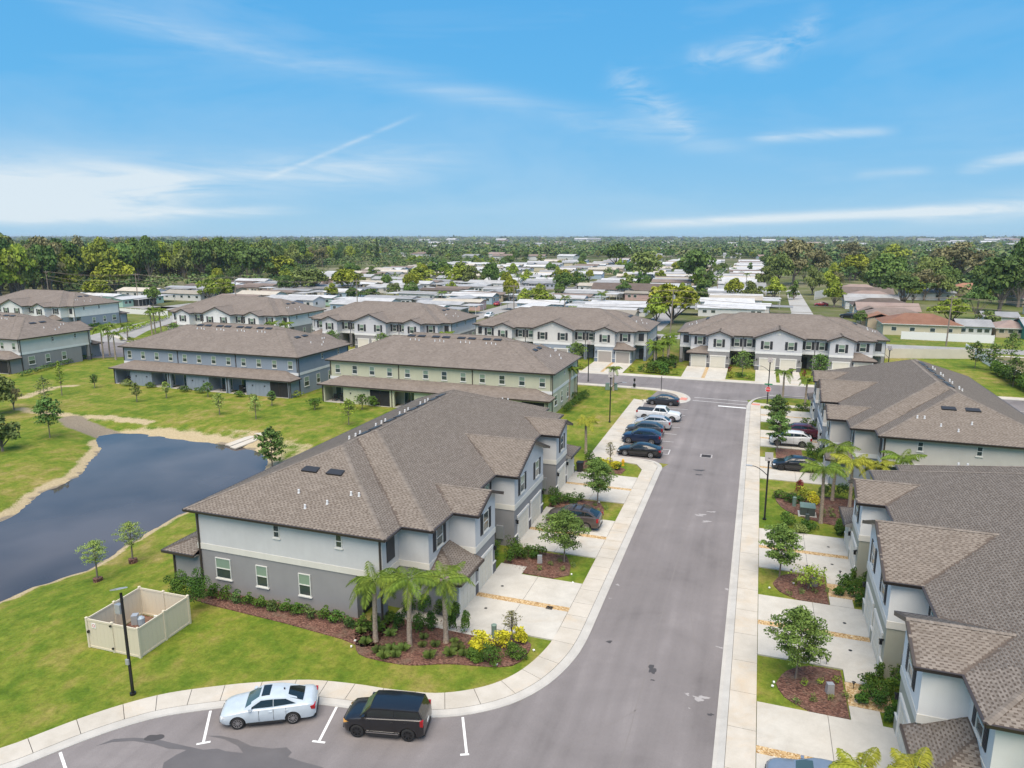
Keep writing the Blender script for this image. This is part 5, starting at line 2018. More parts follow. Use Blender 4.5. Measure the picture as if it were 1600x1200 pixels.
for i, (px, py, w, h, m) in enumerate(((200, 603, 2.6, 1.1, 'l_olive'), (235, 606, 2.4, .9, 'l_hedge'), (290, 612, 2.8, 1.0, 'l_hedge'), (312, 614, 2.6, 1.0, 'l_dark'), (375, 620, 2.4, 1.0, 'l_hedge'), (395, 624, 2.2, 1.0, 'l_olive'),
                                       (462, 620, 3.0, 1.2, 'l_lime'), (474, 612, 2.2, 1.0, 'l_dark'), (487, 606, 2.2, 1.2, 'l_dark'), (545, 640, 2.2, 1.3, 'l_hedge'), (583, 636, 2.4, 1.6, 'l_hedge'), (492, 600, 2.0, 1.3, 'l_dark'))):
    x, y = G(px, py)
    bush('porch_shrub', x, y, w, w * .7, h, m, 'shrub planted against the back porches across the pond lawn', n=330, leaf=.12, group='shrubs along the back porches')
hedge('hedge', *G(30, 590), *G(150, 556), 1.2, 1.0, 'l_dark', 'dark clipped hedge along the end wall of the far left block', 1300, .15)
for i, (px, py, r, h, nm, lab) in enumerate(((4, 705, 2.4, 4.2, 'olive_tree', 'dark bushy tree cut by the left edge on the pond bank'), (-14, 650, 3.0, 6, 'olive_tree', 'olive tree half outside the left edge above the bank'), (22, 640, 1.3, 3.2, 'bare_tree', 'twiggy grey tree on the far left bank'))):
    x, y = G(px, py)
    tree(nm, x, y, r, h, lab)
# ------------------------------------------------------------------ planting on the east side
RB = [(35.6, 40.05), (47.75, 52.0)]
for i, (y0, y1) in enumerate(RB):
    bed(catmull([(2.3, y0 + 2.0), (2.9, y0 + 3.4), (4.2, y1 - .15), (5.75, y1 - .1)], .4) + [(5.8, y0 + .05), (3.9, y0 + .05)] + catmull([(3.9, y0 + .05), (2.7, y0 + .9), (2.3, y0 + 2.0)], .4)[1:-1], seed=20 + i)
    sheet('entry_path', [(5.85, y0 - .05), (7.3, y0 - .05), (7.3, y0 + 1.15), (5.85, y0 + 1.15)], .08, 'drive', .07)['kind'] = 'structure'
    sheet('entry_path', [(5.9, y1 - 1.1), (7.0, y1 - 1.1), (7.0, y1 + .1), (5.9, y1 + .1)], .08, 'drive', .07)['kind'] = 'structure'
    o = sheet('gravel_bed', [(5.85, y0 + 1.2), (8.0, y0 + 1.2), (8.0, y1 - .9), (5.85, y1 - 1.15)], .07, 'gravel', .06)
    o['kind'] = 'stuff'
    for j, (x, y, w, h) in enumerate(((7.7, y0 + .6, .9, .9), (7.4, y0 + 1.7, 1.3, 1.0), (8.3, y0 + 1.5, 1.1, 1.1), (6.9, y0 + 2.3, 1.2, .9), (7.8, y0 + 2.6, 1.3, 1.1), (7.6, y1 - .6, .6, 1.3), (8.6, y1 - .5, 1.4, 1.3), (9.0, y0 + 2.6, 1.4, 1.3), (8.5, y1 - 1.4, 1.4, 1.2), (7.0, y0 + 3.1, 1.2, 1.0), (9.4, y0 + 1.6, 1.3, 1.3), (6.5, y0 + 1.6, .9, .7))):
        bush('garden_shrub', x, y, w, w * .9, h, 'l_hedge', ('green garden shrub at the entry of the nearest right garden', 'green garden shrub at the entry of the second right garden')[i], n=650, leaf=.06, group=('shrubs of the nearest right garden', 'shrubs of the second right garden')[i])
    for j in range(7):
        bush('small_plant', 3.3 + .42 * j, y0 + .5 + (j * 53 % 7) * .45, .55, .55, .4, 'l_lime' if j % 2 else 'l_olive', ('small plant scattered on the red mulch of the nearest right garden', 'small plant scattered on the red mulch of the second right garden')[i], n=90, leaf=.05, group=('mulch plants of the nearest right garden', 'mulch plants of the second right garden')[i])
street_tree('street_tree', 3.35, 38.4, 4.2, 1.5, 1.0, 'l_elm', 13, 'open-branched young elm in the nearest right garden', .07, 9500, .36)
street_tree('street_tree', 2.75, 51.0, 3.9, 1.4, 1.0, 'l_elm', 14, 'young elm beside the walk in the second right garden', .075, 8500, .34)
street_tree('street_tree', 4.6, 49.6, 1.5, 1.2, .4, 'l_lime', 17, 'low feathery tree behind the nearest right elm', .08, 900, .4)
street_tree('street_tree', 3.1, 83.0, 4.6, 1.35, 1.3, 'l_oak', 15, 'bushy young tree growing beside the white car', .10, 4500, .34)
street_tree('street_tree', 3.2, 93.3, 4.4, 1.5, 1.2, 'l_dark', 16, 'dark rounded young tree beyond the white car', .11, 4500, .3)
# big garden between the two right blocks
bed(catmull([(2.8, 66.8), (3.6, 64.6), (6.0, 62.8), (9.8, 61.7)], .6) + [(9.8, 69.4), (2.6, 69.4)], seed=31)
palm(6.3, 62.6, 4.2, 2.2, 'tall feathery palm nearest the green utility box on the right', 15, seed=31, m='l_palm')
palm(8.9, 66.4, 4.0, 2.0, 'yellowing palm behind the taller one between the right blocks', 14, seed=32, m='l_palmy')
palm(7.7, 68.6, 4.4, 2.1, 'green palm close behind the yellowing one between the right blocks', 13, seed=33)
palm(12.9, 68.4, 4.0, 1.9, 'palm beside the end wall of the taupe block', 12, seed=34)
palm(11.0, 67.0, 3.6, 1.9, 'palm partly hidden between the yellow palm and the end wall', 12, seed=35, m='l_palmy')
for j, (x, y, w, h, m, lab) in enumerate(((3.3, 67.6, 1.6, .9, 'l_hedge', 'dark green shrub at the walk end of the garden by the black car'), (4.4, 66.8, 1.7, 1.0, 'l_hedge', 'green shrub before the yellow croton by the tall palm'), (5.2, 67.8, 1.9, 1.3, 'l_gold', 'yellow-green croton in front of the black car'),
                                          (6.0, 67.1, 1.5, 1.1, 'l_yellow', 'bright yellow croton between the palms on the right'), (3.6, 60.9, 1.7, 1.6, 'l_hedge', 'round green shrub beside the green utility box'), (5.2, 60.6, 2.0, 1.0, 'l_hedge', 'low green shrub in front of the utility box'),
                                          (4.5, 59.8, 1.6, .9, 'l_olive', 'low olive shrub at the lawn end by the elm'), (7.6, 60.4, 1.3, 1.1, 'l_hedge', 'dark shrub at the entry beside the far driveway'), (7.9, 61.4, 1.6, 1.2, 'l_hedge', 'dark shrub behind the tall palm trunk'), (7.0, 68.9, 1.6, 1.6, 'l_dark', 'dark shrub under the palms by the taupe block'),
                                          (8.6, 69.5, 1.8, 1.7, 'l_dark', 'dark shrub against the taupe block under the palms'), (9.9, 68.4, 1.8, 1.7, 'l_dark', 'dark shrub at the corner of the taupe block'), (4.9, 69.1, .9, 1.9, 'l_red', 'small reddish dark tree beside the black car'))):
    bush('garden_shrub', x, y, w, w * .9, h, m, lab, n=800, leaf=.075)
for k in range(9):
    x, y = 6.6 + (k % 5) * .8, 64.2 + (k // 5) * 1.1
    bush('small_plant', x, y, .7, .7, .5, 'l_olive', 'small plant on the mulch between the two right palms', n=110, leaf=.06, group='mulch plants between the right palms')
for i, (y0, y1) in enumerate(((80.6, 84.8), (92.6, 96.6), (104.4, 106.0))):
    if i < 2:
        bed([(3.0, y0 + .2), (5.8, y0 + .1), (5.8, y1 - .1), (3.0, y1 - .2)], seed=40 + i, chips=False)
    for j, (x, y, w, h) in enumerate(((6.8, y0 + 1.0, 1.5, 1.3), (7.8, y0 + 2.0, 1.5, 1.3), (6.6, y0 + 2.6, 1.2, 1.5), (8.3, y0 + 3.0, 1.4, 1.2))):
        if i < 2:
            bush('garden_shrub', x, y, w, w, h, 'l_hedge' if j != 2 else 'l_dark', ('shrub at the entry of the taupe block by the white car', 'shrub at the second entry of the taupe block')[i], n=380, leaf=.1, group=('shrubs by the white car', 'shrubs at the second taupe entry')[i])
for j, (x, y, w, m) in enumerate(((3.4, 105.0, 1.5, 'l_hedge'), (4.6, 105.2, 1.6, 'l_gold'), (6.4, 105.2, 1.4, 'l_hedge'), (7.4, 105.4, 1.6, 'l_dark'), (8.6, 105.3, 1.6, 'l_hedge'))):
    bush('garden_shrub', x, y, w, w, 1.1, m, 'shrub in the row beside the stop sign walk', n=300, leaf=.1, group='shrubs in the row by the stop sign')
palm(4.4, 111.2, 3.6, 1.9, 'spreading coconut-like palm on the junction corner right of the stop sign', 12, seed=41, m='l_palm')
palm(7.4, 108.8, 3.2, 1.5, 'shorter palm at the right end of the junction corner', 10, seed=42)
# gardens along the far fronts
for (cx, sc_) in ((4.05, 1.03), (-38.2, 1.04), (-79.0, 1.0), (-121.3, 1.0)):
    for d_ in (-18.2, -6.0, 6.0, 18.2):
        x = cx + d_ * sc_
        if cx < -50 and d_ > 10:
            pass
        for j in range(3):
            bush('front_shrub', x - 1.5 + j * 1.5, 126.6 + (j % 2) * .7, 1.8, 1.3, 1.0, ('l_gold', 'l_hedge', 'l_lime')[j], 'low shrub in the front bed across the cross street', n=200, leaf=.13, group='low shrubs in front of the far row', z=.02)
        if abs(d_) < 10:
            tr_ = street_tree('front_tree', x + .3, 128.4, 4.6, 1.9, 1.2, 'l_elm', int(abs(cx * 3 + d_)), 'small leafy tree ' + ('left' if d_ < 0 else 'right') + ' of the middle garages, far ' + {4.05: 'lilac-grey', -38.2: 'beige and blue', -79.0: 'white-grey', -121.3: 'white'}[cx] + ' block', .17, 900, .32)
            bush('red_plant', x - 1.9, 130.2, .9, .9, 1.5, 'l_red', 'tall red-leaved plant by the far entries', n=90, leaf=.14, group='red plants by the far entries', z=.02)
# the overgrown gap between the two right far blocks
for k in range(16):
    x, y = RND.uniform(-17.6, -14.6), RND.uniform(125, 142)
    if k % 2:
        palm(x - .4, y, RND.uniform(3.0, 5.0), 1.9, 'green palm in the thicket between the two nearest far blocks', 10, seed=60 + k, group='palms in the thicket between the far blocks', nleaf=16)
    else:
        bush('thicket_shrub', x, y, 3.0, 3.0, 2.2, 'l_hedge', 'overgrown shrub in the thicket between the two nearest far blocks', n=350, leaf=.2, group='shrubs in the thicket between the far blocks', z=0)
for k, (x, y) in enumerate(((-100.5, 128.5), (-102.2, 131), (-99.4, 132.5), (-61, 128.5), (-58.6, 128), (-59.8, 131), (-57.2, 130))):
    palm(x, y, RND.uniform(3.6, 4.8), 2.1, 'feathery palm in the gap of the far row ' + ('right of the white block' if x < -90 else 'right of the white-grey block'), 11, seed=80 + k, group='palms in the gap of the far row ' + ('a' if x < -90 else 'b'), nleaf=16)
for k, (px, py) in enumerate(((20, 0), )):
    pass
for k, (px, py, h) in enumerate(((162, 560, 5.2), (172, 556, 5.6), (181, 562, 4.6), (238, 523, 5.0), (243, 521, 5.4), (252, 520, 5.0), (112, 508, 4.4), (120, 507, 4.4), (200, 532, 3.0))):
    x, y = G(px, py)
    palm(x, y, h, 2.2, 'palm beside the winding entrance road ' + ('near the far left hedge' if px < 130 else 'by the blue block corner' if px < 205 else 'before the white block'), 11, seed=95 + k, m='l_palm', group='palms by the entrance road ' + str('left' if px < 130 else 'middle' if px < 205 else 'right'), nleaf=16)
hedge('hedge', *G(190, 522), *G(262, 498), 1.6, 1.2, 'l_lime', 'long clipped hedge along the winding entrance road', 1500, .2)
hedge('hedge', *G(140, 512), *G(195, 500), 1.4, 1.0, 'l_hedge', 'second hedge beyond the walk of the entrance road', 1000, .2, seed=8)
palm(25.0, 131, 2.6, 2.6, 'yellowing palm at the right end of the lilac-grey far block', 12, seed=120, m='l_palmy', nleaf=16)
bush('round_shrub', 23.0, 131, 2.0, 2.0, 3.2, 'l_hedge', 'tall shrub at the right end of the lilac-grey far block', n=500, leaf=.15, z=0)
for k, ((x, y), h) in enumerate(((G(1345, 1200, 4.2), 3.4), (G(1428, 1200, 4.2), 3.4))):
    palm(x, y, h, 1.25, ('palm whose head shows at the bottom edge beside the pale blue car', 'palm whose head shows at the bottom edge below the small right roof')[k], 14, seed=170 + k, m='l_palmy')
# clipped hedge along the white fence on the right
hedge('hedge', 41.2, 99, 40.9, 147, 2.0, 2.4, 'l_hedge', 'long green hedge along the white fence behind the taupe block', 13000, .20)
for k, (x, y, h) in enumerate(((40.4, 118, 5.0), (40.2, 134, 4.8), (41.0, 149, 5.2), (38.9, 151, 5.0), (47, 160, 6.0), (58.5, 157.5, 7.0))):
    street_tree('yard_tree', x, y, h, 1.7, 1.2, 'l_oak', 130 + k, ('young tree rising from the long hedge, nearest', 'young tree rising from the middle of the long hedge', 'bushy tree at the far end of the long hedge', 'second bushy tree at the far end of the long hedge', 'thin tree on the brown lawn behind the white fence', 'tall thin tree at the right edge by the road')[k], .2, 800, .35)

# ------------------------------------------------------------------ vehicles
PAINT = {k: carpaint('paint_' + k, c, mt) for k, (c, mt) in dict(iceblue=((.46, .52, .57), 0), black=((.008, .008, .010), 0), white=((.62, .63, .64), 0), navy=((.012, .025, .065), .3), silver=((.50, .50, .51), .4),
         grey=((.06, .065, .075), .3), brown=((.085, .068, .062), .4), maroon=((.10, .015, .03), .2), charcoal=((.03, .034, .042), .3), red=((.35, .02, .03), 0), blue=((.22, .26, .32), .3)).items()}


def interp(tab, x):
    for (a, b), (c, d) in zip(tab[:-1], tab[1:]):
        if x <= c:
            t = 0 if c == a else (x - a) / (c - a)
            return b + (d - b) * max(0, min(1, t))
    return tab[-1][1]


CARS = {
    # x measured from the nose (0..1 of the length); z in metres
    'sedan': dict(L=4.65, W=1.79, H=1.45, wb=2.65, f=.19, r=.325, top=[(0, .60), (.02, .74), (.09, .84), (.25, .95), (.30, .97), (.80, 1.02), (.87, 1.05), (.96, 1.03), (1, .82)], gh=(.25, .42, .70, .885), nwin=2),
    'coupe_sedan': dict(L=4.9, W=1.85, H=1.44, wb=2.85, f=.19, r=.34, top=[(0, .52), (.02, .64), (.09, .76), (.27, .92), (.30, .94), (.84, 1.03), (.90, 1.05), (.98, 1.02), (1, .8)], gh=(.27, .44, .70, .91), nwin=2),
    'suv': dict(L=4.6, W=1.88, H=1.70, wb=2.7, f=.185, r=.375, top=[(0, .66), (.015, .88), (.05, 1.02), (.20, 1.13), (.26, 1.17), (.70, 1.22), (.93, 1.27), (.99, 1.15), (1, .95)], gh=(.215, .40, .80, .97), nwin=3),
    'hatch': dict(L=4.5, W=1.8, H=1.44, wb=2.7, f=.19, r=.33, top=[(0, .54), (.02, .68), (.09, .78), (.26, .93), (.30, .95), (.85, 1.04), (.97, 1.02), (1, .8)], gh=(.26, .42, .74, .97), nwin=2),
    'boxcar': dict(L=4.12, W=1.79, H=1.64, wb=2.55, f=.19, r=.34, top=[(0, .62), (.02, .86), (.06, .98), (.22, 1.07), (.26, 1.10), (.85, 1.19), (.98, 1.18), (1, .9)], gh=(.215, .35, .935, .988), nwin=2),
    'pickup': dict(L=5.8, W=2.0, H=1.88, wb=3.65, f=.17, r=.40, top=[(0, .70), (.015, 1.0), (.05, 1.12), (.24, 1.22), (.28, 1.24), (.60, 1.28), (.61, 1.30), (.99, 1.32), (1, 1.28)], gh=(.255, .345, .565, .60), nwin=2),
}


def frame_of(d):
    return lambda f: d['L'] * (.5 - f)


def car_proto(kind, paint, label, glass='carglass', dark_rim=False, rails=False, sunroof=False, wheel='rim', cladding=False):
    """front towards +x, built at the origin"""
    d = CARS[kind]
    L, W, H, wb, fo, R_, top, gh = d['L'], d['W'], d['H'], d['wb'], d['f'], d['r'], d['top'], d['gh']
    t = empty({'pickup': 'pickup_truck', 'suv': 'suv', 'boxcar': 'compact_car', 'hatch': 'hatchback'}.get(kind, 'sedan'))
    X = frame_of(d)
    pm = PAINT[paint]
    wx1 = L * (.5 - fo)
    wxs = (wx1, wx1 - wb)
    zb = .20 if kind not in ('pickup', 'suv') else .28
    # lower body
    st = [0, .012, .035, .07, .12, .18, .24, .28, .34, .42, .5, .58, .66, .74, .80, .86, .90, .94, .97, .99, 1.0]
    V, F = [], []
    for f in st:
        x = X(f)
        zt = interp(top, f)
        w = W / 2
        e = 1.0
        if f < .12:
            e = 1 - .30 * (1 - f / .12) ** 2.2
        if f > .9:
            e = 1 - .20 * ((f - .9) / .1) ** 2.2
        if kind in ('boxcar', 'pickup') and f > .9:
            e = 1 - .07 * ((f - .9) / .1) ** 2
        w *= e
        lift = zb + (.10 if f < .03 or f > .985 else 0)
        ring = [(0, lift), (w * .80, lift), (w * .94, lift + .07), (w * .985, zb + (zt - zb) * .32), (w * 1.0, zb + (zt - zb) * .60), (w * .985, zb + (zt - zb) * .74), (w * .955, zt - .055), (w * .87, zt - .008), (w * .5, zt + .018), (0, zt + .026)]
        full = [(x, y, z) for y, z in ring] + [(x, -y, z) for y, z in ring[1:-1][::-1]]
        V.append(full)
    n = len(V[0])
    verts = [p for r_ in V for p in r_]
    for i in range(len(st) - 1):
        for k in range(n):
            a, b = i * n + k, i * n + (k + 1) % n
            F.append((a, a + n, b + n, b))
    F.append(tuple(range(n)))
    F.append(tuple((len(st) - 1) * n + k for k in range(n))[::-1])
    me = bpy.data.meshes.new('body')
    me.from_pydata(verts, [], F)
    bm = bmesh.new(); bm.from_mesh(me)
    bmesh.ops.recalc_face_normals(bm, faces=bm.faces)
    bm.to_mesh(me); bm.free()
    # wheel arches
    tmp = bpy.data.objects.new('body', me); COL.objects.link(tmp)
    cutters = []
    for wx in wxs:
        c = MB().cyl((wx, -W, R_ + .0), (wx, W, R_ + .0), R_ + .065, 24)
        co = c.build('cut', M['trim'])
        cm = co.data
        bm = bmesh.new(); bm.from_mesh(cm); bmesh.ops.recalc_face_normals(bm, faces=bm.faces); bm.to_mesh(cm); bm.free()
        md = tmp.modifiers.new('b', 'BOOLEAN'); md.operation = 'DIFFERENCE'; md.object = co; md.solver = 'EXACT'
        cutters.append(co)
    dg = bpy.context.evaluated_depsgraph_get()
    dg.update()
    nm = bpy.data.meshes.new_from_object(tmp.evaluated_get(dg))
    bpy.data.objects.remove(tmp)
    for c in cutters:
        bpy.data.objects.remove(c)
    nm.materials.clear(); nm.materials.append(pm)
    nm.polygons.foreach_set('use_smooth', [True] * len(nm.polygons))
    nm.polygons.foreach_set('material_index', [0] * len(nm.polygons))
    try:
        nm.set_sharp_from_angle(angle=math.radians(32))
    except Exception:
        pass
    nm.name = 'body'
    body = obj('body', nm, t)
    MB().box(-L * .42, L * .42, -W * .36, W * .36, zb + .02, zb + .5).build('underbody', M['trim'], t)
    # greenhouse
    f1, f2, f3, f4 = gh
    zb1, zb4 = interp(top, f1) - .01, interp(top, f4) - .01
    wl, wr = W / 2 * .90, W / 2 * (.82 if kind == 'boxcar' else .70 if kind not in ('pickup', 'suv') else .76)
    if kind in ('sedan', 'hatch', 'coupe_sedan'):
        w1, w4 = wl * .93, wl * .84
    else:
        w1, w4 = wl * .95, wl * .93
    fm = (f2 + f3) / 2
    zm = interp(top, fm)
    rows = []      # stations: (f, halfwidth at belt, z belt, halfwidth at roof edge, z roof edge, z roof crown)
    H2 = H - .05
    drop = .07 if kind in ('sedan', 'coupe_sedan', 'hatch') else .06 if kind == 'suv' else .03
    stn = [(f1, w1, zb1, w1 * .98, zb1 + .01, zb1 + .015), (f2, wl, interp(top, f2), wr * .97, H2 - .03, H - .035), ((f2 + fm) / 2, wl, interp(top, (f2 + fm) / 2), wr, H2, H), (fm, wl, zm, wr, H2, H), ((fm + f3) / 2, wl * .99, interp(top, (fm + f3) / 2), wr, H2 - drop * .3, H - drop * .3),
           (f3, wl * .97, interp(top, f3), wr * .95, H2 - drop, H - drop), (f4, w4, zb4, w4 * .94, zb4 + .01, zb4 + .015)]
    V = []
    for f, a, za, b, zbb, zc in stn:
        x = X(f)
        V.append([(x, a, za - .02), (x, b, zbb), (x, b * .82, zbb + (zc - zbb) * .8), (x, 0, zc), (x, -b * .82, zbb + (zc - zbb) * .8), (x, -b, zbb), (x, -a, za - .02)])
    m = MB()
    m.v = [p for r_ in V for p in r_]
    for i in range(len(V) - 1):
        for k in range(6):
            a = i * 7 + k
            m.f.append((a, a + 1, a + 8, a + 7)); m.m.append(0)
    gm = m.mesh('cabin', pm, True)
    try:
        gm.set_sharp_from_angle(angle=math.radians(28))
    except Exception:
        pass
    cab = obj('cabin', gm, t)

    def P(i, side, h):
        """point on the side of the cabin at station i, h 0 belt .. 1 roof edge"""
        a, b = Vector(V[i][0]), Vector(V[i][1])
        p = a.lerp(b, h)
        return Vector((p.x, p.y * side, p.z))

    def glassq(name, pts, m_=glass, lift=.008, par=t):
        p = [Vector(q) for q in pts]
        nrm = (p[1] - p[0]).cross(p[-1] - p[0]).normalized()
        c = sum(p, Vector()) / len(p)
        if nrm.dot(c - Vector((0, 0, .7))) < 0:
            p = p[::-1]; nrm = -nrm
        q = [tuple(a + nrm * lift) for a in p]
        return MB().poly(q).build(name, M[m_], par)
    # windscreen and rear window
    for i0, i1, nme, gl in ((0, 1, 'windscreen', 'carglass_l'), (6, 5, 'rear_window', glass)):
        a, b = Vector(V[i0][0]), Vector(V[i1][1])
        lo, hi = Vector(V[i0][1]), Vector(V[i1][1])
        mid0, mid1 = Vector(V[i0][3]), Vector(V[i1][3])
        pts = []
        q0, q1 = lo.lerp(hi, .10), lo.lerp(hi, .93)
        c0, c1 = mid0.lerp(mid1, .08), mid0.lerp(mid1, .94)
        b_ = MB()
        prev = None
        cols_ = []
        for s in (-1, -.5, 0, .5, 1):
            f = abs(s)
            lo_ = c0.lerp(Vector((q0.x, q0.y * .90, q0.z)), f ** 1.6); hi_ = c1.lerp(Vector((q1.x, q1.y * .90, q1.z)), f ** 1.6)
            y0, y1 = q0.y * .90 * s, q1.y * .90 * s
            cols_.append(((lo_.x, y0, lo_.z + .018), (hi_.x, y1, hi_.z + .018)))
        for u, v in zip(cols_[:-1], cols_[1:]):
            b_.quad(u[0], v[0], v[1], u[1])
        b_.build(nme, M[gl], t, smooth=True)
    # side glass
    for sd in (-1, 1):
        def S(f, h):
            # point at fraction f along the length on the side
            for i in range(len(stn) - 1):
                if stn[i][0] <= f <= stn[i + 1][0]:
                    g = (f - stn[i][0]) / (stn[i + 1][0] - stn[i][0])
                    return P(i, sd, h).lerp(P(i + 1, sd, h), g)
            return P(len(stn) - 1, sd, h)
        top_h, bot_h = .86, .10
        fa = f1 + (f2 - f1) * .30
        fb = f4 - (f4 - f3) * (.45 if kind in ('sedan', 'coupe_sedan', 'hatch') else .25)
        fA, fB = f2 + .012, f3 - .006
        if d['nwin'] == 2:
            mids = [(fA + fB) / 2 + .0]
        else:
            mids = [fA + (fB - fA) * .40, fA + (fB - fA) * .84]
        edges_lo = [fa] + mids + [fb]
        edges_hi = [fA] + mids + [fB]
        for i in range(len(edges_lo) - 1):
            g = .0035
            x0, x1 = edges_lo[i] + g, edges_lo[i + 1] - g
            y0, y1 = edges_hi[i] + g, edges_hi[i + 1] - g
            b_ = MB()
            nc = 7
            cs_ = []
            for k in range(nc + 1):
                q = k / nc
                flo = x0 + (x1 - x0) * q
                hlo = .12 + (.16 * (q + i - 1) / 2 if i else 0)
                if i == 0:
                    hlo = .24 - .12 * min(1, q * 2)
                lo_, hi_ = S(flo, hlo), S(y0 + (y1 - y0) * q, top_h)
                cs_.append([tuple(p_ + Vector((0, sd * .012, .004))) for p_ in (lo_, lo_.lerp(hi_, .5) + Vector((0, sd * .006, 0)), hi_)])
            for u_, v_ in zip(cs_[:-1], cs_[1:]):
                b_.quad(u_[0], v_[0], v_[1], u_[1]); b_.quad(u_[1], v_[1], v_[2], u_[2])
            b_.build('side_window', M[glass], t)
        # mirror
        p = S(f1 + (f2 - f1) * .45, .2)
        MB().box(p.x - .07, p.x + .07, min(p.y, p.y + sd * .2), max(p.y, p.y + sd * .2), p.z - .02, p.z + .13).build('mirror', pm, t)
        # door seams and handles
        for f in [edges_hi[0] - .02] + mids + [edges_hi[-1] + (.0 if d['nwin'] == 2 else -.02)]:
            x = X(f)
            zt_ = interp(top, f)
            MB().box(x - .006, x + .006, min(sd * W * .484, sd * W * .502), max(sd * W * .484, sd * W * .502), zb + .16, zt_ - .07).build('door_seam', M['trim'], t)
        for f in mids if d['nwin'] == 2 else mids[:1]:
            for q in (.03, ) if kind != 'pickup' else (.02,):
                for fx in (f - .035, f + .13 if d['nwin'] == 2 else f + .15):
                    x = X(fx)
                    MB().box(x - .1, x + .06, min(sd * W * .49, sd * W * .512), max(sd * W * .49, sd * W * .512), interp(top, fx) - .20, interp(top, fx) - .165).build('door_handle', pm, t)
        # lights
        zh = interp(top, .03)
        e = .80
        hl = MB()
        hl.add([(X(.012), sd * W * .30, zh - .22), (X(.03), sd * W * .425, zh - .20), (X(.10), sd * W * .470, zh - .08), (X(.055), sd * W * .435, zh - .045), (X(.012), sd * W * .31, zh - .09)], [(0, 1, 2, 3, 4)])
        ob = hl.build('headlight', M['amber' if (kind == 'boxcar') else 'headlight'], t)
        ob.location = (.035, sd * .02, .015)
        zt_ = interp(top, .97)
        tl = MB()
        if kind in ('boxcar', 'suv', 'pickup'):
            tl.box(X(.995), X(.955), min(sd * W * .40, sd * W * .483), max(sd * W * .40, sd * W * .483), zt_ - .34, zt_ - .04)
        else:
            tl.box(X(.998), X(.945), min(sd * W * .27, sd * W * .468), max(sd * W * .27, sd * W * .468), zt_ - .26, zt_ - .09)
        tl.build('tail_light', M['taillight'], t)
        MB().box(wxs[1] + R_ + .12, wxs[0] - R_ - .12, min(sd * W * .47, sd * W * .497), max(sd * W * .47, sd * W * .497), zb - .02, zb + .09).build('sill', M['trim'], t)
        if cladding:
            MB().box(wxs[1] + R_ + .12, wxs[0] - R_ - .12, min(sd * W * .49, sd * W * .508), max(sd * W * .49, sd * W * .508), zb + .14, zb + .19).build('side_moulding', M['chrome'], t)
        if rails:
            x0, x1 = X(f2 + .04), X(f3 - .01)
            MB().tube([(x0, sd * wr * .86, H - .01), (x0 - .1, sd * wr * .86, H + .045), (x1 + .1, sd * wr * .86, H + .02), (x1, sd * wr * .86, H - .05)], .018, 5).build('roof_rail', M['trim'], t)
    if rails == 2:
        for f in (f2 + .12, f3 - .14):
            x = X(f)
            MB().box(x - .05, x + .05, -wr * .88, wr * .88, H + .05, H + .08).build('roof_bar', M['trim'], t)
    if sunroof:
        MB().box(X(f2 + .10), X(f2 + .015), -W * .24, W * .24, H - .04, H + .012).build('sunroof', M['carglass'], t)
        MB().box(X(f3 - .03), X(f3 - .045), -.02, .02, H - .05, H + .05).build('antenna', M['trim'], t)
    # grille, bumpers, plate
    zh = interp(top, .02)
    MB().box(X(.012), X(-.004), -W * .27, W * .27, zh - .30, zh - .12).build('grille', M['trim'], t)
    MB().box(X(.02), X(-.006), -W * .33, W * .33, zb + .08, zb + .2).build('lower_grille', M['trim'], t)
    MB().box(X(1.0), X(1.008) - .0, -.16, .16, .62, .74).build('number_plate', M['frame'], t) if kind not in () else None
    MB().box(X(1.004), X(.98), -W * .37, W * .37, zb + .02, zb + .16).build('rear_valance', M['trim'], t)
    if kind == 'pickup':
        MB().box(X(.985), X(.625), -W * .44, W * .44, 1.26, 1.365).build('bed_cover', M['trim'], t)
    # wheels
    key = ('wheel', R_, dark_rim)
    if key not in SHARED:
        rm = R_ * .68
        ty = MB()
        prof = [(R_ * .70, -.105), (R_ * .94, -.11), (R_, -.08), (R_, .08), (R_ * .94, .11), (R_ * .70, .105)]
        N_ = 28
        for k in range(N_):
            a = 2 * math.pi * k / N_
            for r_, y in prof:
                ty.v.append((r_ * math.cos(a), y, r_ * math.sin(a)))
        for k in range(N_):
            for j in range(5):
                a, b = k * 6 + j, ((k + 1) % N_) * 6 + j
                ty.f.append((a, b, b + 1, a + 1)); ty.m.append(0)
        rim = MB()
        rim.cyl((0, -.03, 0), (0, .03, 0), rm * 1.03, 20, 1)
        for s in (-1, 1):
            for k in range(10 if not dark_rim else 7):
                a = 2 * math.pi * k / (10 if not dark_rim else 7)
                c, sn = math.cos(a), math.sin(a)
                wv = .018 if not dark_rim else .03
                rim.add([(rm * .12 * c - wv * sn, s * .085, rm * .12 * sn + wv * c), (rm * 1.0 * c - wv * sn, s * .10, rm * sn + wv * c), (rm * 1.0 * c + wv * sn, s * .10, rm * sn - wv * c), (rm * .12 * c + wv * sn, s * .085, rm * .12 * sn - wv * c)],
                        [(0, 1, 2, 3) if s < 0 else (3, 2, 1, 0)], 0)
            rim.cyl((0, s * .06, 0), (0, s * .095, 0), rm * .2, 10, 0)
            ring = []
            for k in range(24):
                a0, a1 = 2 * math.pi * k / 24, 2 * math.pi * (k + 1) / 24
                rim.quad((rm * .92 * math.cos(a0), s * .102, rm * .92 * math.sin(a0)), (rm * 1.04 * math.cos(a0), s * .106, rm * 1.04 * math.sin(a0)), (rm * 1.04 * math.cos(a1), s * .106, rm * 1.04 * math.sin(a1)), (rm * .92 * math.cos(a1), s * .102, rm * .92 * math.sin(a1)), 0)
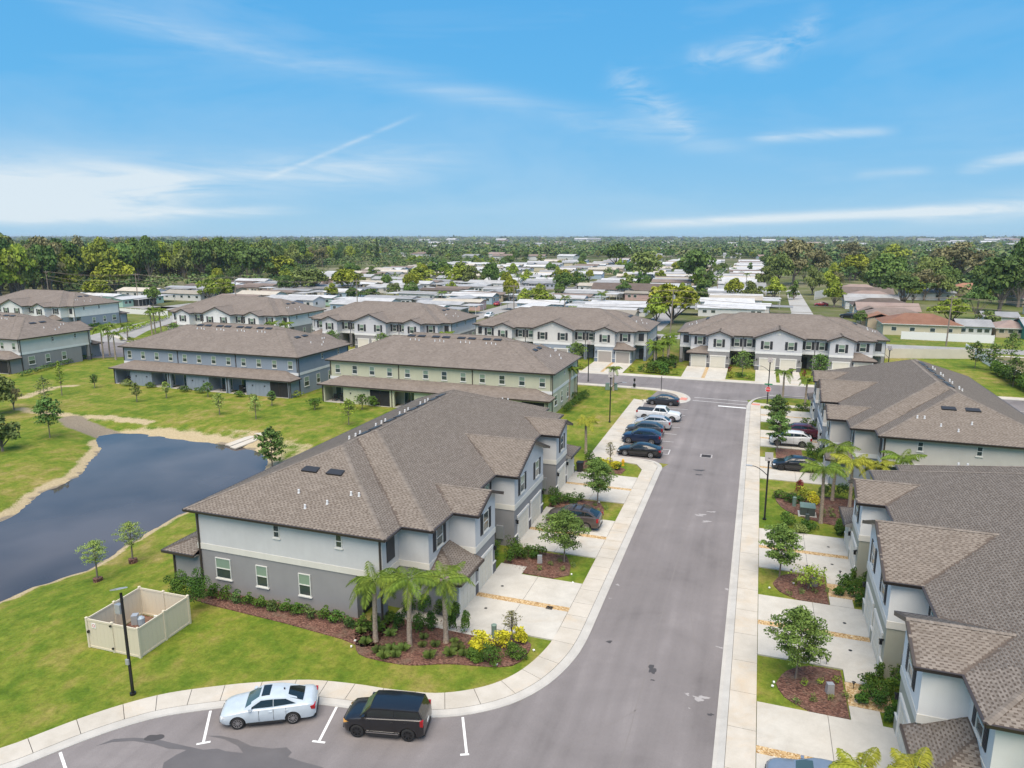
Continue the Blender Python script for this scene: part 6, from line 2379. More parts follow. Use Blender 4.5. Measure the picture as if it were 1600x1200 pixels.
        SHARED[key] = (ty.mesh('tyre', M['rubber'], True), rim.mesh('rim', [M['rimdark' if dark_rim else 'rim'], M['trim']]))
    ty, rim = SHARED[key]
    for wx in wxs:
        for sd in (-1, 1):
            o = obj('wheel', ty, t, (wx, sd * (W / 2 - .115), R_))
            obj('rim', rim, o)
    return t


def put_car(t, x, y, heading, label, cat, z=ZA + .01, group=None):
    """heading: direction of the nose, degrees counter-clockwise from +x"""
    place(t, x, y, z, math.radians(heading))
    tag(t, label, cat, group)
    return t


def wheels_pose(kind, pf, pr, side):
    """pose from the ground points below the visible front and rear wheel; side: -1 when the visible side is the car's left"""
    d = CARS[kind]
    a, b = Vector(G(*pf)), Vector(G(*pr))
    h = math.atan2(a.y - b.y, a.x - b.x)
    mid = (a + b) / 2
    wx1 = d['L'] * (.5 - d['f'])
    off = wx1 - d['wb'] / 2
    c = mid - Vector((math.cos(h), math.sin(h))) * off
    n = Vector((-math.sin(h), math.cos(h))) * (d['W'] / 2 - .1) * side
    c = c + n
    return c.x, c.y, math.degrees(h)


# the two cars in the bays at the bottom
x, y, h = wheels_pose('sedan', (372, 1139), (459, 1130), -1)
put_car(car_proto('sedan', 'iceblue', '', sunroof=True), x, y, h, 'pale ice-blue sedan with a dark sunroof parked at the curved walk', 'car')
x, y, h = wheels_pose('boxcar', (558, 1151), (639, 1158), -1)
put_car(car_proto('boxcar', 'black', '', dark_rim=True, cladding=True), x, y, h, 'boxy black compact car with amber headlamp parked right of the ice-blue sedan', 'car')
# row in the bays beyond
put_car(car_proto('coupe_sedan', 'black', ''), -11.45, 76.9, 180, 'sleek black sedan, nearest of the row parked in the bays', 'car')
put_car(car_proto('suv', 'navy', ''), -12.0, 81.9, 180, 'dark navy SUV parked behind the nearest black sedan', 'suv')
put_car(car_proto('suv', 'grey', ''), -12.2, 85.4, 180, 'dark grey SUV squeezed between the navy SUV and a silver one', 'suv')
put_car(car_proto('suv', 'silver', ''), -11.7, 88.9, 180, 'silver-white SUV parked in front of the white pickup', 'suv')
put_car(car_proto('pickup', 'white', ''), -11.6, 93.6, -2, 'white pickup truck with a black bed cover in the parking row', 'pickup')
put_car(car_proto('sedan', 'charcoal', ''), -12.2, 102.7, 180, 'charcoal sedan parked last, by the rounded walk end', 'car')
# driveways
put_car(car_proto('suv', 'brown', '', rails=2), -13.5, 55.0, 180, 'metallic brown SUV with black roof bars on a left driveway', 'suv', .09)
put_car(car_proto('hatch', 'black', '', dark_rim=True), 4.75, 77.0, 183, 'black hatchback nosing out of a driveway behind the palms', 'car', .09)
put_car(car_proto('suv', 'white', ''), 4.6, 86.4, 182, 'white SUV on a right driveway behind a street tree', 'suv', .09)
put_car(car_proto('suv', 'maroon', ''), 5.6, 90.3, 180, 'maroon SUV mostly hidden behind the white SUV', 'suv', .09)
put_car(car_proto('sedan', 'blue', ''), *G(1287, 1207, 1.3), 180, 'pale blue car cut by the bottom edge on the right driveway', 'car', .09)
for k, (px, py, hd, pnt, kd, lab) in enumerate(((1283, 478, 180, 'red', 'sedan', 'dark red car parked off the far right street'), (1325, 497, 160, 'black', 'suv', 'black car behind the roof end of the lilac-grey block'))):
    x, y = G(px, py)
    put_car(car_proto(kd, pnt, ''), x, y, hd, lab, 'car', .02)

# ------------------------------------------------------------------ street furniture


def text_mesh(s, size, m, ext=.004):
    cu = bpy.data.curves.new('text', 'FONT')
    cu.body = s
    cu.size = size
    cu.extrude = ext
    cu.align_x = 'CENTER'; cu.align_y = 'CENTER'
    o = bpy.data.objects.new('tmp', cu)
    COL.objects.link(o)
    dg = bpy.context.evaluated_depsgraph_get(); dg.update()
    me = bpy.data.meshes.new_from_object(o.evaluated_get(dg))
    bpy.data.objects.remove(o)
    me.materials.clear(); me.materials.append(m)
    return me


def solar_lamp(x, y, h, label, panel_rot, arm=0.0, arm_dir=0.0, kind='arm', z=0.0):
    t = tag(empty('street_lamp', (x, y, z)), label, 'street lamp')
    MB().cyl((0, 0, 0), (0, 0, h), .085, 10, r1=.07).build('pole', M['black'], t)
    MB().cyl((0, 0, 0), (0, 0, .12), .16, 12).build('base_plate', M['black'], t)
    if kind == 'flat':
        # combined solar panel head, tilted
        b = MB().box(-.55, .55, -.26, .26, -.03, .03)
        o = b.build('solar_head', M['lampgrey'], t, loc=(-.12, 0, h + .22)); o.rotation_euler = (.12, .38, panel_rot)
        q = MB().box(-.5, .5, -.22, .22, .032, .04).build('solar_panel', M['lampgrey'], o)
        MB().box(-.17, .17, -.12, .12, -.28, .22).build('battery_box', M['lampgrey'], t, loc=(-.2, -.05, h - .85))
        MB().box(-.09, .09, -.16, -.07, 1.85, 2.15).build('tag_plate', M['lampgrey'], t)
    else:
        b = MB().box(-.33, .33, -.38, .38, -.03, .03)
        o = b.build('solar_panel', M['solar'], t, loc=(0, 0, h + .2)); o.rotation_euler = (1.0, 0, panel_rot)
        MB().box(-.10, .10, -.12, .12, h - .35, h + .12).build('battery_box', M['black'], t)
        pts = []
        for i in range(8):
            f = i / 7
            pts.append((math.cos(arm_dir) * arm * f, math.sin(arm_dir) * arm * f, h - 1.5 + .75 * math.sin(f * math.pi / 2)))
        MB().tube(pts, .035, 6).build('arm', M['black'], t)
        e = pts[-1]
        hd = MB().box(0, .5, -.12, .12, -.03, .04).build('lamp_head', M['lampgrey'], t, loc=e, rz=arm_dir)
    return t


x, y = G(208, 1085)
solar_lamp(x, y, 5.9, 'black lamp post with tilted grey solar head before the beige enclosure', 2.75, kind='flat')
solar_lamp(1.75, 61.8, 5.5, 'black solar lamp post with curved arm on the right verge', 0.1, 1.3, math.pi)
solar_lamp(-17.5, 90.0, 6.2, 'black solar lamp post on the lawn left of the parking row', 0.1, 1.5, .1)
lp = solar_lamp(2.2, 107.6, 6.4, 'black solar lamp post carrying the stop sign at the junction', 0.1, 1.3, math.pi)
for i, (px, py, h) in enumerate(((163, 503, 7), (237, 520, 6.5), (919, 596, 6.5), (1385, 596, 5.5))):
    x, y = G(px, py)
    solar_lamp(x, y, h, ('black lamp post by the far left block end wall', 'black lamp post beside the winding road hedge', 'dark lamp post at the corner of the green block by the palms', 'lamp post at the right end of the lilac-grey far block')[i], .3, 1.2, (2.6, .5, 0, 2.8)[i])
# stop sign
t = tag(empty('stop_sign', (2.2, 107.46, 0)), 'red octagonal STOP sign on the lamp post at the junction', 'stop sign')
RED = mat('sign_red', (.62, .02, .03), .4)
MB().prism([(.38 / math.cos(math.pi / 8) * math.cos(math.pi / 8 + k * math.pi / 4), .38 / math.cos(math.pi / 8) * math.sin(math.pi / 8 + k * math.pi / 4)) for k in range(8)], -.006, .006).build('border', M['vinyl_w'], t).location = (0, 0, 2.3)
t.children[0].rotation_euler = (math.pi / 2, 0, 0)
o = MB().prism([(.35 / math.cos(math.pi / 8) * math.cos(math.pi / 8 + k * math.pi / 4), .35 / math.cos(math.pi / 8) * math.sin(math.pi / 8 + k * math.pi / 4)) for k in range(8)], .006, .011).build('sign_face', RED, t)
o.location = (0, 0, 2.3); o.rotation_euler = (math.pi / 2, 0, 0)
o = obj('lettering', text_mesh('STOP', .30, M['vinyl_w']), t, (0, -.018, 2.3)); o.rotation_euler = (math.pi / 2, 0, 0)
GRN = mat('sign_green', (.02, .22, .10), .4)
t = tag(empty('street_name_sign', (2.2, 107.6, 2.95)), 'green street name blades above the stop sign', 'street sign')
MB().box(-.55, .55, -.13, -.11, 0, .2).build('sign_blade', GRN, t)
MB().box(-.012, .012, -.6, .6, .22, .42).build('sign_blade', GRN, t)
# other small posts at the cross street
for i, (px, py, h) in enumerate(((1033, 611, 2.4), (1104 + 0, 0, 0))):
    if h:
        x, y = G(px, py)
        tag(MB().cyl((x, y, 0), (x, y, h), .05, 8).build('signpost', M['black']), 'thin dark post at the edge of the rounded corner lawn', 'post')
x, y = G(991, 607)
t = tag(empty('pet_waste_station', (x, y, 0)), 'small black dog waste station on the lawn by the cross street', 'waste station')
MB().cyl((0, 0, 0), (0, 0, 1.7), .04, 8).build('post', M['black'], t)
MB().box(-.2, .2, -.15, .15, .3, .8).build('bin', M['black'], t)
MB().box(-.15, .15, -.1, .06, 1.2, 1.65).build('dispenser', M['black'], t)
# fire hydrant
YEL = mat('hydrant_yellow', (.62, .36, .02), .45)
t = tag(empty('fire_hydrant', (-12.55, 72.6, 0)), 'yellow fire hydrant at the end of the parking bays', 'hydrant')
MB().tube([(0, 0, 0), (0, 0, .06), (0, 0, .06), (0, 0, .55), (0, 0, .58), (0, 0, .66), (0, 0, .74)], [.17, .17, .12, .11, .15, .12, .04], 12).build('barrel', YEL, t)
MB().cyl((-.2, 0, .42), (.2, 0, .42), .065, 10).build('outlet', YEL, t)
MB().cyl((0, -.2, .42), (0, 0, .42), .08, 10).build('outlet', YEL, t)
# transformer and pedestals
GBX = mat('utility_green', (.16, .23, .19), .55)
GBD = mat('utility_dark', (.06, .075, .07), .55)
t = tag(empty('transformer_box', (5.3, 64.2, 0)), 'grey-green electrical transformer box on a pad beside the right palms', 'transformer')
MB().box(-.75, .75, -.65, .65, 0, .1).build('pad', M['kerb'], t)
MB().box(-.6, .6, -.5, .5, .1, .85).build('cabinet', GBD, t)
MB().add([(-.63, -.53, .85), (.63, -.53, .85), (.63, .53, .95), (-.63, .53, .95), (-.63, -.53, .80), (.63, -.53, .80), (.63, .53, .80), (-.63, .53, .80)], [(0, 1, 2, 3), (4, 5, 1, 0), (5, 6, 2, 1), (6, 7, 3, 2), (7, 4, 0, 3)]).build('lid', GBX, t)
MB().box(-.02, .02, -.515, -.5, .15, .8).build('door_seam', M['black'], t)
for i, (x, y, r_, h, m_, lab) in enumerate(((4.3, 65.9, .17, .85, GBX, 'pale green cable pedestal on the lawn left of the transformer'), (-15.0 + .0, 34.9, .16, .85, GBX, 'pale green cable pedestal behind the yellow crotons'), (5.25, 62.9, .17, .5, GBD, 'short dark meter pedestal in front of the transformer'))):
    if i == 1:
        x, y = G(772, 997)
    t = tag(empty('cable_pedestal', (x, y, 0)), lab, 'pedestal')
    MB().cyl((0, 0, 0), (0, 0, h), r_, 14).build('case', m_, t)
    MB().tube([(0, 0, h), (0, 0, h + .05), (0, 0, h + .09)], [r_ * 1.08, r_ * 1.05, r_ * .6], 14).build('cap', m_, t)
for i, (x, y, lab) in enumerate(((-14.2, 47.4, 'small grey utility box in the nearest left garden bed'), (5.0, 37.6, 'small grey utility box on the red mulch of the nearest right garden'), (5.0, 50.2, 'small pale utility box in the second right garden bed'), (-21.9, 110.0, 'green utility box on the lawn near the cross street'), (-20.7, 110.3, 'second green utility box on the lawn near the cross street'))):
    t = tag(empty('utility_box', (x, y, .04), .3), lab, 'utility box')
    s = .28 if i < 3 else .5
    MB().add([(-s * .7, -s * .6, 0), (s * .7, -s * .6, 0), (s * .7, s * .6, 0), (-s * .7, s * .6, 0), (-s * .6, -s * .5, s * 2), (s * .6, -s * .5, s * 2), (s * .6, s * .5, s * 2.1), (-s * .6, s * .5, s * 2.1)],
             [(4, 5, 6, 7), (0, 1, 5, 4), (1, 2, 6, 5), (2, 3, 7, 6), (3, 0, 4, 7)]).build('case', M['lampgrey'] if i < 3 else GBX, t)
    MB().box(-s * .62, s * .62, -s * .52, s * .52, s * 2.02, s * 2.12).build('lid', M['lampgrey'] if i < 3 else GBX, t)
for i, (x, y, lab) in enumerate(((-16.4, 69.0, 'black wheeled rubbish bin beside the last garage of the grey block'), (6.3, 133.2, 'black wheeled rubbish bin by the far middle garages'), (-14.0, 133.4, 'dark bin by the left end garage of the lilac-grey block'))):
    t = tag(empty('wheelie_bin', (x, y, .05)), lab, 'rubbish bin')
    MB().add([(-.24, -.26, .06), (.24, -.26, .06), (.24, .26, .06), (-.24, .26, .06), (-.32, -.36, 1.0), (.32, -.36, 1.0), (.32, .36, 1.0), (-.32, .36, 1.0)], [(0, 3, 2, 1), (0, 1, 5, 4), (1, 2, 6, 5), (2, 3, 7, 6), (3, 0, 4, 7)]).build('body', M['trim'], t)
    MB().box(-.34, .34, -.4, .38, 1.0, 1.07).build('lid', M['trim'], t)
    for s in (-1, 1):
        MB().cyl((s * .2, .3, .12), (s * .27, .3, .12), .12, 10).build('wheel', M['rubber'], t)
# garden lights: little path lamps
for i, (px, py) in enumerate(((1291, 1040), (1333, 1078), (1260, 893), (1288, 896), (1312, 902), (1236, 900))):
    x, y = G(px, py)
    t = tag(empty('path_light', (x, y, .05)), 'small black path light standing in a right garden bed', 'path light', 'path lights in the right gardens')
    MB().cyl((0, 0, 0), (0, 0, .34), .015, 6).build('stake', M['black'], t)
    MB().tube([(0, 0, .3), (0, 0, .4), (0, 0, .42), (0, 0, .47)], [.05, .05, .11, .02], 8).build('head', M['black'], t)
for i, (px, py) in enumerate(((555, 1003), (604, 1022), (549, 1012), (776, 1040), (834, 1018), (893, 899), (895, 912), (1202, 920), (1209, 1068), (1207, 1074), (1240, 913), (1266, 911), (936, 786), (933, 800))):
    x, y = G(px, py)
    o = MB().box(-.06, .06, -.05, .05, 0, .07).build('sprinkler_marker', M['white_flower'], loc=(x, y, .06), rz=i)
    tag(o, 'tiny white sprinkler marker dotted along a garden bed edge', 'marker', 'white markers along the bed edges')

# ------------------------------------------------------------------ beige vinyl enclosure with its pump
A_, B_, C_ = Vector(G(220, 1028)), Vector(G(297, 974)), Vector(G(142, 1010))
ax = (B_ - A_).normalized(); ay = Vector((-ax.y, ax.x))
if ay.dot(C_ - A_) < 0:
    ay = -ay
WX, WY, FH = (B_ - A_).length, (C_ - A_).length, 1.85
enc = tag(empty('utility_enclosure', (A_.x, A_.y, gz(A_.x, A_.y))), 'open-topped beige vinyl fence enclosure on the lawn round a pump', 'enclosure')


def EW(u, v):
    return (ax.x * u + ay.x * v, ax.y * u + ay.y * v)


def vpost(u, v, par, h=FH + .08, s=.065, m=None):
    m = m or M['vinyl']
    x, y = EW(u, v)
    b = MB().box(-s, s, -s, s, -.2, h)
    b.add([(-s - .015, -s - .015, h), (s + .015, -s - .015, h), (s + .015, s + .015, h), (-s - .015, s + .015, h), (0, 0, h + .07)], [(0, 1, 4), (1, 2, 4), (2, 3, 4), (3, 0, 4)])
    o = b.build('post', m, par, loc=(x, y, 0), rz=math.atan2(ax.y, ax.x))


def vpanel(p, q, par, name='panel', boards=None):
    (u0, v0), (u1, v1) = p, q
    a, b = Vector(EW(u0, v0)), Vector(EW(u1, v1))
    L = (b - a).length - .13
    rz_ = math.atan2((b - a).y, (b - a).x)
    c = a.lerp(b, .5)
    pn = MB().box(-L / 2, L / 2, -.035, .035, FH - .12, FH).build(name, M['vinyl'], par, loc=(c.x, c.y, .02), rz=rz_)
    MB().box(-L / 2, L / 2, -.035, .035, 0, .12).build('bottom_rail', M['vinyl'], pn)
    n = boards or max(3, int(L / .29))
    w = L / n
    key = ('brd', round(w, 3))
    if key not in SHARED:
        SHARED[key] = MB().box(-w / 2 + .003, w / 2 - .003, -.014, .014, .12, FH - .12).mesh('board', M['vinyl'])
    for k in range(n):
        obj('board', SHARED[key], pn, (-L / 2 + w * (k + .5), 0, 0))
    return pn


for u in (0, WX / 2, WX):
    vpost(u, 0, enc); vpost(u, WY, enc)
vpost(0, WY * .5, enc); vpost(WX, WY * .5, enc)
for u0, u1 in ((0, WX / 2), (WX / 2, WX)):
    vpanel((u0, 0), (u1, 0), enc); vpanel((u0, WY), (u1, WY), enc)
vpanel((WX, 0), (WX, WY * .5), enc); vpanel((WX, WY * .5), (WX, WY), enc)
vpanel((0, 0), (0, WY * .5), enc)
g = vpanel((0, WY * .5), (0, WY), enc, 'gate')
x, y = EW(-.08, WY * .97)
MB().box(x - .05, x + .05, y - .06, y + .06, 1.0, 1.14).build('latch', M['black'], enc)
for z_ in (.25, 1.7):
    x, y = EW(-.08, WY * .5)
    MB().box(x - .05, x + .05, y - .08, y + .08, z_, z_ + .1).build('hinge', M['black'], enc)
# a white notice with a red ring on the gate
x, y = EW(-.03, WY * .86)
nt = MB().box(-.15, .15, -.012, 0, -.16, .16).build('notice', M['vinyl_w'], enc, loc=(x, y, 1.5), rz=math.atan2(ay.y, ay.x) + math.pi if False else math.atan2(-ay.y, -ay.x))
rg = MB()
for k in range(16):
    a0, a1 = 2 * math.pi * k / 16, 2 * math.pi * (k + 1) / 16
    rg.quad((.07 * math.cos(a0), -.018, .07 * math.sin(a0)), (.10 * math.cos(a0), -.018, .10 * math.sin(a0)), (.10 * math.cos(a1), -.018, .10 * math.sin(a1)), (.07 * math.cos(a1), -.018, .07 * math.sin(a1)))
rg.build('red_ring', RED, nt)
fl = MB().quad(*[(*EW(u, v), .03) for u, v in ((.1, .1), (WX - .1, .1), (WX - .1, WY - .1), (.1, WY - .1))]).build('mulch_floor', M['mulch'], enc)
cx_, cy_ = A_ + ax * WX * .52 + ay * WY * .5
t = tag(empty('pump', (cx_, cy_, gz(cx_, cy_)), .5), 'blue-grey pump set with white pipes inside the beige enclosure', 'pump')
PBL = mat('pump_blue', (.30, .36, .42), .4)
PBR = mat('pump_brown', (.20, .12, .07), .7)
MB().cyl((0, 0, 0), (0, 0, .7), .16, 12).build('casing', PBL, t)
MB().tube([(0, 0, .7), (0, 0, 1.1), (0, 0, 1.2)], [.22, .22, .1], 12).build('motor', PBL, t)
MB().box(-.5, -.15, -.2, .2, .75, 1.35).build('control_box', M['lampgrey'], t)
MB().tube([(.1, 0, .4), (.7, 0, .4), (.7, .3, .4), (.7, .3, 1.0), (.9, .3, 1.0), (.9, .3, 0)], .055, 8).build('pipe', M['frame'], t)
MB().tube([(-1.1, -.5, 0), (-1.1, -.5, .7)], .06, 8).build('pipe', M['frame'], t)
MB().tube([(-.9, -.7, 0), (-.9, -.7, .55), (-.7, -.7, .55)], .05, 8).build('pipe', PBR, t)
MB().box(.2, .9, -.8, -.3, 0, .35).build('valve_box', PBR, t)

# things left out on the back porches


def patio_chair(x, y, rz_, label, m='trim'):
    t = tag(empty('patio_chair', (x, y, .06), rz_), label, 'chair')
    MB().box(-.3, .3, -.3, .3, .36, .44).build('seat', M[m], t)
    MB().box(-.3, .3, .26, .32, .44, 1.0).build('backrest', M[m], t)
    for sx in (-1, 1):
        MB().box(sx * .3 - .03, sx * .3 + .03, -.3, .3, .6, .65).build('armrest', M[m], t)
        for sy in (-1, 1):
            MB().box(sx * .27 - .02, sx * .27 + .02, sy * .27 - .02, sy * .27 + .02, 0, .6).build('leg', M[m], t)


def grill(x, y, label):
    t = tag(empty('barbecue_grill', (x, y, .06)), label, 'grill')
    MB().box(-.35, .35, -.25, .25, .1, .75).build('cabinet', M['trim'], t)
    MB().tube([(-.4, 0, .95), (.4, 0, .95)], .24, 12).build('hood', M['black'], t)
    MB().box(.4, .75, -.22, .22, .78, .82).build('side_shelf', M['lampgrey'], t)


grill(-98.4, 88.9, 'black covered barbecue on the leftmost porch of the blue block')
patio_chair(-90.9, 88.9, .2, 'dark patio chair on the second porch of the blue block, left of two')
patio_chair(-89.6, 88.8, -.2, 'pale-backed patio chair on the second porch of the blue block, right of two', 'lampgrey')
patio_chair(-79.2, 88.9, .1, 'dark lounge chair on the fourth porch of the blue block')
grill(-75.6, 89.0, 'black barbecue on the fifth porch of the blue block')
patio_chair(-58.7, 88.9, .1, 'dark patio chair on the first porch of the green block')
grill(-57.4, 89.0, 'black barbecue on the first porch of the green block')
patio_chair(-46.6, 89.0, .1, 'dark patio chair on the third porch of the green block')

# ------------------------------------------------------------------ beyond the townhouses
def depth(x, y, z=0.0):
    return float(np.dot(np.array([x, y, z - CAM_H]), _f))


def in_view(x, y, m=60):
    c = depth(x, y)
    if c < 5:
        return False
    px = 800 + FPX * float(np.dot(np.array([x, y, -CAM_H]), _r)) / c
    return -m < px < 1600 + m


def roofmat(name, c1, c2, metal=False):
    def bld(N, b):
        p = opos(N)
        w = N.new('ShaderNodeTexWave', bands_direction='X' if metal else 'Y')
        w.inputs['Scale'].default_value = 1.1 if metal else 2.2
        N.l.new(p, w.inputs['Vector'])
        f = N.noise(0.35, 5, 0.7, wpos(N))
        k = N.math('ADD', N.math('MULTIPLY', w.outputs['Fac'], 0.25), N.math('MULTIPLY', f, 0.75))
        c = N.ramp(k, [(0.3, c1), (0.65, c2)])
        oi = N.new('ShaderNodeObjectInfo').outputs['Random']
        c = N.mix(1.0, c, N.ramp(oi, [(0, (.5, .5, .5)), (.5, (.88, .88, .88)), (1, (1.08, 1.08, 1.08))]), 'MULTIPLY')
        N.l.new(c, b.inputs['Base Color'])
    return mat(name, c1, .6 if metal else .9, 0, bld, spec=.3)


RM = dict(white=roofmat('white_metal_roof', (.36, .36, .36), (.58, .58, .58), True), grey=roofmat('grey_metal_roof', (.22, .225, .23), (.38, .38, .385), True),
          brown=roofmat('brown_shingle', (.15, .115, .095), (.24, .19, .165)), orange=roofmat('orange_shingle', (.22, .105, .065), (.34, .18, .12)),
          pink=roofmat('pinkish_shingle', (.26, .19, .165), (.36, .28, .245)), cream=roofmat('cream_roof', (.38, .34, .28), (.52, .48, .41)))
WM = {k: worn(tuple(x * .9 for x in c), c, 1.2, 0, 12, name='siding_' + k) for k, c in dict(white=(.62, .62, .60), cream=(.58, .52, .38), mint=(.34, .52, .43), blue=(.36, .46, .55), pink=(.52, .36, .33), tan=(.50, .41, .30), grey=(.40, .40, .40), teal=(.06, .26, .20), lilac=(.42, .44, .52)).items()}
DARK = mat('screened_porch', (.035, .037, .04), .6)


def gable_roof(L, W, z, rise, oh=.4, th=.12):
    b = MB()
    x0, x1, y = -L / 2 - oh, L / 2 + oh, W / 2 + oh
    for s in (-1, 1):
        q = [(x0, s * y, z), (x1, s * y, z), (x1, 0, z + rise), (x0, 0, z + rise)]
        b.quad(*(q if s < 0 else q[::-1]))
        lo = [(a, c, d - th) for a, c, d in q]
        b.quad(*(lo[::-1] if s < 0 else lo))
        b.quad((x0, s * y, z - th), (x1, s * y, z - th), (x1, s * y, z), (x0, s * y, z))
        for x in (x0, x1):
            b.quad((x, s * y, z - th), (x, 0, z + rise - th), (x, 0, z + rise), (x, s * y, z))
    return b


def mobile_home(L, W, wallc, roofc, style, H_=2.7, full=True):
    t = empty('mobile_home')
    rise = W * (.09 if style != 2 else .14)
    wl = MB().box(-L / 2, L / 2, -W / 2, W / 2, 0, H_)
    wl.add([(-L / 2, -W / 2, H_), (-L / 2, W / 2, H_), (-L / 2, 0, H_ + rise * .9), (L / 2, -W / 2, H_), (L / 2, W / 2, H_), (L / 2, 0, H_ + rise * .9)], [(0, 2, 1), (3, 4, 5)])
    wl.build('wall', WM[wallc], t)
    gable_roof(L, W, H_ + .02, rise).build('roof', RM[roofc], t)
    if not full:
        return t
    # carport: flat roof on posts
    cl = 6.0
    s = 1 if style != 1 else -1
    x0 = s * L / 2
    a, b = sorted((x0 + s * .1, x0 + s * cl))
    MB().box(a, b, -W * .45, W * .5, H_ - .25, H_ - .1).build('carport_roof', RM['white' if roofc != 'grey' else 'grey'], t)
    for y in (-W * .43, W * .46):
        MB().box(x0 + s * (cl - .3) - .05, x0 + s * (cl - .3) + .05, y - .05, y + .05, 0, H_ - .25).build('carport_post', WM['white'], t)
    if style != 2:
        MB().box(-L * .25, L * .18, -W / 2 - 2.4, -W / 2 - .02, 0, H_ - .35).build('screen_room', DARK, t)
        MB().box(-L * .25 - .2, L * .18 + .2, -W / 2 - 2.7, -W / 2 - .01, H_ - .34, H_ - .2).build('porch_roof', RM['white'], t)
        for k in range(6):
            x = -L * .25 + k * L * .43 / 5
            MB().box(x - .05, x + .05, -W / 2 - 2.44, -W / 2 - 2.36, 0, H_ - .35).build('porch_post', WM['white'], t)
    xs = (-L * .42, -L * .33, L * .27, L * .40) if style != 2 else (-L * .4, -L * .2, .0, L * .2, L * .4)
    key = 'mhw'
    if key not in SHARED:
        SHARED[key] = (MB().box(-.6, .6, -.05, .05, -.5, .5).mesh('window', M['frame']), MB().box(-.52, .52, -.06, .06, -.42, .42).mesh('pane', M['glass_dn']))
    for x in xs:
        for y in (-W / 2, W / 2):
            w = obj('window', SHARED[key][0], t, (x, y, 1.6))
            obj('pane', SHARED[key][1], w)
    for s_ in (-1, 1):
        w = obj('window', SHARED[key][0], t, (s_ * L / 2, W * .2, 1.6), math.pi / 2)
        obj('pane', SHARED[key][1], w)
    MB().box(-L * .38 + 1.6, -L * .38 + 2.5, W / 2, W / 2 + .05, .2, 2.2).build('door', WM['white'], t)
    return t


MH = []
for i, (L, W, wc, rc_, st) in enumerate(((17, 7.2, 'white', 'white', 0), (16, 7.6, 'cream', 'white', 1), (18, 7.0, 'mint', 'white', 0), (15, 7.4, 'blue', 'white', 2), (17, 7.2, 'white', 'grey', 1), (18, 7.5, 'white', 'white', 2), (16, 7.0, 'pink', 'cream', 0), (17, 7.8, 'white', 'cream', 2),
                                         (17, 7.4, 'lilac', 'grey', 0), (15, 7.0, 'tan', 'brown', 1))):
    MH.append((mobile_home(L, W, wc, rc_, st), wc, rc_, st, False))
MHF = [mobile_home(L, W, wc, rc_, 2, full=False) for L, W, wc, rc_ in ((17, 7.2, 'white', 'white'), (16, 7.6, 'cream', 'white'), (17, 7, 'white', 'grey'), (16, 7, 'blue', 'white'), (17, 7.5, 'tan', 'cream'), (16, 7.5, 'white', 'brown'))]
FW = (('white', 'white'), ('cream', 'white'), ('white', 'grey'), ('blue', 'white'), ('tan', 'cream'), ('white', 'brown'))
ROOFW = dict(white='white metal', grey='grey metal', cream='cream', brown='brown shingle')
WALLW = dict(white='white', cream='cream', mint='mint green', blue='pale blue', pink='pinkish', lilac='lilac-grey', tan='tan')
blocked = [(-64.5, 293, 20, 9), (-55, 255, 10, 22)]
used_first = set()
rr = random.Random(5)
COLS = [(-8.5, 0), (-42, 1), (-66, 2), (-98, 3), (-122, 4), (-154, 5), (-178, 6), (-210, 7), (-234, 8)]
COLN = ['column right of the clubhouse', 'column behind the lilac-grey block', 'column left of the clubhouse', 'fourth column from right', 'fifth column from right', 'sixth column from right', 'seventh column from right', 'left columns by the forest', 'leftmost column by the forest']
mhs = []
for cx, ci in COLS:
    y = 196 + (ci * 3.3) % 7 + (34 if ci == 0 else 0)
    ymax = 700 if ci < 5 else 640 if ci < 7 else 560
    while y < ymax:
        x = cx + rr.uniform(-2.6, 2.6)
        if not any(abs(x - bx) < bw and abs(y - by) < bh for bx, by, bw, bh in [(-51, 293, 24, 8), (-52, 256, 12, 20)]) and in_view(x, y) and (ci < 7 or y < 300 or 800 + FPX * float(np.dot([x, y, -CAM_H], _r)) / depth(x, y) > 490) and rr.random() > ((.10 if ci else .02) if y < 330 else .3 if ci else .1):
            mhs.append((x, y, ci))
        y += rr.uniform(10.5, 12.2) if ci else rr.uniform(9.2, 10.4)
for k, (x, y, ci) in enumerate(mhs):
    band_ = 'front rows' if y < 240 else 'middle rows' if y < 310 else 'back rows'
    if y < 330:
        j = rr.randrange(len(MH))
        if ci == 0:
            j = rr.choice((0, 5, 5, 7, 0))
        proto, wc, rc_, st, _ = MH[j]
        o = proto if j not in used_first else copy_tree(proto)
        used_first.add(j)
        o.location = (x, y, 0); o.rotation_euler = (0, 0, rr.choice((0, math.pi)) + (math.pi / 2 if ci > 1 and rr.random() < .14 else 0) + rr.uniform(-.06, .06))
        o.scale = (rr.uniform(.95, 1.15), rr.uniform(.92, 1.05), rr.uniform(.95, 1.1))
        tag(o, f'{WALLW[wc]} mobile home, {ROOFW[rc_]} roof, {band_}, {COLN[ci]}', 'mobile home', 'mobile homes beyond the townhouses')
    else:
        j = rr.randrange(len(MHF))
        o = copy_tree(MHF[j])
        o.location = (x, y, 0); o.rotation_euler = (0, 0, rr.uniform(-.06, .06))
        o.scale = (rr.uniform(.95, 1.15), rr.uniform(.9, 1.1), rr.uniform(1, 1.15))
        tag(o, f'small {WALLW[FW[j][0]]} mobile home, {ROOFW[FW[j][1]]} roof, far part, {COLN[ci]}', 'mobile home', 'far mobile homes, ' + COLN[ci])
for p_ in MHF:
    for c in list(p_.children):
        bpy.data.objects.remove(c)
    bpy.data.objects.remove(p_)
for i, q in enumerate(MH):
    if i not in used_first:
        for c in list(q[0].children):
            for d in list(c.children):
                bpy.data.objects.remove(d)
            bpy.data.objects.remove(c)
        bpy.data.objects.remove(q[0])
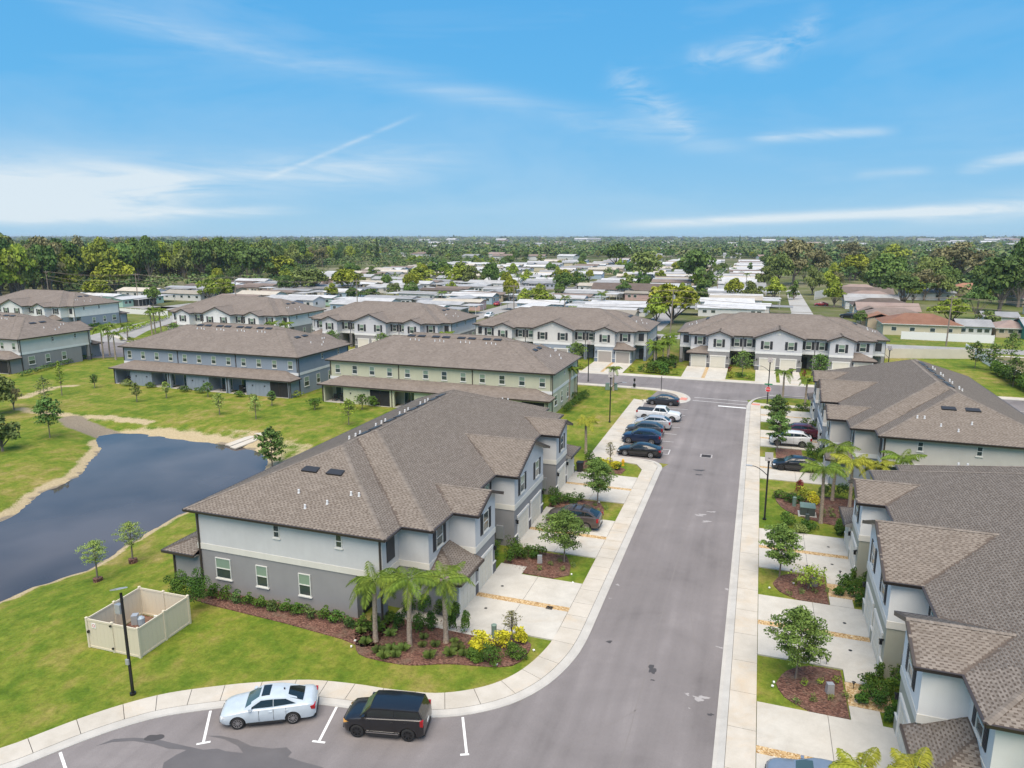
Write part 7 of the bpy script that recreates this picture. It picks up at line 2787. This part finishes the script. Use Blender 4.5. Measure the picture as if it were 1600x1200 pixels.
M['side_concrete'] = worn((.30, .29, .27), (.42, .41, .385), .25, 0, 3, name='side_street_concrete')
# lanes of the home park
for x0, x1 in ((-30, -23.5), (-86, -78), (-142, -134), (-198, -190)):
    struct(sheet('park_lane', [(x0, 186), (x1, 186), (x1, 640), (x0, 640)], .03, 'asphalt_far'))
struct(sheet('park_lane', [(-200, 330), (-20, 330), (-20, 336), (-200, 336)], .034, 'asphalt_far'))
struct(sheet('public_road', [(-290, 196), (-180, 186), (-60, 172.5), (90, 171.5), (90, 179), (-60, 180), (-180, 194), (-290, 205)], .03, 'asphalt_far'))
struct(sheet('sidewalk', [(30, 167.6), (90, 167.2), (90, 168.6), (30, 169.0)], .05, 'walk'))
struct(sheet('side_street', [(9.5, 186), (16.5, 186), (17.0, 350), (11.6, 350)], .03, 'side_concrete'))
o = sheet('brown_lawn', [(42.4, 120), (90, 100), (90, 167), (42.4, 167)], .015, worn((.14, .12, .045), (.22, .18, .085), .25, .2, 9, name='dry_grass'))
struct(o)
o = sheet('vacant_lot', [(-64, 238), (-47, 240), (-52, 278), (-62, 276)], .04, worn((.11, .15, .03), (.17, .2, .05), .25, .2, 9, name='lot_grass'))
struct(o)
# clubhouse with central gable
t = tag(empty('clubhouse', (-51, 293, 0), .02), 'long white clubhouse with a brown roof and small central gable among the mobile homes', 'building')
MB().box(-14, 14, -5, 5, 0, 3).build('wall', WM['white'], t)
gable_roof(28, 10, 3, 2.4).build('roof', RM['brown'], t)
g = MB().box(-3.5, 3.5, -6.5, -5, 0, 3); g.add([(-3.5, -6.5, 3), (3.5, -6.5, 3), (0, -6.5, 4.6)], [(0, 1, 2)])
g.build('porch_gable', WM['white'], t)
pg = gable_roof(8.5, 7.2, 3.02, 1.7, .2)
o = pg.build('gable_roof', RM['brown'], t); o.rotation_euler = (0, 0, math.pi / 2); o.location = (0, -2.7, 0)
for x in (-12, -9.5, -7, 7, 9.5, 12):
    w = obj('window', SHARED['mhw'][0], t, (x, -5, 1.6)); obj('pane', SHARED['mhw'][1], w)
MB().box(-1, 1, -6.55, -6.48, 0, 2.2).build('door', DARK, t)


def house(x, y, rz_, L, W, wc, rc_, label, wing=None, hip=True, H_=2.9):
    t = tag(empty('house', (x, y, 0), rz_), label, 'house', 'single-storey houses right of the side street')
    MB().box(-L / 2, L / 2, -W / 2, W / 2, 0, H_).build('wall', WM[wc], t)
    rise = W * .2
    if hip:
        b = MB()
        x0, x1, y0, y1 = -L / 2 - .5, L / 2 + .5, -W / 2 - .5, W / 2 + .5
        hd = (y1 - y0) / 2
        A, B, C_, D, R1, R2 = (x0, y0, H_), (x1, y0, H_), (x1, y1, H_), (x0, y1, H_), (x0 + hd, 0, H_ + rise), (x1 - hd, 0, H_ + rise)
        b.quad(A, B, R2, R1); b.poly([B, C_, R2]); b.quad(C_, D, R1, R2); b.poly([D, A, R1])
        b.build('roof', RM[rc_], t)
        MB().box(x0, x1, y0, y1, H_ - .18, H_ - .005).build('eave', WM['white'], t)
    else:
        gable_roof(L, W, H_, rise, .5).build('roof', RM[rc_], t)
        MB().add([(-L / 2, -W / 2, H_ - .02), (-L / 2, W / 2, H_ - .02), (-L / 2, 0, H_ + rise * .88), (L / 2, -W / 2, H_ - .02), (L / 2, W / 2, H_ - .02), (L / 2, 0, H_ + rise * .88)], [(0, 2, 1), (3, 4, 5)]).build('gable_wall', WM[wc], t)
    if wing:
        wx, wl, ww, wrc = wing
        MB().box(wx - ww / 2, wx + ww / 2, -W / 2 - wl, -W / 2, 0, H_ - .05).build('wing_wall', WM[wc], t)
        o = gable_roof(wl + W * .5, ww, H_ - .04, ww * .2, .4).build('wing_roof', RM[wrc], t)
        o.rotation_euler = (0, 0, math.pi / 2); o.location = (wx, -W / 2 - wl / 2 + W * .25, 0)
    for q in (-.36, -.12, .14, .36):
        for s in (-1, 1):
            w = obj('window', SHARED['mhw'][0], t, (q * L, s * W / 2, 1.6), 0); obj('pane', SHARED['mhw'][1], w)
    for s in (-1, 1):
        w = obj('window', SHARED['mhw'][0], t, (s * L / 2, .8, 1.6), math.pi / 2); obj('pane', SHARED['mhw'][1], w)
    return t


def hpx(px, py, *a, **k):
    x, y = G(px, py)
    return house(x, y, *a, **k)


house(38.5, 203, 0, 17, 11, 'cream', 'orange', 'cream house with an orange hip roof behind the white fence', wing=None)
house(50.5, 203.5, 0, 7, 7, 'white', 'white', 'small white-roofed annex right of the orange-roofed cream house', hip=False, H_=2.6)
house(35, 219, 0, 16, 10, 'tan', 'brown', 'tan house with a brown hip roof behind the orange-roofed one', wing=(-4, 4, 6, 'orange'))
house(36, 236, 0, 16, 10, 'white', 'pink', 'white house with a pinkish roof, third back along the side street', wing=(-5, 3, 6, 'brown'), hip=False)
house(37, 253, 0, 17, 10, 'cream', 'brown', 'cream house with a brown roof, fourth back along the side street')
house(36, 270, 0, 16, 10, 'white', 'white', 'house with a white metal gable roof along the side street', hip=False)
house(38, 287, 0, 16, 10, 'tan', 'pink', 'tan house with a pink-brown roof by the long white wall')
house(39, 304, 0, 17, 11, 'grey', 'brown', 'grey house with a brown roof beside the far end of the side street', hip=False)
house(38, 322, 0, 17, 11, 'cream', 'pink', 'cream house with a pinkish roof near the end of the side street')
house(68, 203, 0.0, 15, 10, 'teal', 'grey', 'green house with a grey metal gable roof at the right edge', wing=(3.5, 3, 7, 'grey'), hip=False)
house(59, 205, 0.05, 8, 8, 'tan', 'pink', 'low tan house with a covered car between the fence and the green house', hip=True, H_=2.4)
house(80, 226, 0, 18, 11, 'white', 'white', 'white house with a white roof at the right edge behind the green one', hip=False)
house(92, 232, 0, 18, 12, 'white', 'brown', 'white house with a red-brown roof cut by the right edge')
house(62, 226, 0, 8, 6, 'white', 'grey', 'small white shed-like house by the lime round tree', hip=False)
house(88, 262, .1, 16, 10, 'white', 'cream', 'white house under the trees near the right edge', hip=False)
house(95, 300, .2, 18, 11, 'tan', 'pink', 'tan house half hidden by trees at right')
house(62, 318, .1, 17, 11, 'white', 'white', 'white-roofed house under the big dark trees at right', hip=False)
house(84, 345, 0, 18, 11, 'tan', 'orange', 'tan house with orange roof deep among the right trees')


def wallrun(name, label, cat, p, q, h, m, th=.12, sec=2.4, z=0, group=None, posts=True):
    t = tag(empty(name, (p[0], p[1], z), math.atan2(q[1] - p[1], q[0] - p[0])), label, cat, group)
    L = math.hypot(q[0] - p[0], q[1] - p[1])
    n = max(1, round(L / sec))
    w = L / n
    pm_ = MB().box(.06, w - .06, -th / 2, th / 2, .03, h - .03).mesh('panel', m)
    po = MB().box(-.08, .08, -.08, .08, 0, h + .06).mesh('post', m)
    for k in range(n):
        obj('panel', pm_, t, (k * w, 0, 0))
        obj('post', po, t, (k * w, 0, 0))
    obj('post', po, t, (L, 0, 0))
    return t


BEI = worn((.50, .46, .38), (.58, .54, .45), .6, 0, 10, name='precast_beige')
wallrun('boundary_wall', 'long beige panel wall behind the far townhouses, right part', 'wall', (22.8, 157.5), (41.5, 163), 2.0, BEI)
wallrun('boundary_wall', 'beige panel wall running behind the far row, left of the lilac-grey block', 'wall', (-150, 165), (-20, 158), 2.0, BEI)
wallrun('vinyl_fence', 'long white vinyl fence running back along the tall hedge at right', 'fence', (42.2, 96), (42.2, 172), 1.8, M['vinyl_w'])
wallrun('vinyl_fence', 'bright white fence in front of the orange-roofed house', 'fence', (32.9, 189.9), (51.6, 188.6), 1.9, M['vinyl_w'])
wallrun('garden_wall', 'low white wall facing the side street behind the bare trees', 'wall', (20.5, 300), (31, 330), 3.2, WM['white'], sec=4)
wallrun('board_fence', 'beige board fence at the end of the winding entrance road', 'fence', (-166, 182), (-150, 178), 1.8, BEI)
wallrun('board_fence', 'white fence bottom left of the mobile homes beside the forest', 'fence', (-214, 176), (-172, 172), 1.6, M['vinyl_w'])
# power poles and lines
PX = [(-262, 204), (-213, 200), (-166, 196), (-117, 192), (-63.8, 186), (-20.8, 184), (40.5, 181), (90, 180)]
tops = []
for i, (x, y) in enumerate(PX):
    lab = ['wooden power pole by the forest edge at far left', 'wooden power pole behind the far left white and blue block', 'wooden power pole beside the entrance road end', 'wooden power pole behind the white-grey far block', 'wooden power pole between the beige and white-grey far blocks', 'leaning wooden power pole beside the big two-tone tree', 'wooden power pole at the right behind the white fence', 'wooden power pole past the right edge'][i]
    t = tag(empty('power_pole', (x, y, 0)), lab, 'power pole')
    lean_ = .35 if i == 5 else 0
    MB().tube([(0, 0, -.2), (lean_, 0, 11.2)], [.17, .11], 8).build('pole', M['wood'], t)
    MB().box(-1.1 + lean_, 1.1 + lean_, -.06, .06, 10.5, 10.65).build('crossarm', M['wood'], t)
    for s in (-1, 0, 1):
        MB().cyl((s * .95 + lean_, 0, 10.65), (s * .95 + lean_, 0, 10.9), .05, 6).build('insulator', M['lampgrey'], t)
    if i in (2, 5):
        MB().cyl((.3 + lean_, -.25, 8.6), (.3 + lean_, -.25, 9.6), .25, 10).build('transformer_can', M['lampgrey'], t)
    tops.append((x, y))
for i in range(len(tops) - 1):
    (xa, ya), (xb, yb) = tops[i], tops[i + 1]
    for k, (dz, dy) in enumerate(((10.9, 0), (10.7, .9), (9.2, 0), (7.9, 0))):
        pts = []
        for j in range(13):
            f = j / 12
            pts.append((xa + (xb - xa) * f, ya + (yb - ya) * f + dy, dz - 1.1 * 4 * f * (1 - f) * (.8 + .2 * k)))
        o = MB().tube(pts, .03 if k < 2 else .04, 4).build('power_line', M['wood'])
        tag(o, 'thin sagging overhead wire strung between the wooden poles behind the far row', 'wire', 'overhead wires behind the far row')


# --- individually visible trees of the middle distance: (px, base py, width px, height px, kind, label)
def tpx(px, py, wpx, hpx_, kind, label, group=None, var=None):
    x, y = G(px, py)
    c = depth(x, y)
    # a vertical span of hpx at that depth
    h = hpx_ * c / FPX * 1.03
    tree(kind, x, y, wpx * c / FPX / 2 / .92, h, label, group, var=var, z=0)


NAMED = [
    (180, 458, 62, 46, 'golden_tree', 'big golden-green dome tree at the forest edge, upper of two'), (155, 470, 52, 30, 'golden_tree', 'smaller golden tree below the golden dome at the forest edge'),
    (98, 455, 52, 28, 'golden_tree', 'yellow-olive tree left of the golden dome'), (437, 438, 54, 34, 'golden_tree', 'bright golden tree standing before the dark oaks'),
    (405, 440, 52, 52, 'oak_tree', 'dark spreading oak left of the bright golden tree'), (375, 436, 50, 48, 'shade_tree', 'deep green tree in the group left of the golden tree'),
    (487, 458, 62, 38, 'olive_tree', 'grey-green feathery tree right of the bright golden tree'), (545, 459, 56, 35, 'golden_tree', 'golden-green tree between the two middle far blocks'),
    (576, 475, 34, 22, 'spreading_tree', 'clipped dark dome tree just behind the white-grey far roof'), (655, 449, 56, 30, 'lime_tree', 'wide lime tree among the mobile homes, left of the middle'),
    (718, 445, 46, 34, 'lime_tree', 'yellow-green tree among the mobile homes, upper middle'), (735, 447, 34, 30, 'olive_tree', 'olive tree beside the yellow-green one in the upper middle'),
    (768, 450, 32, 34, 'shade_tree', 'fresh green tree left of the white two-storey homes'), (842, 483, 46, 33, 'lime_tree', 'bright green tree just behind the beige far roof'),
    (820, 478, 26, 26, 'lime_tree', 'small lime tree left of the bright green one behind the beige roof'), (688, 436, 42, 24, 'shade_tree', 'green tree behind the wide lime tree'),
    (1005, 440, 62, 48, 'olive_tree', 'large grey-green rounded tree behind the clubhouse'), (963, 418, 44, 32, 'shade_tree', 'dark green tree left of the large grey-green one'),
    (1092, 452, 62, 60, 'oak_tree', 'very large dark oak right of the clubhouse'), (1050, 505, 86, 56, 'golden_tree', 'big two-tone yellow-green tree at the corner of the lilac-grey block'),
    (1025, 508, 44, 46, 'lime_tree', 'fresh green half of the tree clump by the leaning pole'), (1095, 480, 40, 48, 'slim_tree', 'sparse upright tree beside the park lane'),
    (975, 466, 22, 24, 'spreading_tree', 'small dark tree in front of the clubhouse'), (1240, 444, 66, 64, 'bare_tree', 'large brownish half-bare tree left of the side street houses'),
    (1215, 446, 44, 50, 'olive_tree', 'olive green tree before the large brownish one'), (1272, 440, 52, 46, 'bare_tree', 'brown leafless tree behind the side street end'),
    (1303, 480, 40, 38, 'lime_tree', 'small yellow-green tree on the side street lawn by the red car'), (1240, 468, 26, 28, 'slim_tree', 'slim green tree left of the side street'),
    (1335, 438, 48, 36, 'golden_tree', 'golden-green tree behind the side street roofs'), (1485, 508, 56, 42, 'lime_tree', 'round bright green tree behind the white fence'),
    (1360, 452, 44, 44, 'olive_tree', 'tall olive tree behind the white-roofed side street house'), (1410, 482, 72, 48, 'spreading_tree', 'broad dark tree over the roofs left of the lime tree'),
    (1385, 462, 56, 56, 'shade_tree', 'large mid-green tree behind the side street houses'), (1450, 460, 54, 60, 'olive_tree', 'tall olive-green tree right of centre in the right woods'),
    (1495, 448, 78, 62, 'bare_tree', 'huge reddish-brown leafless tree in the right woods'), (1560, 488, 86, 88, 'oak_tree', 'tall green tree with pale branches near the right edge'),
    (1590, 480, 66, 92, 'shade_tree', 'large green tree cut by the right edge'), (1525, 500, 46, 46, 'spreading_tree', 'dark bushy tree below the tall right edge tree'),
    (1395, 420, 44, 36, 'lime_tree', 'light green tree high in the right woods'), (1325, 420, 50, 38, 'bare_tree', 'brownish tree high above the side street roofs'),
    (1580, 455, 54, 56, 'olive_tree', 'olive tree behind the right edge trees'), (1343, 512, 22, 24, 'shade_tree', 'round green tree beside the lilac-grey roof end'),
    (1545, 515, 36, 28, 'olive_tree', 'small sparse tree by the green house'), (1500, 520, 20, 20, 'golden_tree', 'small yellow bush tree behind the white fence'),
    (240, 478, 26, 26, 'shade_tree', 'round green tree beside the entrance road pole'), (590, 408, 22, 36, 'pine_tree', 'dark pointed conifer above the far mobile homes'),
    (1155, 390, 10, 22, 'pine_tree', 'lone conifer breaking the horizon right of centre'), (1310, 392, 9, 15, 'pine_tree', 'conifer on the right skyline, left of a pair'),
    (1338, 394, 12, 18, 'pine_tree', 'conifer on the right skyline, tallest of the group'), (1350, 393, 8, 14, 'pine_tree', 'thin conifer on the right skyline'),
    (725, 392, 8, 14, 'pine_tree', 'small conifer on the skyline left of centre'), (985, 391, 8, 15, 'pine_tree', 'small conifer on the skyline behind the round tree'),
    (1180, 500, 1, 1, None, ''),
]
for a in NAMED:
    if a[4]:
        tpx(*a)
rt = random.Random(21)
# the forest wall on the left: tall trees in ranks, forest floor to horizon
KN = {'oak_tree': 'dark green', 'shade_tree': 'mid-green rounded', 'golden_tree': 'golden-green', 'lime_tree': 'bright lime-green', 'olive_tree': 'olive-green', 'bare_tree': 'brown half-bare', 'slim_tree': 'slim upright', 'spreading_tree': 'low spreading', 'pine_tree': 'pointed'}
forest = []
for k in range(150):
    f = k / 150
    px = rt.uniform(-40, 610)
    lo = np.interp(px, [-40, 60, 130, 220, 330, 420, 520, 610], [476, 466, 446, 442, 437, 428, 416, 402])
    hi = np.interp(px, [-40, 300, 610], [404, 400, 388])
    py = lo - (lo - hi) * (rt.random() ** 1.3)
    forest.append((px, py))
forest += [(px, 0) for px in range(-35, 620, 18)]
for px, py in forest:
    if py == 0:
        py = float(np.interp(px, [-40, 60, 130, 220, 330, 420, 520, 610], [476, 466, 446, 442, 437, 428, 416, 402])) - rt.uniform(0, 5)
    x, y = G(px, py)
    c = depth(x, y)
    top = float(np.interp(px, [-40, 200, 420, 470, 620], [369, 372, 371, 376, 380])) + rt.uniform(0, 12)
    h = max(9, (py - top) * c / FPX)
    h = min(h, 27)
    h *= rt.uniform(.82, 1.0)
    nm = rt.choice(['oak_tree', 'shade_tree', 'shade_tree', 'lime_tree', 'lime_tree', 'lime_tree', 'lime_tree', 'olive_tree', 'olive_tree', 'bare_tree', 'slim_tree'])
    tree(nm, x, y, rt.uniform(.30, .44) * h, h, KN[nm] + ' forest tree ' + ('at the left edge' if px < 60 else 'left of the golden dome' if px < 140 else 'above the golden dome' if px < 230 else 'right of the golden dome' if px < 330 else 'above the entrance road' if px < 400 else 'behind the bright golden tree' if px < 480 else 'where it thins out') + (', front rank' if py > 425 else ', middle rank' if py > 412 else ', back rank'), 'trees of the left forest', z=0)
# forest floor mass
fl_ = []
rs = np.random.RandomState(3)


def woods(name, pts, label, size, n_leaf, m, seed):
    """far-off wood that reads as one mass: every clump a handful of leaf faces"""
    rs = np.random.RandomState(seed)
    C_ = np.array(pts)          # x, y, radius, height
    K = len(C_)
    d = rs.normal(size=(K, n_leaf, 3)); d /= np.linalg.norm(d, axis=2)[..., None]
    d[..., 2] = np.abs(d[..., 2])
    sub = rs.uniform(.72, 1.05, (K, n_leaf, 1))
    P = d * sub
    P[..., 0] *= C_[:, 2, None]; P[..., 1] *= C_[:, 2, None]
    P[..., 2] = P[..., 2] * C_[:, 3, None] * .62 + C_[:, 3, None] * .30
    P[..., 0] += C_[:, 0, None]; P[..., 1] += C_[:, 1, None]
    P = P.reshape(-1, 3); dn = d.reshape(-1, 3)
    N_ = len(P)
    nn = dn * .8 + rs.normal(0, .45, (N_, 3)) + np.array([0, 0, .3]); nn /= np.linalg.norm(nn, axis=1)[:, None]
    a = np.cross(nn, rs.normal(size=(N_, 3))); a /= np.linalg.norm(a, axis=1)[:, None]
    b = np.cross(nn, a)
    s = (np.repeat(C_[:, 2], n_leaf) * size * rs.uniform(.6, 1.3, N_))[:, None]
    V = np.stack([P - a * s, P - b * s * .8, P + a * s, P + b * s * .8], 1).reshape(-1, 3)
    F = np.arange(4 * N_).reshape(N_, 4)
    me = bpy.data.meshes.new(name)
    me.vertices.add(len(V)); me.vertices.foreach_set('co', V.ravel())
    me.loops.add(F.size); me.loops.foreach_set('vertex_index', F.ravel().astype(np.int32))
    me.polygons.add(N_); me.polygons.foreach_set('loop_start', np.arange(0, F.size, 4, dtype=np.int32))
    me.update(calc_edges=True)
    at = me.attributes.new('tone', 'FLOAT', 'POINT')
    tone = np.repeat(rs.uniform(0, 1, K), n_leaf) * .75 + rs.uniform(0, .25, N_)
    at.data.foreach_set('value', np.repeat(tone, 4).astype(np.float32))
    me.materials.append(M[m])
    o = obj(name, me)
    o['kind'] = 'stuff'
    o['label'] = label
    return o


def farmat(name, stops):
    def bld(N, b):
        at = N.new('ShaderNodeAttribute', attribute_name='tone').outputs['Fac']
        f = N.noise(.012, 4, .6, wpos(N))
        k = N.math('ADD', N.math('MULTIPLY', at, .75), N.math('MULTIPLY', f, .25))
        N.l.new(N.ramp(k, stops), b.inputs['Base Color'])
    return mat(name, stops[0][1], .85, 0, bld, spec=.1)


M['far_mix'] = farmat('far_foliage', [(.12, (.044, .088, .030)), (.35, (.076, .138, .044)), (.55, (.13, .18, .060)), (.72, (.165, .17, .08)), (.80, (.11, .175, .05)), (.90, (.27, .32, .06))])


def sample(px0, px1, pyf, n, rr_, hh, seed, ypow=1.0, jit=.35):
    r = random.Random(seed)
    out = []
    for _ in range(n):
        px = r.uniform(px0, px1)
        a, b = pyf(px)
        py = a + (b - a) * r.random() ** ypow
        x, y = G(px, py)
        c = depth(x, y)
        k = max(1.0, c / 1100) ** .55
        out.append((x, y, rr_ * k * r.uniform(1 - jit, 1 + jit), hh * min(k, 1.25) * r.uniform(1 - jit * .7, 1 + jit * .7)))
    return out


woods('undergrowth', sample(430, 800, lambda px: (418, 397), 300, 3.8, 6.0, 23) + sample(-60, 640, lambda px: (np.interp(px, [-60, 60, 130, 220, 330, 420, 520, 640], [468, 458, 442, 438, 432, 424, 414, 402]), 398), 900, 4.5, 7.5, 15, 1.0), 'tangled green undergrowth under the tall trees of the left forest', .20, 60, 'far_mix', 11)
woods('forest_mass', sample(-60, 620, lambda px: (np.interp(px, [-60, 130, 420, 620], [425, 415, 405, 395]), 377.5), 700, 6.5, 17, 5), 'distant green forest mass filling the left horizon behind the tall trees', .23, 70, 'far_mix', 1)
woods('distant_woods', sample(-60, 1660, lambda px: (np.interp(px, [-60, 620, 900, 1190, 1230, 1660], [392, 402, 402, 404, 412, 414]), 373.2), 5200, 6.0, 10, 6, 1.25), 'distant tree cover stretching to the horizon', .27, 30, 'far_mix', 2)
woods('horizon_woods', sample(-60, 1660, lambda px: (377, 371.3), 900, 14, 12, 7, 1.0), 'hazy tree line at the horizon', .5, 30, 'far_mix', 3)
woods('scrub', sample(1195, 1660, lambda px: (np.interp(px, [1195, 1280, 1300, 1450, 1660], [440, 430, 440, 462, 470]), 400), 260, 4.5, 6.5, 17, 1.0), 'tangled scrub and yards between the trees on the right', .2, 60, 'far_mix', 12)
woods('yard_greenery', [q for q in sample(110, 330, lambda px: (458, 437), 70, 3.2, 5, 20) + sample(300, 1195, lambda px: (448, 398), 560, 2.6, 4.6, 19, 1.2) if not any(abs(q[0] - a) < 10 and abs(q[1] - b) < 4.5 for a, b, _ in mhs)], 'shrubs and small trees filling the yards of the mobile home park', .22, 46, 'far_mix', 14)
# scattered individuals among the homes and on the right
n_ = 0
rt = random.Random(33)
while n_ < 190:
    px = rt.uniform(300, 1640)
    py = 388 + 92 * rt.random() ** 1.7
    x, y = G(px, py)
    if px < 640 and py < 430:
        continue
    if any(abs(x - a) < 11 and abs(y - b) < 5 for a, b, _ in mhs) or abs(x - 13) < 7 or (x > 25 and x < 52 and y < 330):
        continue
    if abs(x + 51) < 18 and abs(y - 290) < 12:
        continue
    right = px > 1190
    nm = rt.choice(['oak_tree', 'shade_tree', 'shade_tree', 'lime_tree', 'olive_tree', 'golden_tree', 'slim_tree'] if not right else ['oak_tree', 'shade_tree', 'olive_tree', 'bare_tree', 'spreading_tree', 'lime_tree', 'olive_tree'])
    h = rt.uniform(5.5, 9) if not right else rt.uniform(7.5, 13)
    if py < 410:
        h *= 1.2
    tree(nm, x, y, h * rt.uniform(.38, .55), h, KN[nm] + ' tree ' + (('behind the side street' if px < 1300 else 'above the houses' if px < 1430 else 'towards the right edge') + (', near' if py > 440 else ', farther back' if py > 410 else ', far back') + ', right woods' if right else 'standing among the mobile homes, ' + ('left' if px < 560 else 'centre left' if px < 700 else 'centre' if px < 850 else 'centre right' if px < 1020 else 'right') + (', near rows' if py > 440 else ', middle rows' if py > 410 else ', far rows')), 'scattered trees on the right' if right else 'scattered trees among the mobile homes', z=0)
    n_ += 1
rt = random.Random(57)
n_ = 0
while n_ < 85:
    px, py = rt.uniform(330, 1190), rt.uniform(400, 470)
    x, y = G(px, py)
    if any(abs(x - a) < 10.5 and abs(y - b) < 4.2 for a, b, _ in mhs) or (px < 620 and py < 428) or (abs(x + 51) < 18 and abs(y - 290) < 12) or y < 190:
        continue
    nm = rt.choice(['shade_tree', 'shade_tree', 'lime_tree', 'lime_tree', 'golden_tree', 'olive_tree'])
    h = rt.uniform(5, 8.5)
    tree(nm, x, y, h * rt.uniform(.45, .6), h, KN[nm] + ' round yard tree, ' + ('left' if px < 560 else 'centre left' if px < 700 else 'centre' if px < 850 else 'centre right' if px < 1020 else 'right') + (', near homes' if py > 440 else ', middle homes' if py > 418 else ', far homes'), 'round yard trees of the mobile home park', z=0)
    n_ += 1
# small palms among the homes
for k, (px, py, h) in enumerate(((882, 500, 6), (687 + 130, 455, 5), (810, 452, 6), (690, 478, 4), (1165, 455, 7), (1120, 463, 7), (940, 485, 5), (385, 420, 12))):
    x, y = G(px, py)
    palm(x, y, h, 2.4, 'palm with a shaggy head among the mobile homes', 11, seed=140 + k, group='palms among the mobile homes', nleaf=12, z=0)
# far rooftops poking out of the trees
rt = random.Random(8)
fh = MB().box(-8, 8, -5, 5, 0, 3.5).mesh('wall', WM['white'])
fr = [gable_roof(16, 10, 3.5, 1.6).mesh('roof', RM[k]) for k in ('white', 'white', 'grey', 'pink', 'brown', 'white')]
for k in range(170):
    px = rt.uniform(480, 1620)
    py = 377 + 30 * rt.random() ** .9
    x, y = G(px, py)
    if y < 520 and x < 15:
        y += 200
    t = tag(empty('distant_house', (x, y, 0), rt.uniform(-.3, .3)), 'pale distant house roof between the trees, ' + ('nearer, ' if py > 390 else 'farther, ') + ('above the middle far blocks' if px < 850 else 'above the clubhouse' if px < 1060 else 'above the lilac-grey block' if px < 1300 else 'above the right woods'), 'house', 'far rooftops between the trees')
    s = rt.uniform(.9, 1.3) * max(1, depth(x, y) / 1100)
    t.scale = (s, s, s)
    obj('wall', fh, t); obj('roof', rt.choice(fr), t)
# parked cars in the home park
for k in range(12):
    x = rt.choice((-31.5, -88, -76.5, -143.5)) + rt.uniform(-.5, .5)
    y = rt.uniform(200, 330)
    t = car_proto(rt.choice(('sedan', 'suv')), rt.choice(('white', 'silver', 'charcoal', 'red')), '') if k < 3 else copy_tree(ck[k % 3])
    if k == 0:
        ck = []
    if k < 3:
        ck.append(t)
    put_car(t, x, y, rt.choice((90, 270)), 'small parked car beside a lane of the mobile home park', 'car', .05, 'cars in the mobile home park')

# ------------------------------------------------------------------ air
hz = bpy.data.materials.new('air')
hz.use_nodes = True
nt = hz.node_tree
nt.nodes.clear()
o_ = nt.nodes.new('ShaderNodeOutputMaterial')
v_ = nt.nodes.new('ShaderNodeVolumePrincipled')
v_.inputs['Color'].default_value = (.80, .88, 1, 1)
v_.inputs['Density'].default_value = 0.00009
v_.inputs['Anisotropy'].default_value = 0.2
nt.links.new(v_.outputs[0], o_.inputs['Volume'])
hb = MB().box(-9500, 9500, -200, 9500, -4, 34).build('haze', hz)
hb['kind'] = 'stuff'
SC.cycles.volume_bounces = 0
